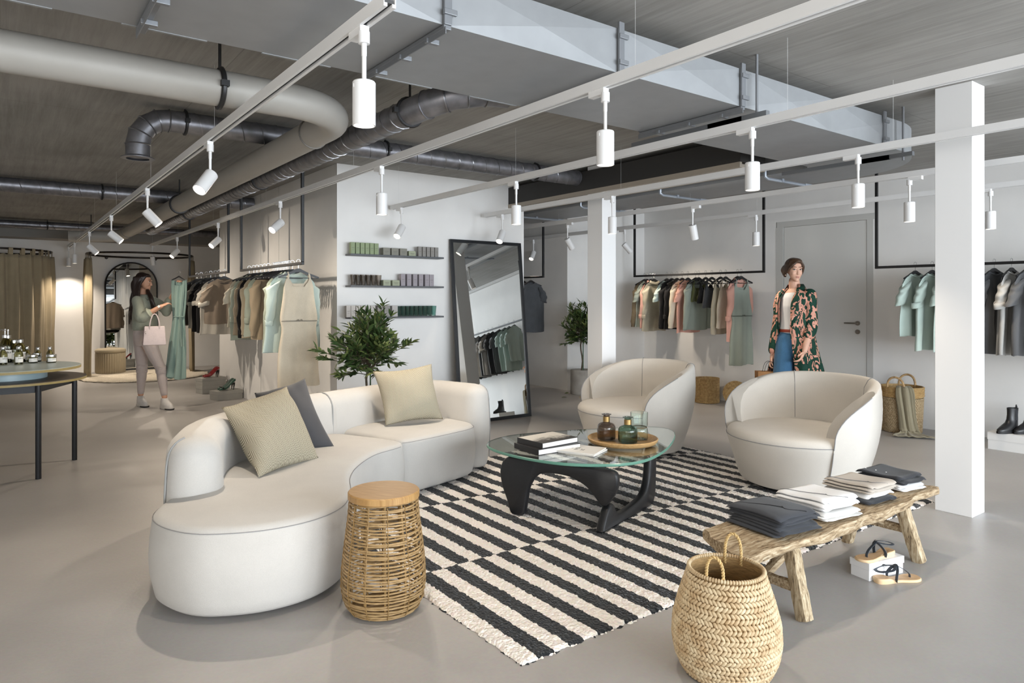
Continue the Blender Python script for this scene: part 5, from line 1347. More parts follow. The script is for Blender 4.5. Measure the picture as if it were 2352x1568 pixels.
# ---- potted olive-like trees
M_leaf = mat('laurel_leaf', '4f6238', .45, c2='2d4424', vscale=4, spec=.4); M_leafy = mat('laurel_leaf_young', '77804a', .45, c2='53663a', vscale=4); M_bark = mat('sapling_bark', '5b5345', .8, var=.3, vscale=40); M_cane_g = mat('green_stake', '3f6044', .5, var=.2, vscale=30)
M_potc = mat('concrete_pot', 'a9a6a1', .8, c2='8b8883', vscale=6, bump=.1)
def leaf(m, p, d, L, w_, rr):
    d = d.normalized(); sd = d.cross(V(0, 0, 1)); sd = sd.normalized() if sd.length > .05 else V(1, 0, 0); n = sd.cross(d)
    roll = rr.uniform(-.9, .9); s2 = sd * cos(roll) + n * sin(roll); n2 = s2.cross(d)
    rows = []
    for t, k in ((0, .08), (.25, .75), (.5, 1), (.75, .7), (1, .02)):
        c = p + d * L * t + n2 * (-.12 * L * t * t); rows.append([c - s2 * w_ * k + n2 * w_ * .35 * k, c, c + s2 * w_ * k + n2 * w_ * .35 * k])
    m.add([v for r in rows for v in r], [f for i in range(4) for f in ((3 * i, 3 * i + 1, 3 * i + 4, 3 * i + 3), (3 * i + 1, 3 * i + 2, 3 * i + 5, 3 * i + 4))])
def tree(label, x, y, z0, pot, stem_top, cr, ch, seed, extra=None, nb=46, ls=1.0):
    t = thing('potted_olive_tree', label, 'potted plant', (x, y, 0), 0, 'potted trees'); rr = random.Random(seed)
    pr, phh = pot
    m = MB(); m.lathe([(.01, 0), (pr - .006, 0), (pr, .006), (pr, phh - .006), (pr - .004, phh), (pr - .02, phh), (pr - .022, phh - .04), (.01, phh - .045)], 48); m.build('pot', M_potc, t)
    m = MB(); m.lathe([(.01, phh - .03), (pr - .023, phh - .035)], 32, cap1=False); m.build('soil', mat('soil', '3b3027', .95, bump=.6, bscale=60), t)
    m = MB(); zs = phh - .04; m.tube([V(.012 * sin(q), .01 * cos(1.3 * q), lerp(zs, stem_top, q / 6)) for q in range(7)], .011, 8)
    tips = []
    for b in range(nb):
        a = rr.uniform(0, 2 * pi); e = rr.uniform(-.5, 1.3); zb = stem_top + rr.uniform(-.04, .14)
        d = V(cos(a) * cos(e), sin(a) * cos(e), sin(e)); L = rr.uniform(.6, 1.0)
        tip = V(0, 0, zb) + V(d.x * cr * L, d.y * cr * L, max(-.2, d.z) * ch * L + .05)
        m.tube([V(0, 0, zb), V(0, 0, zb).lerp(tip, .5) + V(0, 0, .02), tip], [.005, .0035, .002], 5); tips.append((V(0, 0, zb), tip))
    for e in (extra or []): m.tube([V(0, 0, stem_top)] + [V(*q) for q in e], [.005] + [.003] * len(e), 5); tips.append((V(*e[0]), V(*e[-1])))
    m.build('trunk_and_branches', M_bark, t)
    m = MB(); m.cyl((.02, -.012, phh - .03), (.02, -.012, stem_top + .08), .007, 8)
    for z in (zs + .25, zs + .5): m.tube([V(.01 + .018 * cos(q), -.006 + .016 * sin(q), z) for q in [k * pi / 5 for k in range(10)]], .003, 4, closed=True)
    m.build('stake', M_cane_g, t)
    m = MB()
    for b, tip in tips:
        ax = (tip - b).normalized()
        for q in range(22):
            f = rr.uniform(.35, 1.03); p = b.lerp(tip, f); a = rr.uniform(0, 2 * pi); sd = V(cos(a), sin(a), rr.uniform(-.3, .6)); m.cur = 1 if rr.random() < .22 + .3 * (f > .9) else 0
            leaf(m, p, ax * rr.uniform(.5, 1.1) + sd * .75, rr.uniform(.07, .115) * ls, rr.uniform(.0105, .016) * ls, rr)
    m.cur = 0
    m.build('foliage', [M_leaf, M_leafy], t, ang=180)
    return t
tree('bushy potted tree standing behind the sofa in front of the shelf wall', 2.74, 5.93, 0, (.17, .30), .74, .38, .52, 21, extra=[[(-.2, .05, .86), (-.42, .18, .93)], [(-.2, .1, .82), (-.36, .2, .86)], [(.2, -.1, .9), (.36, -.2, 1.0)]], nb=84)
tree('potted tree in a concrete pot beyond the leaning mirror, half behind the column', 6.93, 7.60, 0, (.165, .36), .80, .30, .46, 22, nb=66)
# fallen leaves round the far pot
rr = random.Random(9)
for i, (px, py) in enumerate(((1302, 904), (1303, 912), (1331, 911), (1296, 903))):
    p = atZ(px, py, .006); m = MB(); leaf(m, V(0, 0, 0), V(cos(i * 2.1), sin(i * 2.1), .05), .09, .017, rr)
    o = m.build('fallen_leaf', M_leafy if i % 2 else mat('dry_leaf', 'b9ad92', .7), loc=p); tag(o, ['dry pale leaf', 'pale green leaf', 'green leaf', 'small dry leaf'][i] + ' lying on the floor ' + ['left of the far concrete pot', 'nearest the mirror before the far pot', 'right in front of the far pot', 'at the wall foot beside the far pot'][i], 'leaf', 'fallen leaves')

# ---- lidded basket and its lid
M_sea = mat('seagrass', 'c2a675', .65, c2='997a4d', vscale=40, bump=.2, bscale=150)
o = thing('woven_bin', 'round coiled seagrass basket against the right-hand wall', 'basket', (7.72, 5.95, 0))
m = MB(); rows, H_ = 17, .335
for i in range(rows):
    z = .012 + (H_ - .02) * i / (rows - 1); N = 46
    for k in range(N):
        a = 2 * pi * (k + .5 * (i % 2)) / N; er = V(cos(a), sin(a), 0); et = V(-sin(a), cos(a), 0); ax = (et + V(0, 0, .8)).normalized()
        m.ball(er * .158 + V(0, 0, z), 1, 6, 4, Matrix((ax * .0155, ax.cross(er).normalized() * .008, er * .009)).transposed())
m.build('woven_wall', M_sea, o, ang=80)
m = MB(); m.lathe([(.01, .003), (.15, .003), (.156, .02), (.156, H_ - .01), (.15, H_), (.146, H_ - .01), (.146, .02), (.01, .015)], 40); m.build('inner_wall', M_sea, o)
lid = thing('basket_lid', 'round coiled seagrass lid leaning on the seagrass basket', 'lid', (7.86, 5.60, .0))
m = MB(); Q = Euler((R(72), 0, R(-62))).to_matrix()
for i in range(11):
    r = .012 + .0135 * i; N = max(8, int(2 * pi * r / .02))
    for k in range(N):
        a = 2 * pi * k / N; er = V(cos(a), sin(a), 0); et = V(-sin(a), cos(a), 0)
        m.ball(er * r, 1, 6, 4, Matrix(((et + er * .4).normalized() * .0125, er * .007, V(0, 0, .008))).transposed())
m.lathe([(.005, -.006), (.16, -.006), (.163, 0), (.16, .003), (.005, .003)], 40)
m.xf(Matrix.Translation((0, 0, .155)) @ Q.to_4x4()); m.build('woven_disc', M_sea, lid, ang=80)

# ---- tall basket with two handles and a throw
M_wic = mat('pale_wicker', 'bda888', .7, c2='97825f', vscale=60, bump=.2, bscale=150)
hb = thing('handle_basket', 'tall oval wicker basket with two looped handles by the right-hand wall', 'basket', (7.70, 3.42, 0))
m = MB(); r0, r1, hh = .185, .205, .47; ring_ = []
nst, nrow = 58, 22
rr = random.Random(6)
for q in range(nrow):
    z = .012 + .0165 * q; r = lerp(r0, r1, z / hh)
    for i in range(nst):
        a = 2 * pi * (i + .5 * (q % 2)) / nst; er = V(cos(a), sin(a), 0); et = V(-sin(a), cos(a), 0); tl = .5 * (1 if (int(i / nst * 12) % 2) else -1); ax = et * cos(tl) + V(0, 0, 1) * sin(tl)
        m.ball(er * r + V(0, 0, z), 1, 6, 4, Matrix((ax * .0125, ax.cross(er).normalized() * .0082, er * .0075)).transposed())
m.lathe([(.01, .003), (r0 - .002, .003), (r1 - .006, .36), (r1 - .012, .36), (r0 - .014, .014), (.01, .012)], 40)
m.build('woven_wall', M_wic, hb)
m = MB()
for i in range(7):
    z = .385 + .0145 * i; m.tube([V((.2035 + .003 * sin(14 * t + i * pi)) * cos(2 * pi * t / 56), (.2035 + .003 * sin(14 * t + i * pi)) * sin(2 * pi * t / 56), z) for t in range(56)], .0082, 6, closed=True)
m.lathe([(.2, .37), (.2, .48), (.192, .48), (.192, .37)], 40, cap0=False, cap1=False)
m.build('woven_collar', mat('honey_wicker', 'bb9b68', .6, c2='9c7c4c', vscale=50, bump=.2), hb)
M_hnd = mat('cane_wrap', 'b99b70', .55, c2='917350', vscale=50)
for a in (R(186), R(8)):
    p = []; m = MB()
    for k in range(15):
        t = pi * k / 14; q = a + .42 * cos(t); p.append(V(.198 * cos(q), .198 * sin(q), .46 + .125 * sin(t) ** .75))
    m.tube([V(p[0].x, p[0].y, .40)] + p + [V(p[-1].x, p[-1].y, .40)], .0115, 8); m.build('handle', M_hnd, hb)
th_ = thing('throw_blanket', 'sage brown throw hanging out of the handle basket down to the floor', 'blanket', (7.55, 3.2, 0))
M_throw = fabric('throw_wool', '8b836d', 500, .2, .3)
m = MB(); fd = V(-.82, -.57, 0).normalized(); sd = V(-fd.y, fd.x, 0); fo = V(7.70, 3.42, 0) - sd * .015
path = [(.02, .40), (.10, .475), (.19, .495), (.225, .475), (.232, .40), (.236, .30), (.238, .2), (.245, .1), (.26, .03), (.30, .012), (.36, .010), (.43, .009)]
def tf(u, v):
    k = v * (len(path) - 1); i = min(int(k), len(path) - 2); a, b = path[i], path[i + 1]; f = k - i; r, z = lerp(a[0], b[0], f), lerp(a[1], b[1], f)
    wv = lerp(.048, .088, sstep(.1, .4, v)) + .10 * sstep(.72, 1, v); s = (u - .5) * 2 * wv * (1 + .1 * sin(9 * v)) - .11 * sstep(.5, 1.0, v) * 0 - .05 * sstep(.2, .9, v)
    puck = .012 * sin(u * 15 + 3 * v) * (1 if v < .75 else .8) + .004 * sin(u * 31 + 6 * v)
    rr_ = r + (puck + .01 if .2 < v < .78 else 0) - .06 * abs(u - .5) * (1 if v < .7 else 0)
    return fo + fd * rr_ + sd * -s + V(0, 0, z + (abs(puck) * .8 + .004 if v > .72 else 0))
m.grid(tf, 40, 60); ob = m.build('blanket_cloth', M_throw, th_, w=True, ang=180)
sm = ob.modifiers.new('solid', 'SOLIDIFY'); sm.thickness = .006; sm.offset = 1

# ---- boots on their white box
M_bx = mat('white_shoe_card', 'e3e3e2', .6)
lidbox('shoe_box', 'big white shoe box carrying black ankle boots, right of the near column', (7.62, 2.23, 0), (.36, .62), .16, .07, 0, M_bx)
M_boot = mat('black_boot_leather', '1f2022', .38, var=.3, vscale=25, bump=.08, bscale=120, spec=.5); M_elas = mat('boot_elastic', '2c2d30', .9); M_rub = mat('boot_rubber', '131315', .6)
def boot(label, c, rz, s=1.0):
    b = thing('ankle_boot', label, 'boot', c, rz, 'pair of black ankle boots')
    # foot along +x
    m = MB(); secs = []
    data = [(-.125, .002, .045, .05, .028), (-.10, 0, .10, .12, .034), (-.05, 0, .12, .125, .036)]
    rings = []
    def ell(cx, cz, rx, ry, n=22, tilt=0): return [V(cx + rx * cos(2 * pi * k / n), ry * sin(2 * pi * k / n), cz + tilt * cos(2 * pi * k / n)) for k in range(n)]
    for z, cx, rx, ry in ((.022, .03, .140, .047), (.035, .03, .141, .048), (.055, .018, .128, .046), (.075, -.005, .103, .043), (.095, -.03, .075, .040), (.12, -.04, .061, .038), (.16, -.045, .057, .037), (.20, -.047, .060, .038), (.225, -.047, .062, .039)):
        rings.append(ell(cx, z, rx, ry, tilt=-.008 if z > .05 and z < .1 else 0))
    rings.append(ell(-.047, .225, .057, .035)); rings.append(ell(-.047, .15, .05, .03))
    m.loft(rings, True, True); m.build('upper', M_boot, b, ang=60)
    m = MB(); m.loft([ell(.03, .0, .14, .046), ell(.03, .0, .146, .050), ell(.03, .012, .147, .051), ell(.03, .022, .144, .049)]); m.box((-.075, 0, .008), (.075, .084, .03)); m.build('sole', M_rub, b, ang=40)
    for y in (-1, 1):
        m = MB(); m.prism([(-.066, .115), (-.028, .115), (-.034, .21), (-.06, .21)], -.0015, .0015, Matrix.Translation((0, y * .0368, 0)) @ Matrix.Rotation(pi / 2, 4, 'X')); m.build('elastic_gusset', M_elas, b)
    m = MB(); m.tube([V(-.105, 0, .20), V(-.112, 0, .235), V(-.106, 0, .25), V(-.100, 0, .235), V(-.1, 0, .2)], .006, 6, flat=.4); m.build('pull_tab', M_elas, b)
    return b
boot('left black ankle boot on the white box right of the near column', (7.56, 2.40, .16), R(168))
boot('right black ankle boot on the white box, nearer the picture edge than the left one', (7.66, 2.29, .16), R(164))
# =============== FITTING CABINS, DISPLAY TABLE, PUMPS ===============
M_curt = fabric('curtain_linen', '9b8e75', 300, .2, .3); M_rail = mat('rail_bronze', '26201b', .35, metal=.6)
RZ = 2.21
def ringpts(cx, cy, r, a0=0, a1=2 * pi, n=48, z=RZ): return [V(cx + r * cos(lerp(a0, a1, k / n)), cy + r * sin(lerp(a0, a1, k / n)), z) for k in range(n + 1)]
def cabin(label, cx, cy, r):
    o = thing('curtain_rail', label, 'curtain rail', (cx, cy, RZ), 0, 'round curtain rails')
    m = MB(); m.tube(ringpts(cx, cy, r)[:-1], .017, 10, closed=True); m.build('ring', M_rail, o, w=True)
    for a in (R(60), R(120)):
        m = MB(); m.cyl((cx + r * cos(a), cy + r * sin(a), RZ), (cx + r * cos(a), FY - .001, RZ), .012, 10); m.cyl((cx + r * cos(a), FY - .012, RZ), (cx + r * cos(a), FY - .001, RZ), .03, 16); m.build('wall_arm', M_rail, o, w=True)
    return o
def curtain(label, cx, cy, r, a0, a1, amp, waves, z0=.046, gather=None, tabs=8):
    """hangs from the rail between two angles; gather pulls it narrower towards the floor"""
    o = thing('curtain', label, 'curtain', (cx + r * cos((a0 + a1) / 2), cy + r * sin((a0 + a1) / 2), z0), 0, 'linen cabin curtains')
    rr = random.Random(int(abs(cx * 100) + waves)); ph = rr.uniform(0, 6)
    m = MB(); nu, nv = waves * 12, 24; top = RZ - .075
    def f(u, v):
        z = lerp(top, z0, v); wv = amp * (.6 + .4 * sin(pi * min(1, v * 1.6))) * sin(2 * pi * waves * u + .5 * sin(5 * v + ph)) + .3 * amp * sin(2 * pi * waves * 2.3 * u + ph)
        uu = .5 + (u - .5) * (1 + (gather or 0) * v); a = lerp(a0, a1, uu); q = r + wv
        return V(cx + q * cos(a), cy + q * sin(a), z - (.018 * abs(sin(pi * tabs * u)) if v == 0 else 0))
    m.grid(f, nu, nv); ob = m.build('curtain_cloth', M_curt, o, w=True, ang=180)
    s = ob.modifiers.new('solid', 'SOLIDIFY'); s.thickness = .004
    for k in range(tabs):
        a = lerp(a0, a1, (k + .5) / tabs); c = V(cx + r * cos(a), cy + r * sin(a), 0); er = V(cos(a), sin(a), 0); et = V(-sin(a), cos(a), 0); w_ = min(.03, r * abs(a1 - a0) / tabs * .3)
        m = MB(); loop = [(-.021, -.09), (-.021, 0)] + [(-.021 * cos(t), .021 * sin(t)) for t in (.5, 1.1, 1.57, 2.0, 2.6)] + [(.021, 0), (.021, -.09)]
        m.loft([[c + er * x + et * s_ * w_ + V(0, 0, RZ + z) for x, z in loop] for s_ in (-1, 1)], wrap=False); m.build('tab', M_curt, o, w=True, ang=180)
    return o
CA, CB, CR = V(-.13, 14.45, 0), V(2.10, 14.32, 0), .86
cabin('round bronze curtain rail of the closed left fitting cabin', CA.x, CA.y, CR)
curtain('closed linen curtain of the left fitting cabin, hanging in wide folds', CA.x, CA.y, CR, R(-170), R(15), .05, 13, tabs=16)
cabin('round bronze curtain rail above the open fitting cabin with the mirror', CB.x, CB.y, CR)
curtain('linen curtain gathered at the left side of the open cabin', CB.x, CB.y, CR, R(165), R(196), .045, 5, tabs=6)
curtain('linen curtain gathered at the right side of the open cabin, behind the green dress', CB.x, CB.y, CR, R(-24), R(6), .045, 5, tabs=6)
# round shaggy rugs
M_shag = mat('shaggy_cream', 'd9d0c0', .95, c2='bcb2a0', vscale=60, bump=1.0, bscale=70)
def shag(label, cx, cy, r):
    m = MB(); rr = random.Random(4); rings = []; N = 96
    for q, z in ((r, .002), (r + .012, .015), (r - .01, .03), (r - .08, .036), (r * .7, .036), (r * .3, .036), (.02, .036)):
        rings.append([V((q + rr.uniform(-.012, .012)) * cos(2 * pi * k / N), (q + rr.uniform(-.012, .012)) * sin(2 * pi * k / N), max(.001, z + rr.uniform(-.006, .006))) for k in range(N)])
    m.loft(rings); o = m.build('round_rug', M_shag, loc=(cx, cy, 0), ang=80); tag(o, label, 'rug', 'round cream rugs')
shag('round shaggy cream rug on the floor of the open fitting cabin', 2.14, 14.05, 1.03); shag('round shaggy cream rug of the left cabin, seen under the display table', -.35, 14.2, 1.03)
# arched mirror leaning on the far wall
am = thing('arched_mirror', 'arched black-framed mirror standing in the open fitting cabin', 'mirror', (2.09, 15.4, .0))
w2, ht = .45, 2.12; prof = [(-w2, .04), (-w2, ht - w2)] + [(-w2 * cos(t), ht - w2 + w2 * sin(t)) for t in [pi * k / 20 for k in range(1, 20)]] + [(w2, ht - w2), (w2, .04)]
MT = Matrix.Translation((2.09, 15.33, 0)) @ Matrix.Rotation(R(-2.2), 4, 'X')
m = MB(); m.tube([MT @ V(x, 0, z) for x, z in prof], .016, 8, closed=True); m.build('frame', M_black, am, w=True)
m = MB(); m.prism(prof, -.004, .004, MT @ Matrix.Rotation(pi / 2, 4, 'X')); m.build('mirror_glass', M_mir, am, w=True, ang=20)
pf = thing('pouf', 'ribbed beige round pouf in the open fitting cabin', 'pouf', (1.66, 14.78, .036))
M_pf = fabric('pouf_cord', 'b8ac94', 300, .15, .2); N = 160
m = MB(); rings = []
for z, k in ((0, .97), (.02, 1), (.34, 1), (.37, .99)): rings.append([V((.245 + .006 * (1 if i % 4 < 2 else -1)) * k * cos(2 * pi * i / N), (.245 + .006 * (1 if i % 4 < 2 else -1)) * k * sin(2 * pi * i / N), z) for i in range(N)])
m.loft(rings); m.build('ribbed_side', M_pf, pf, ang=60)
m = MB(); m.lathe([(.23, .372), (.248, .378), (.255, .40), (.25, .43), (.22, .448), (.1, .455), (.01, .456)], 48); m.build('cushioned_lid', M_pf, pf, ang=60)

# ---- two-tier display table
dt = thing('display_table', 'two-tier round display table with dark legs at the left edge', 'table', (.03, 7.0, 0))
M_lino = mat('table_lino', '5b5149', .45, var=.08, vscale=40, spec=.5); M_ply = mat('plywood_edge', 'a08e5d', .5, c2='8b7a4c', vscale=30, stretch=(1, 1, 20)); M_tleg = mat('table_leg_black', '202226', .45)
M_paint = mat('mint_grey_lacquer', 'b9c6c2', .3, spec=.5); M_ped = mat('pale_blue_pedestal', '9db2b8', .35, spec=.5)
TC = V(.04, 6.98, 0); TRr = .565
m = MB(); m.lathe([(.02, .735), (TRr, .735), (TRr, .752), (.02, .752)], 80, TC); m.build('lower_top_edge', M_ply, dt, w=True)
m = MB(); m.lathe([(.02, .7521), (TRr - .002, .7521), (TRr - .003, .7545), (.02, .7545)], 80, TC); m.build('lower_top', M_lino, dt, w=True)
m = MB(); m.lathe([(.02, .7545), (.285, .7545), (.285, .825), (.02, .825)], 64, TC); m.build('pedestal', M_ped, dt, w=True)
UT = V(.03, 7.0, 0); UR = .535
m = MB(); m.lathe([(.02, .825), (UR, .825), (UR, .845), (.02, .845)], 80, UT); m.build('upper_top_edge', M_ply, dt, w=True)
m = MB(); m.lathe([(.02, .8451), (UR - .002, .8451), (UR - .003, .8475), (.02, .8475)], 80, UT); m.build('upper_top', M_paint, dt, w=True)
for a in (R(-66), R(14), R(104), R(194), R(240)):
    p = TC + V(.50 * cos(a), .50 * sin(a), 0); m = MB(); m.cyl(p, p + V(0, 0, .735), .0205, 20); m.build('leg', M_tleg, dt, w=True)
m = MB()
ap = [TC + V(.47 * cos(a), .47 * sin(a), .70) for a in (R(-66), R(14), R(104), R(194), R(240))]
for a, b in zip(ap, ap[1:] + ap[:1]): d_ = (b - a); m.box((a + b) / 2, (d_.length, .018, .06), (0, 0, math.atan2(d_.y, d_.x)))
m.build('apron', M_tleg, dt, w=True, smooth=False)
ZT = .8477
M_oil = glass('oil_bottle_glass', 'ccc9a4', 0, 1.4); M_alu = mat('bottle_cap_silver', 'c9c9c9', .22, metal=1); M_labl = mat('bottle_label', 'eeeae2', .6); M_pump = mat('chrome_pump', 'd0d0d0', .15, metal=1)
M_liq = mat('oil_dark', '3d3a1c', .2, trans=.6)
lt_cache = {}
def letters(t, s):
    if (t, s) in lt_cache: return lt_cache[(t, s)]
    cu = bpy.data.curves.new('t', 'FONT'); cu.body = t; cu.size = s; cu.align_x = 'CENTER'; cu.space_character = 1.35; cu.extrude = .0001
    ob = bpy.data.objects.new('t', cu); col.objects.link(ob); me = bpy.data.meshes.new_from_object(ob.evaluated_get(bpy.context.evaluated_depsgraph_get())); me.name = 'lettering'
    bpy.data.objects.remove(ob); me.materials.clear(); me.materials.append(M_ink); lt_cache[(t, s)] = me
    return me
LAB = R(-78)   # labels face the room's aisle
def flask(label, x, y, r, h, kind, liq=.75, rz=0):
    o = thing({'pump': 'pump_bottle', 'jar': 'glass_jar'}.get(kind, 'oil_bottle'), label, {'pump': 'soap dispenser', 'jar': 'jar'}.get(kind, 'bottle'), (x, y, ZT), rz, 'oil bottles and jars on the display table')
    neck = min(.016, r * .42); hs = h if kind == 'jar' else h * .80
    m = MB()
    if kind == 'jar': out = [(r * .9, .001), (r, .006), (r, hs - .004), (r * .95, hs)]
    else: out = [(r * .9, .001), (r, .008), (r, hs * .62), (r * .97, hs * .72), (r * .82, hs * .83), (r * .55, hs * .92), (neck * 1.1, hs * .97), (neck, hs)]
    m.lathe(out + [(max(.004, a - .004), max(.006, z)) for a, z in out[::-1]], 36); m.build('glass_body', M_oil, o)
    m = MB()
    if kind == 'jar': m.lathe([(r * 1.02, hs - .001), (r * 1.03, hs + .003), (r * 1.03, hs + .018), (r * 1.0, hs + .021), (.003, hs + .021)], 36)
    else: m.lathe([(neck * 1.25, hs - .002), (neck * 1.35, hs), (neck * 1.35, hs + .024), (neck * 1.15, hs + .028), (.003, hs + .028)], 24)
    m.build('cap', M_alu, o)
    if kind == 'pump':
        m = MB(); m.cyl((0, 0, hs + .026), (0, 0, hs + .07), .005, 10); m.cyl((0, 0, hs + .066), (0, 0, hs + .076), .009, 12); m.tube([V(0, 0, hs + .072), V(-.03, -.03, hs + .072), V(-.042, -.042, hs + .066)], .004, 8); m.build('pump_head', M_pump, o)
    # wrap-around label
    m = MB(); rl = r + .0006; a0 = LAB - 1.0 - rz; a1 = LAB + .9 - rz; z0, z1 = (hs * .2, hs * .8) if kind == 'jar' else (hs * .16, hs * .52)
    m.grid(lambda u, v: V(rl * cos(lerp(a0, a1, u)), rl * sin(lerp(a0, a1, u)), lerp(z0, z1, v)), 14, 1); m.build('paper_label', M_labl, o)
    me = letters('ARGE', r * (.50 if kind != 'jar' else .3)); q = bpy.data.objects.new('lettering', me); col.objects.link(q); q.parent = o
    a = LAB + .32 - rz; q.location = (cos(a) * (r * 1.0 + .0025), sin(a) * (r * 1.0 + .0025), lerp(z0, z1, .62)); q.rotation_euler = (pi / 2, 0, a + pi / 2)
    m = MB(); m.lathe([(r - .0045, .007), (r - .0045, hs * liq * .7), (.003, hs * liq * .7)], 30); m.build('oil', M_liq, o)
PXB = [ # px, py(base), r, h, kind, label
 (15, 817, .048, .27, 'pump', 'tall pump bottle at the far left of the display table'), (36, 812, .046, .265, 'pump', 'second pump bottle on the display table, right of the tallest'),
 (60, 818, .042, .21, 'b', 'tall capped oil bottle in the back row behind the front jars'), (90, 818, .044, .215, 'b', 'broad tall oil bottle in the middle of the back row'),
 (115, 818, .030, .135, 'b', 'small stout oil bottle right of the broad tall one'), (136, 822, .027, .125, 'b', 'small oil bottle half hidden at the right end of the row'), (142, 826.5, .027, .13, 'b', 'small oil bottle at the right end nearest the table edge'),
 (7, 838, .032, .16, 'b', 'front row oil bottle at the left picture edge'), (20, 832, .03, .158, 'b', 'oil bottle between the two front row ones'), (43, 837, .033, .16, 'b', 'front row oil bottle right before the jars'),
 (75, 833, .038, .052, 'jar', 'flat silver-lidded jar at the front, the left one'), (118, 832.5, .038, .052, 'jar', 'flat silver-lidded jar at the front, the right one'), (97, 828, .032, .055, 'jar', 'small jar behind and between the two flat jars')]
for (px, py, r, h, k, lb) in PXB:
    p = atZ(px, py, ZT); d_ = (V(p.x, p.y, 0) - V(UT.x, UT.y, 0))
    if d_.length > UR - r - .01: p = V(UT.x, UT.y, 0) + d_.normalized() * (UR - r - .012)
    flask(lb, p.x, p.y, r, h, k)

# ---- pumps on grey shoe boxes
M_gbox = mat('grey_shoe_card', 'a8a6a0', .7, var=.03)
q1 = math.atan2(.23, -.37) + pi
B1c, B2c = V(2.55, 11.02, 0), V(2.565, 10.2, 0)
lidbox('shoe_box', 'grey shoe box at the bottom, under the box with the red pumps', B1c, (.37, .21), .115, .045, R(14), M_gbox); lidbox('shoe_box', 'grey shoe box carrying the red pumps, on another box', B1c + V(0, 0, .1155), (.37, .21), .115, .045, R(14), M_gbox); lidbox('shoe_box', 'single grey shoe box carrying the green pumps', B2c, (.38, .22), .125, .05, R(14), M_gbox)
def pump(label, c, rz, mt, heel, grp, trim=None):
    """toe towards -x"""
    o = thing('high_heel_pump', label, 'shoe', c, rz, grp)
    m = MB(); rings = []
    tab = [(-.115, .012, .012, .012, .0), (-.10, .020, .028, .017, 0), (-.07, .022, .037, .020, 0), (-.035, .026, .038, .024, .003), (0, .046, .033, .028, .02), (.035, .078, .028, .030, .048), (.07, .112, .027, .032, .078), (.095, .128, .028, .034, .092), (.112, .135, .022, .032, .098)]
    N = 20
    for x, zc, hw, hh, zb in tab:
        ring = []
        for k in range(N):
            a = 2 * pi * k / N; z = zc + hh * sin(a) * (1.0 if sin(a) > 0 else .7)
            if x > -.055 and sin(a) > .3: z = min(z, zc + hh * .5)
            ring.append(V(x, hw * cos(a), max(z, zb)))
        rings.append(ring)
    m.loft(rings); m.build('upper', mt, o, ang=60)
    m = MB(); rings = []
    for x, zc, hw, hh, zb in tab[3:-1]: rings.append([V(x, hw * .8 * cos(a), zc + hh * .52 - .010 * (1 - abs(cos(a)))) for a in [pi * k / 8 for k in range(9)]])
    m.loft(rings, wrap=False); m.build('insole', mat('shoe_inside', '1b1615', .6), o)
    m = MB(); m.tube([V(.098, 0, .10), V(.10, 0, .06), V(.094, 0, .02), V(.094, 0, 0)], [.017, .010, .006, .006], 10); m.build('heel', heel, o)
    if trim:
        m = MB(); m.tube([V(-.065, -.037, .018), V(-.07, -.02, .042), V(-.072, 0, .046), V(-.07, .02, .042), V(-.065, .037, .018)], .010, 8, flat=.5); m.build('toe_band', trim, o)
M_red = mat('red_patent', '7d0f16', .12, spec=.7, coat=.6); M_heelb = mat('heel_black', '141312', .3); M_gsat = mat('green_satin', '2f5345', .4, spec=.5)
for s, lb in ((-1, 'red patent pump, the nearer of the pair on the grey boxes'), (1, 'red patent pump, the further of the pair on the grey boxes')): pump(lb, B1c + V(.0, s * .047, .231), R(14), M_red, M_heelb, 'pair of red pumps')
for s, lb in ((-1, 'dark green peep-toe pump, the nearer of the pair'), (1, 'dark green peep-toe pump, the further of the pair')): pump(lb, B2c + V(-.0, s * .05, .1255), R(14), M_gsat, M_heelb, 'pair of green pumps', M_heelb)
# =============== PEOPLE ===============
M_skin1 = mat('skin_warm', 'd0a084', .5, var=.06, vscale=12, spec=.35); M_skin2 = mat('skin_fair', 'd6aa93', .5, var=.06, vscale=12, spec=.35)
M_eyew = mat('eye_white', 'e6e0da', .25); M_iris = mat('iris_dark', '2b1d14', .2); M_lip = mat('lip_rose', 'b06e62', .5); M_brow = mat('brow_brown', '2f211a', .8)
def remesh(o, vox, smooth=4, fac=.5):
    r = o.modifiers.new('remesh', 'REMESH'); r.mode = 'VOXEL'; r.voxel_size = vox; r.use_smooth_shade = True
    s = o.modifiers.new('smooth', 'SMOOTH'); s.iterations = smooth; s.factor = fac
    return o
def limb(m, pts, rad, n=14):
    pts = [Vector(p) for p in pts]; rs = list(rad); P = catmull(pts, 5); k = len(P); Rr = [lerp(rs[min(int(i / 5), len(rs) - 1)], rs[min(int(i / 5) + 1, len(rs) - 1)], (i % 5) / 5) for i in range(k)]
    m.tube(P, Rr, n); m.ball(P[0], Rr[0] * .99, 12, 8); m.ball(P[-1], Rr[-1] * .99, 12, 8)
def ovals(m, secs, n=24):
    """secs: (cx, cy, z, rx, ry, yaw)"""
    m.loft([[V(cx + rx * cos(a) * cos(w_) - ry * sin(a) * sin(w_), cy + rx * cos(a) * sin(w_) + ry * sin(a) * cos(w_), z) for a in [2 * pi * k / n for k in range(n)]] for cx, cy, z, rx, ry, w_ in secs])
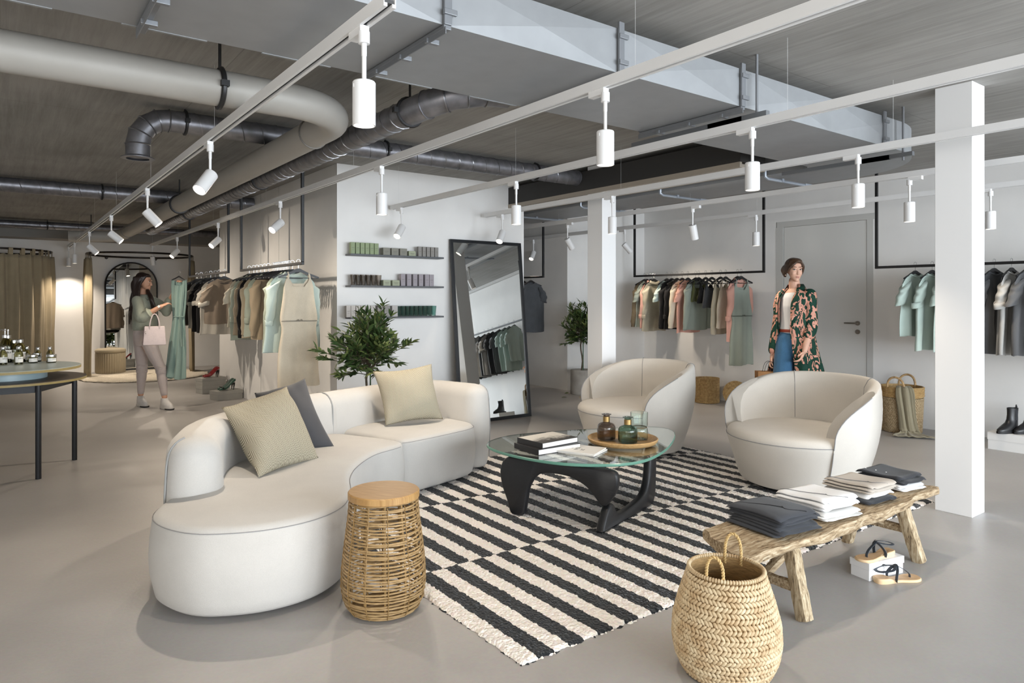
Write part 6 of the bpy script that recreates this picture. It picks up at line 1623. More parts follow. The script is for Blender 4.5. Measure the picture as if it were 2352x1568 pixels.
def hand(m, wrist, d, pn, side, curl=.5, s=1.0, spread=.12, thumb=.8):
    """d: towards the fingertips, pn: palm normal, side: towards the thumb"""
    d = Vector(d).normalized(); pn = Vector(pn); pn = (pn - d * pn.dot(d)).normalized(); sd = d.cross(pn); sd = sd if sd.dot(Vector(side)) > 0 else -sd
    w_ = Vector(wrist); M = Matrix((d, sd, pn)).transposed()
    m.ball(w_ + d * .045 * s, 1, 14, 10, Matrix((d * .052 * s, sd * .036 * s, pn * .0145 * s)).transposed())
    for i, (o, L) in enumerate(((.026, .070), (.009, .080), (-.009, .074), (-.025, .058))):
        p = w_ + d * .082 * s + sd * o * s; a = 0; pts = [w_ + d * .05 * s + sd * o * .8 * s, p]; q = p
        for f, k in ((.45, .7), (.3, 1.0), (.25, .8)):
            a += curl * k * (1 + .12 * i); q = q + (d * cos(a) + pn * sin(a) + sd * (o * spread * 3)) * L * f * s; pts.append(q)
        limb(m, pts, [.0095 * s, .0092 * s, .0085 * s, .0078 * s, .0066 * s], 8)
    b = w_ + d * .022 * s + sd * .026 * s
    pts = [b, b + (d * .6 + sd * .75 + pn * .35 * thumb).normalized() * .034 * s]; pts.append(pts[-1] + (d * .85 + sd * .25 + pn * .5 * thumb).normalized() * .030 * s); pts.append(pts[-1] + (d * .95 + pn * .55 * thumb).normalized() * .022 * s)
    limb(m, pts, [.0125 * s, .0105 * s, .009 * s, .0075 * s], 8)
def frame(face, up=(0, 0, 1)):
    f = Vector(face).normalized(); u = Vector(up); u = (u - f * u.dot(f)).normalized(); l = u.cross(f); return Matrix((f, l, u)).transposed()   # columns: forward, left, up
def head(m, c, fr, s=1.0):
    """c: centre of the skull; adds skull, jaw, nose, ears, lips to the body mesh"""
    def P(f, l, u): return c + fr @ V(f * s, l * s, u * s)
    def B(f, l, u, rf, rl, ru): m.ball(P(f, l, u), 1, 18, 12, fr @ Matrix(((rf * s, 0, 0), (0, rl * s, 0), (0, 0, ru * s))))
    B(-.012, 0, .03, .092, .073, .088); B(.030, 0, -.012, .058, .064, .085); B(.045, 0, -.065, .038, .042, .040); B(.062, 0, -.095, .022, .022, .018)
    B(.056, .030, -.025, .030, .026, .03); B(.056, -.030, -.025, .03, .026, .03)
    m.tube([P(.084, 0, .012), P(.096, 0, -.01), P(.099, 0, -.032)], [.0065 * s, .0075 * s, .0095 * s], 8); B(.094, 0, -.035, .012, .0125, .008)
    B(.080, 0, -.060, .010, .019, .006); B(.079, 0, -.069, .0105, .017, .006); B(.078, .033, .027, .014, .021, .006); B(.078, -.033, .027, .014, .021, .006)
    for q in (1, -1): B(-.012, q * .073, -.012, .017, .008, .030)
def face_parts(root, c, fr, s=1.0, lip=None, look=0):
    def P(f, l, u): return c + fr @ V(f * s, l * s, u * s)
    for q in (1, -1):
        m = MB(); m.ball(P(.0755, q * .0315, .008), 1, 14, 10, fr @ Matrix(((.011 * s, 0, 0), (0, .013 * s, 0), (0, 0, .0056 * s)))); m.build('eye', M_eyew, root)
        m = MB(); m.ball(P(.0825, q * .0315 + look, .008), 1, 12, 8, fr @ Matrix(((.005 * s, 0, 0), (0, .0056 * s, 0), (0, 0, .0054 * s)))); m.build('iris', M_iris, root)
        m = MB(); m.tube([P(.079, q * .049, .012), P(.0865, q * .032, .0165), P(.083, q * .016, .010)], .0022 * s, 6); m.build('lash_line', M_brow, root)
        m = MB(); m.tube([P(.078, q * .053, .030), P(.091, q * .036, .037), P(.0935, q * .014, .032)], [.0012 * s, .0024 * s, .002 * s], 6); m.build('eyebrow', M_brow, root)
    m = MB(); m.ball(P(.0845, 0, -.0605), 1, 14, 8, fr @ Matrix(((.006 * s, 0, 0), (0, .019 * s, 0), (0, 0, .0038 * s)))); m.ball(P(.0838, 0, -.0682), 1, 14, 8, fr @ Matrix(((.0062 * s, 0, 0), (0, .0165 * s, 0), (0, 0, .0045 * s)))); m.build('lips', lip or M_lip, root)
M_hair1 = mat('hair_dark_brown', '2a1c18', .35, var=.5, vscale=22, stretch=(9, 9, 1), bump=.5, bscale=18, spec=.5); M_hair2 = mat('hair_brown', '4a3526', .4, var=.45, vscale=22, stretch=(9, 9, 1.5), bump=.5, bscale=18, spec=.45)

# ---- woman on the left, holding up a green dress (local x = to the right of the picture, y = away, z = up)
Lp = dep(350, 687, 8.95)
W = thing('person', 'woman with long dark hair, green knit top and pale trousers, holding up a green dress', 'person', (Lp.x, Lp.y, 0), -TH)
k_ = 8.95 / F
_RL = Matrix.Rotation(TH, 3, 'Z')
def _loc(px, py, zc0, px0, y):
    zc = zc0 + y; return V((px - CX) / F * zc - (px0 - CX) / F * zc0, y, CAMH + (HY - py) / F * zc)
def L(px, py, y=0.0): return _loc(px, py, 8.95, 350, y)
m = MB()
fr = frame((.975, .10, -.06)); hc = L(331, 648)
head(m, hc, fr, .98)
limb(m, [L(327, 668, .01), L(326, 680, .01)], [.050, .052])
ovals(m, [(L(0, 0).x * 0 + L(334, 0).x, .01, z, rx, ry, R(-6)) for z, rx, ry in ((.86, .10, .15), (.95, .115, .165), (1.05, .10, .135), (1.15, .105, .135), (1.28, .115, .15), (1.36, .10, .165), (1.42, .07, .13), (1.455, .045, .06))])
shN, shF = L(315, 690, -.14), L(343, 688, .15); elN, wrN = L(327, 728, -.30), L(371, 703, -.26); elF, wrF = L(382, 706, .10), L(407, 659, .0)
limb(m, [shN, shN.lerp(elN, .5), elN], [.052, .046, .040]); limb(m, [elN, elN.lerp(wrN, .4), wrN], [.040, .036, .024])
limb(m, [shF, shF.lerp(elF, .5), elF], [.052, .044, .040]); limb(m, [elF, elF.lerp(wrF, .4), wrF], [.039, .034, .024])
hand(m, wrN, L(397, 690, -.12) - wrN, (.35, .8, -.4), (0, .2, 1), .35, .95)
hand(m, wrF, L(414, 640, -.03) - wrF, (.5, -.6, .5), (.6, -.5, -.2), .75, .95)
hpA, knA, anA = L(325, 788, .08), L(326, 846, .06), L(323, 907, .11); hpB, knB, anB = L(341, 788, -.06), L(370, 848, -.10), L(378, 912, -.11)
for h_, kn, an in ((hpA, knA, anA), (hpB, knB, anB)):
    limb(m, [h_, h_.lerp(kn, .4), h_.lerp(kn, .8), kn, kn.lerp(an, .3), kn.lerp(an, .75), an], [.090, .083, .062, .054, .056, .038, .034])
    ft = V(an.x + .10, an.y - .07, .035); limb(m, [V(an.x - .02, an.y + .01, .045), V(an.x + .05, an.y - .03, .045), ft], [.034, .034, .028])
remesh(m.build('body', M_skin1, W), .0062, 5)
face_parts(W, hc, fr, .98)
# trousers
M_trou = fabric('pale_pink_knit', 'c6b9b4', 300, .14, .3)
m = MB()
ovals(m, [(L(333, 0).x, .01, z, rx, ry, R(-6)) for z, rx, ry in ((.80, .10, .155), (.86, .125, .168), (.95, .13, .178), (1.03, .115, .150))])
for h_, kn, an in ((hpA, knA, anA), (hpB, knB, anB)):
    e = kn.lerp(an, .88); limb(m, [h_ + V(0, 0, .02), h_.lerp(kn, .4), h_.lerp(kn, .8), kn, kn.lerp(an, .3), kn.lerp(an, .7), e], [.096, .084, .066, .060, .062, .046, .042])
    for q in range(5):
        c = kn.lerp(an, -.10 + .055 * q); m.tube([c + V(.066 * cos(t), .066 * sin(t), .006 * sin(3 * t + q)) for t in [2 * pi * i / 16 for i in range(16)]], .006, 5, closed=True)
remesh(m.build('trousers', M_trou, W), .0075, 3)
# knitted top with wide three-quarter sleeves
M_top = fabric('melange_green_knit', 'abaf9f', 420, .3, .5, c2='858a7c'); M_top.node_tree.nodes['Principled BSDF'].inputs['Roughness'].default_value = .95
m = MB(); cx = L(333, 0).x
ovals(m, [(cx - .005, .01, z, rx, ry, R(-6)) for z, rx, ry in ((1.0, .128, .170), (1.03, .132, .178), (1.12, .134, .175), (1.24, .132, .172), (1.34, .118, .178), (1.41, .095, .155), (1.455, .07, .09), (1.462, .06, .07))])
slN = elN.lerp(wrN, .34); slF = elF.lerp(wrF, .30)
limb(m, [shN, shN.lerp(elN, .5) + V(-.01, 0, 0), elN + V(-.01, 0, -.01), slN], [.064, .066, .068, .056]); limb(m, [shF, shF.lerp(elF, .5), elF + V(0, 0, -.02), slF], [.062, .064, .067, .062])
m.tube([slN + V(0, 0, .0), slN.lerp(elN, -.15)], .075, 14); m.ball(elF + V(.0, 0, -.05), (.06, .06, .07))
o = remesh(m.build('knit_top', M_top, W), .009, 3)
# neckline hint: necklace, watch
m = MB(); m.tube([L(322, 677, -.03), L(332, 683, -.085), L(340, 689, -.105), L(345, 684, -.09)], .0022, 5); m.ball(L(340, 690, -.108), .006); m.build('necklace', mat('silver_chain', 'c9c4ba', .25, metal=1), W)
d_ = (wrN - elN).normalized(); u_ = d_.cross(V(0, 1, 0)).normalized(); v_ = d_.cross(u_); c = wrN - d_ * .02
m = MB(); m.tube([c + (u_ * cos(t) + v_ * sin(t)) * .0285 for t in [2 * pi * i / 20 for i in range(20)]], .006, 6, closed=True, flat=.4); m.build('watch_strap', mat('watch_leather', '7a6a5c', .5), W)
m = MB(); n_ = (V(0, -1, .25) - d_ * V(0, -1, .25).dot(d_)).normalized(); m.cyl(c + n_ * .026, c + n_ * .035, .016, 20); m.build('watch_face', mat('watch_face_white', 'e4e2de', .3), W)
# hair
m = MB(); H = lambda f, l, u: hc + fr @ V(f, l, u)
m.ball(H(-.030, 0, .042), 1, 18, 12, fr @ Matrix(((.090, 0, 0), (0, .084, 0), (0, 0, .088))))
m.ball(H(.02, 0, .085), 1, 14, 8, fr @ Matrix(((.058, 0, 0), (0, .066, 0), (0, 0, .032))))
rr = random.Random(2)
for i in range(20):   # the length behind her shoulder
    t = i / 19; s0 = H(-.06 - .03 * rr.random(), lerp(-.075, .07, t), rr.uniform(-.02, .05)); e0 = L(lerp(296, 312, rr.random()), lerp(712, 745, rr.random()), lerp(-.10, .16, t))
    md = L(lerp(303, 315, rr.random()), 688, lerp(-.13, .14, t)); limb(m, [s0, s0.lerp(md, .55) + V(-.01, 0, 0), md + V(rr.uniform(-.015, .01), 0, 0), md.lerp(e0, .6), e0], [.024, .026, .025, .02, .008], 8)
for i in range(9):    # locks in front of the far shoulder
    s0 = H(-.02 + .012 * rr.random(), .066, -.02 - .01 * i * .5); e0 = L(rr.uniform(350, 361), rr.uniform(705, 727), -.10 + .02 * i); md = L(rr.uniform(344, 350), 684, -.10 + .02 * i)
    limb(m, [s0, s0.lerp(md, .5), md, md.lerp(e0, .6), e0], [.018, .022, .022, .017, .007], 8)
for i in range(7):    # near side curtain of hair beside the cheek
    s0 = H(.035 - .018 * i, -.055 - .012 * min(i, 2), .075 - .004 * i); md = H(-.012 - .016 * i, -.082, -.02); e0 = L(318 - i * 1.5, 684, -.14); limb(m, [s0, md, md.lerp(e0, .5) + V(-.008, 0, 0), e0], [.012, .02, .02, .016], 8)
remesh(m.build('long_hair', M_hair1, W), .0065, 2)
# trainers
M_snk = mat('white_trainer', 'd6d2ce', .55, var=.06, vscale=30, bump=.2, bscale=60); M_sole_g = mat('trainer_sole', 'c9c5bf', .7); M_soled = mat('trainer_sole_dark', '2b2a2a', .7); M_lace = mat('shoe_lace', 'e6e3df', .7)
def trainer(an, d):
    d = Vector(d).normalized(); s_ = V(-d.y, d.x, 0); b = V(an.x, an.y, 0) - d * .035
    def E(x, z, rx, ry, n=22): return [b + d * (x + rx * cos(2 * pi * k / n)) + s_ * ry * sin(2 * pi * k / n) + V(0, 0, z) for k in range(n)]
    m = MB(); m.loft([E(.09, .028, .140, .048), E(.09, .05, .138, .050), E(.075, .075, .118, .047), E(.05, .095, .085, .043), E(.035, .115, .065, .040), E(.03, .135, .056, .038)]); o = m.build('trainer', M_snk, W, ang=60)
    m = MB(); m.loft([E(.09, .0, .138, .047), E(.09, .004, .147, .053), E(.09, .026, .149, .054), E(.09, .034, .142, .051)]); m.build('sole', M_sole_g, o, ang=40)
    m = MB(); m.loft([E(.165, .0005, .076, .048), E(.165, .012, .079, .0545), E(.165, .016, .074, .05)]); m.build('toe_guard', M_soled, o)
    m = MB()
    for q in range(5):
        x = .075 + .025 * q; z = .112 - .013 * q; m.tube([b + d * x + s_ * -.03 + V(0, 0, z - .012), b + d * (x + .008) + V(0, 0, z + .004), b + d * x + s_ * .03 + V(0, 0, z - .012)], .0035, 6)
    m.build('laces', M_lace, o)
trainer(anA, (.75, -.66, 0)); trainer(anB, (.78, -.62, 0))
W.rotation_euler = (0, 0, -TH)
# ---- her handbag
hb_o = thing('handbag', 'pale pink structured handbag hanging from the woman\'s forearm', 'handbag', (0, 0, 0), -TH)
MWl = Matrix.Translation((Lp.x, Lp.y, 0)) @ Matrix.Rotation(-TH, 4, 'Z')
bc = L(355, 770, -.30); hb_o.location = MWl @ V(bc.x, bc.y, bc.z - .12)
M_bag = mat('pink_leather', 'cdbfbe', .45, var=.05, vscale=30, bump=.1, bscale=120); M_bagd = mat('bag_edge', '6d5b5f', .5)
m = MB(); yw = R(28)
def bagq(x, y, z): return V(x * cos(yw) - y * sin(yw), x * sin(yw) + y * cos(yw), z)
m.loft([[bagq(x * k, y * k2, z) for x, y in ((-.13, -.06), (.13, -.06), (.13, .06), (-.13, .06))] for z, k, k2 in ((0, .98, 1), (.02, 1, 1), (.21, .88, .55), (.235, .86, .45))]); m.build('bag_body', M_bag, hb_o, bev=.006, ang=40)
m = MB(); m.tube([bagq(-.131, -.06, .004), bagq(-.131 * .88, -.06 * .55, .21), bagq(-.131 * .88, .06 * .55, .21), bagq(-.131, .06, .004)], .003, 5, closed=True); m.build('edge_piping', M_bagd, hb_o)
for y in (-.03, .03):
    m = MB(); m.tube(catmull([bagq(-.055, y, .20), bagq(-.05, y, .28), bagq(-.02, y * .6, .375), bagq(.02, y * .6, .378), bagq(.05, y, .29), bagq(.055, y, .20)], 6), .007, 8); m.build('handle', M_bag, hb_o)
m = MB(); m.tube([bagq(-.1, -.05 + .012 * cos(t), .16 + .016 * sin(t)) for t in [2 * pi * i / 14 for i in range(14)]], .0035, 5, closed=True); m.build('ring_charm', mat('silver_chain', 'c9c4ba', .25, metal=1), hb_o)
# ---- the green dress on its hanger in her hand
dr = thing('dress', 'long sea-green belted dress held up on a hanger by the woman', 'dress', (0, 0, 0), -TH)
dh = L(411, 640, -.06); dr.location = MWl @ V(dh.x, dh.y, 0)
M_dr = fabric('sea_green_crepe', '90a79e', 500, .12, .25)
m = MB(); rings = []; zt, zb = L(0, 648).z, L(0, 866).z
for i in range(40):
    v = i / 39; z = lerp(zt, zb, v); w_ = interp([(0, .085), (.06, .088), (.25, .072), (.36, .058), (.42, .062), (.7, .095), (1, .118)], v); off = interp([(0, 0), (.35, .0), (.7, -.02), (1, -.045)], v); d_ = interp([(0, .012), (.15, .035), (.36, .04), (1, .07)], v)
    ring = []
    for k in range(48):
        a = 2 * pi * k / 48; fz = (.010 + .014 * v) * sin(6 * a + 2.2 * v) + .008 * sin(11 * a + 4 * v)
        zz = z
        if v < .06: zz = z + .030 * (abs(cos(a)) ** 2) - (.045 if sin(a) < 0 and abs(cos(a)) < .55 else 0) * (1 - v / .06)
        ring.append(V(off + (w_ + fz) * cos(a), (d_ + fz) * sin(a), zz + (.02 * sin(2 * a) * v if v > .9 else 0)))
    rings.append(ring)
m.loft(rings, False, False); m.build('dress_body', M_dr, dr, ang=180)
m = MB(); zc = lerp(zt, zb, .36); m.tube([V(.064 * cos(t), .046 * sin(t), zc) for t in [2 * pi * i / 24 for i in range(24)]], .012, 6, closed=True, flat=.5); m.build('waist_tie', M_dr, dr)
m = MB(); m.tube([V(.03, -.05, zc), V(.05, -.07, zc - .12), V(.06, -.075, zc - .28), V(.075, -.07, zc - .38)], [.012, .018, .024, .03], 8, flat=.25); m.build('tie_end', M_dr, dr)
hh = thing('clothes_hanger', 'black hanger of the green dress, gripped by the woman', 'hanger', (0, 0, 0), -TH, None); hp = MWl @ V(dh.x, dh.y, L(0, 627).z); hh.location = hp
hs = put('hook', ME_hook, hh, (0, 0, 0)); s2 = put('shoulders', ME_shoulder, hh, (0, 0, -.0), (0, 0, 0)); s2.scale = (.40, 1, .62)

# ---- woman on the right in the floral coat (torso turned to the picture's left, head looking to the right)
Rp = dep(1825, 687, 6.9)
SC2 = 7.75 / 6.9
Rp = dep(1825, 687, 7.75)
P2 = thing('person', 'short-haired woman in a pink and green floral coat and blue jeans, behind the right armchair', 'person', (Rp.x, Rp.y, CAMH * (1 - SC2)), -TH)
P2.scale = (SC2,) * 3
k2 = 6.9 / F
def Q(px, py, y=0.0): return _loc(px, py, 6.9, 1825, y)
MWr = Matrix.Translation((Rp.x, Rp.y, CAMH * (1 - SC2))) @ Matrix.Rotation(-TH, 4, 'Z') @ Matrix.Scale(SC2, 4)
ZF = .1525   # floor level in this figure's own units
yw = R(-58)   # torso yaw: chest faces the camera and to the left
m = MB(); fr2 = frame((.02, -1, -.05)); hc2 = Q(1824, 621, -.02)
head(m, hc2, fr2, 1.0)
limb(m, [Q(1824, 645, .01), Q(1826, 666, .03)], [.052, .058])
tx = Q(1829, 0).x
ovals(m, [(tx + dx, .02, z, rx, ry, yw) for z, rx, ry, dx in ((.88, .165, .12, -.03), (.97, .165, .12, -.03), (1.08, .135, .10, -.02), (1.2, .14, .105, -.01), (1.33, .155, .115, 0), (1.42, .165, .10, 0), (1.475, .12, .075, 0), (1.51, .06, .055, 0))])
shR_, elR_, wrR_ = V(tx + .085, -.115, 1.435), Q(1863, 748, -.14), Q(1848, 806, -.22); shL_, elL_, wrL_ = V(tx - .085, .155, 1.435), Q(1787, 748, .12), Q(1774, 822, .05)
limb(m, [shR_, shR_.lerp(elR_, .5), elR_], [.052, .044, .040]); limb(m, [elR_, elR_.lerp(wrR_, .4), wrR_], [.040, .036, .025])
limb(m, [shL_, shL_.lerp(elL_, .5), elL_], [.050, .044, .038]); limb(m, [elL_, elL_.lerp(wrL_, .4), wrL_], [.038, .035, .025])
hand(m, wrR_, Q(1836, 832, -.24) - wrR_, (-.75, .2, -.2), (-.3, -1, 0), .45, 1.0); hand(m, wrL_, Q(1768, 842, .03) - wrL_, (.6, -.3, 0), (0, -1, 0), 1.1, 1.0)
hpL, knL, anL = Q(1806, 786, .03), V(-.17, -.10, .58), V(-.20, -.02, .24); hpR, knR, anR = Q(1826, 800, .06), V(.02, .06, .58), V(.10, .22, .24)
for h_, kn, an in ((hpL, knL, anL), (hpR, knR, anR)):
    limb(m, [h_, h_.lerp(kn, .5), kn, kn.lerp(an, .35), an], [.09, .078, .055, .055, .034]); limb(m, [V(an.x, an.y, ZF + .04), V(an.x - .11, an.y - .10, ZF + .03)], [.034, .028])
remesh(m.build('body', M_skin2, P2), .0062, 5)
face_parts(P2, hc2, fr2, 1.0, mat('lip_nude', 'b57c70', .5), -.003)
M_tee = fabric('white_jersey', 'd9d9da', 500, .05, .15)
m = MB(); ovals(m, [(tx + dx, .015, z, rx, ry, yw) for z, rx, ry, dx in ((1.055, .148, .112, -.02), (1.10, .152, .118, -.02), (1.2, .155, .12, -.01), (1.33, .165, .128, 0), (1.42, .168, .108, 0), (1.462, .128, .083, 0), (1.472, .10, .07, 0))]); remesh(m.build('tee_shirt', M_tee, P2), .009, 3)
M_jean = fabric('blue_denim', '3f6789', 500, .3, .3, c2='2b4c68')
m = MB(); ovals(m, [(tx + dx, .02, z, rx, ry, yw) for z, rx, ry, dx in ((.84, .165, .13, -.03), (.92, .178, .136, -.032), (1.0, .168, .128, -.028), (1.075, .146, .112, -.02))])
for h_, kn, an in ((hpL, knL, anL), (hpR, knR, anR)): limb(m, [h_ + V(0, 0, .02), h_.lerp(kn, .5), kn, kn.lerp(an, .5), an + V(0, 0, .03)], [.102, .096, .088, .092, .10])
remesh(m.build('jeans', M_jean, P2), .009, 3)
zw = Q(0, 759).z; m = MB(); m.tube([V(tx - .02 + .150 * cos(t) * cos(yw) - .117 * sin(t) * sin(yw), .018 + .150 * cos(t) * sin(yw) + .117 * sin(t) * cos(yw), zw) for t in [2 * pi * i / 40 for i in range(40)]], .017, 6, closed=True, flat=.35, up=(1, 0, 0)); m.build('belt', mat('red_brown_belt', '8e3f2e', .45), P2)
# floral coat: open front, wide lapels, long skirt
def floral():
    mt, nt, b = nodes('floral_print'); Lk = nt.links.new; tc = nt.nodes.new('ShaderNodeTexCoord')
    mp = nt.nodes.new('ShaderNodeMapping'); mp.inputs['Scale'].default_value = (1.25, 1.25, .75); Lk(tc.outputs['Object'], mp.inputs[0])
    n1 = nt.nodes.new('ShaderNodeTexNoise'); n1.inputs['Scale'].default_value = 9.5; n1.inputs['Detail'].default_value = 1.2; n1.inputs['Distortion'].default_value = 1.6; Lk(mp.outputs[0], n1.inputs[0])
    n2 = nt.nodes.new('ShaderNodeTexNoise'); n2.inputs['Scale'].default_value = 16; n2.inputs['Detail'].default_value = .5; n2.inputs['Distortion'].default_value = 2.2; Lk(mp.outputs[0], n2.inputs[0])
    r1 = nt.nodes.new('ShaderNodeValToRGB'); e = r1.color_ramp.elements; r1.color_ramp.interpolation = 'CONSTANT'; e[0].position = 0; e[0].color = srgb('12382c'); e[1].position = .475; e[1].color = srgb('14161a')
    for p, c in ((.492, 'd39a86'), (.60, '8b6f60'), (.625, 'c98f7c')): q = e.new(p); q.color = srgb(c)
    r2 = nt.nodes.new('ShaderNodeValToRGB'); e = r2.color_ramp.elements; r2.color_ramp.interpolation = 'CONSTANT'; e[0].position = 0; e[0].color = (0, 0, 0, 1); e[1].position = .60; e[1].color = (1, 1, 1, 1)
    Lk(n1.outputs[0], r1.inputs[0]); Lk(n2.outputs[0], r2.inputs[0]); mx = nt.nodes.new('ShaderNodeMix'); mx.data_type = 'RGBA'; Lk(r2.outputs[0], mx.inputs['Factor']); Lk(r1.outputs[0], mx.inputs['A']); mx.inputs['B'].default_value = srgb('173f31'); Lk(mx.outputs['Result'], b.inputs['Base Color'])
    b.inputs['Roughness'].default_value = .75; b.inputs['Specular IOR Level'].default_value = .25
    return mt
M_flo = floral()
m = MB(); nA, nZ = 60, 40
zs = [1.515, 1.475, 1.42, 1.34, 1.2, 1.06, .92, .8, .68, .56]
rx_ = [.075, .135, .182, .19, .185, .19, .21, .235, .26, .285]; ry_ = [.07, .098, .125, .142, .142, .145, .165, .185, .205, .225]
op = [.75, .52, .38, .34, .34, .38, .44, .50, .54, .60]     # half opening of the front in radians
af = R(-90) - .05   # chest direction in the torso's own frame
def coat(u, v):
    k = v * (len(zs) - 1); i = min(int(k), len(zs) - 2); f = k - i; g = lambda T: lerp(T[i], T[i + 1], f)
    o_ = g(op); a = af + o_ + (2 * pi - 2 * o_) * u; fo = (.010 + .022 * sstep(.5, 1, v)) * sin(9 * a + 2 * v) * sstep(.3, .7, v); flr = .02 * (1 if u < .06 or u > .94 else 0) * sstep(.1, .3, v)
    x, y = (g(rx_) + fo + flr) * cos(a), (g(ry_) + fo + flr) * sin(a)
    return V(tx + x * cos(yw) - y * sin(yw), .02 + x * sin(yw) + y * cos(yw), g(zs))
m.grid(coat, nA, nZ); o = m.build('floral_coat', M_flo, P2, ang=180); s_ = o.modifiers.new('solid', 'SOLIDIFY'); s_.thickness = .006
m = MB(); c1, c2 = elR_.lerp(wrR_, .36), elL_.lerp(wrL_, .75)
limb(m, [shR_ + V(0, 0, .004), shR_.lerp(elR_, .5), elR_, c1], [.068, .064, .062, .060]); o = m.build('coat_sleeve', M_flo, P2, ang=80); remesh(o, .008, 3)
m = MB(); limb(m, [shL_ + V(0, 0, -.008), shL_.lerp(elL_, .5), elL_, c2], [.062, .060, .060, .055]); remesh(m.build('coat_sleeve', M_flo, P2), .008, 3)
def lapel(u0, us):
    m = MB()
    def f(u, v):
        base = coat(u0, lerp(.03, .62, v)); out = coat(min(.999, max(0, u0 + us * u * .16 * sin(pi * min(1, v * 1.15 + .12)))), lerp(.03, .60, v)); n = (out - V(tx, .02, out.z)); n.z = 0; n.normalize()
        return out + n * (.016 + .014 * sin(pi * u) )
    m.grid(f, 10, 16); o = m.build('lapel', M_flo, P2, ang=180); s_ = o.modifiers.new('solid', 'SOLIDIFY'); s_.thickness = .004
lapel(.0, 1); lapel(.999, -1)
m = MB(); rr_c = []
for z, k in ((1.485, 1.15), (1.540, .90), (1.552, .96), (1.497, 1.38)): rr_c.append([V(tx + .005 + (.078 * k * cos(a)) * cos(yw) - .072 * k * sin(a) * sin(yw), .025 + (.078 * k * cos(a)) * sin(yw) + .072 * k * sin(a) * cos(yw), z) for a in [af + .9 + (2 * pi - 1.8) * i / 24 for i in range(25)]])
m.loft(rr_c, wrap=False); m.build('coat_collar', M_flo, P2, ang=180)
# short hair with a side-swept fringe
m = MB(); H = lambda f, l, u: hc2 + fr2 @ V(f, l, u); rr = random.Random(8)
m.ball(H(-.026, 0, .045), 1, 20, 14, fr2 @ Matrix(((.092, 0, 0), (0, .083, 0), (0, 0, .084)))); m.ball(H(.012, .0, .09), 1, 16, 10, fr2 @ Matrix(((.066, 0, 0), (0, .070, 0), (0, 0, .036))))
for i in range(11): # fringe swept to the picture's left (her right side is +left negative)
    t = i / 10; limb(m, [H(.055 - .02 * t, .020 - .012 * i * .6, .102 - .002 * i), H(.082 - .045 * t, -.030 - .035 * t, .070 - .01 * t), H(.052 - .07 * t, -.072 - .012 * t, .018 - .03 * t), H(.030 - .09 * t, -.082 - .006 * t, -.022 - .022 * t)], [.010, .013, .012, .006], 8)
for i in range(9):
    t = i / 8; limb(m, [H(.02 - .1 * t, -.07, .04), H(-.0 - .1 * t, -.080, -.0), H(-.010 - .085 * t, -.076 + .02 * t, -.04 - .012 * (i % 3))], [.013, .014, .007], 8)
for i in range(7):
    t = i / 6; limb(m, [H(.052 - .02 * t, .045, .088), H(.040 - .05 * t, .074, .04), H(.018 - .06 * t, .079, -.02 - .012 * (i % 2))], [.011, .014, .008], 8)
remesh(m.build('short_hair', M_hair2, P2), .0062, 2)
m = MB(); m.ball(H(-.006, -.083, -.046), .006); m.build('earring', mat('silver_chain', 'c9c4ba', .25, metal=1), P2)
# shoes (hidden behind the armchair from the front)
for an in (anL, anR):
    m = MB(); d = V(-.74, -.67, 0); s_ = V(.67, -.74, 0); b = V(an.x, an.y, 0)
    m.loft([[b + d * (.06 + rx * cos(2 * pi * k / 20)) + s_ * ry * sin(2 * pi * k / 20) + V(0, 0, z + ZF) for k in range(20)] for z, rx, ry in ((0, .13, .043), (.02, .135, .046), (.05, .125, .044), (.08, .08, .04), (.1, .05, .036))]); m.build('ankle_shoe', M_boot, P2, ang=50)
# ---- paper bag
pb = thing('paper_bag', 'brown paper carrier bag in the hand of the woman in the floral coat', 'bag', (0, 0, 0), -TH)
pc = Q(1758, 850, .02); pb.location = MWr @ V(pc.x, pc.y, 0); pb.scale = (SC2,) * 3
M_kraft = mat('kraft_paper', '9a6f45', .75, var=.1, vscale=12); m = MB(); zt = Q(0, 852).z
m.loft([[V(x * k, y * k, z) for x, y in ((-.09, -.05), (.09, -.10), (.09, .0), (-.09, .05))] for z, k in ((zt - .33, 1), (zt, 1.0))] , True, False); m.build('bag_body', M_kraft, pb, smooth=False).modifiers.new('solid', 'SOLIDIFY').thickness = .002
for q in (-.055, .0):
    m = MB(); m.tube(catmull([V(-.03, q + .012, zt - .02), V(.0, q + .01, zt + .08), V(.05, q, zt + .09), V(.06, q - .012, zt - .02)], 5), .0025, 6); m.build('cord_handle', M_black, pb)
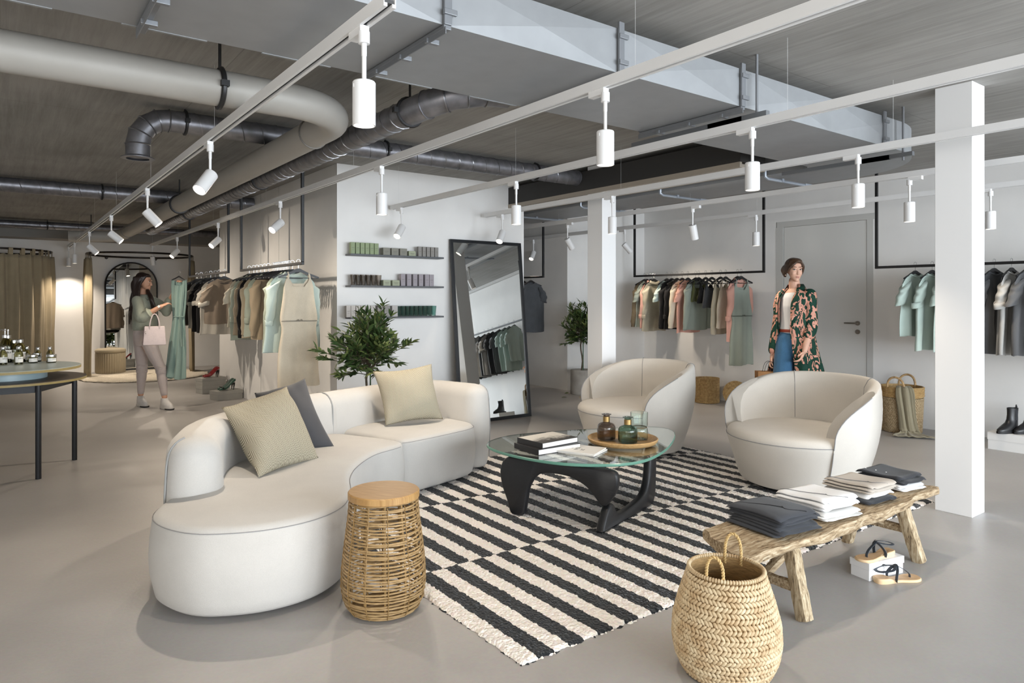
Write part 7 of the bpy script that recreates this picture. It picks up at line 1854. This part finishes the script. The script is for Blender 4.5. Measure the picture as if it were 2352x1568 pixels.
# =============== CAMERA, WORLD, DAYLIGHT ===============
cam = bpy.data.cameras.new('camera'); co = bpy.data.objects.new('camera', cam); col.objects.link(co)
cam.sensor_width = 36; cam.lens = 36 * F / 2352; cam.shift_y = -(784 - HY) / 2352; cam.clip_start = .05
co.location = (0, 0, CAMH); co.rotation_euler = (pi / 2, 0, -TH); sc.camera = co
w = bpy.data.worlds.new('World'); sc.world = w; w.use_nodes = True
bg = w.node_tree.nodes['Background']
sky = w.node_tree.nodes.new('ShaderNodeTexSky'); sky.sky_type = 'HOSEK_WILKIE'; sky.sun_direction = (.2, .6, .75); sky.turbidity = 4
w.node_tree.links.new(sky.outputs[0], bg.inputs[0]); bg.inputs[1].default_value = .5
for i, (a, b_) in enumerate(wins):
    l = bpy.data.lights.new('daylight_and_fill', 'AREA'); l.shape = 'RECTANGLE'; l.size = b_ - a - .1; l.size_y = ZH - ZS - .1
    l.energy = (DAY[i]); l.color = (.86, .93, 1.0)
    o = bpy.data.objects.new('daylight_and_fill', l); col.objects.link(o); o.location = ((a + b_) / 2, Y0 + .26, (ZS + ZH) / 2)
    o.rotation_euler = (R(86), 0, 0)
l = bpy.data.lights.new('daylight_and_fill', 'AREA'); l.shape = 'RECTANGLE'; l.size = 4.8; l.size_y = ZH - ZS - .1; l.energy = SIDE_FILL; l.color = (1.0, .93, .83)  # added warm fill lamp at the side window, brightens faces turned left
o = bpy.data.objects.new('daylight_and_fill', l); col.objects.link(o); o.location = (X0 + .06, -.9, (ZS + ZH) / 2); o.rotation_euler = (R(86), 0, R(-90))
sc.view_settings.view_transform = 'Standard'; sc.view_settings.look = 'None'; sc.view_settings.gamma = 1
sc.view_settings.use_curve_mapping = False; sc.view_settings.exposure = EXPO
sc.cycles.use_denoising = True
try:
    sc.cycles.max_bounces = 10; sc.cycles.diffuse_bounces = 5; sc.cycles.glossy_bounces = 5; sc.cycles.transmission_bounces = 8; sc.cycles.transparent_max_bounces = 12
    sc.cycles.sample_clamp_indirect = 4
    sc.cycles.caustics_reflective = False; sc.cycles.caustics_refractive = False
except Exception: pass
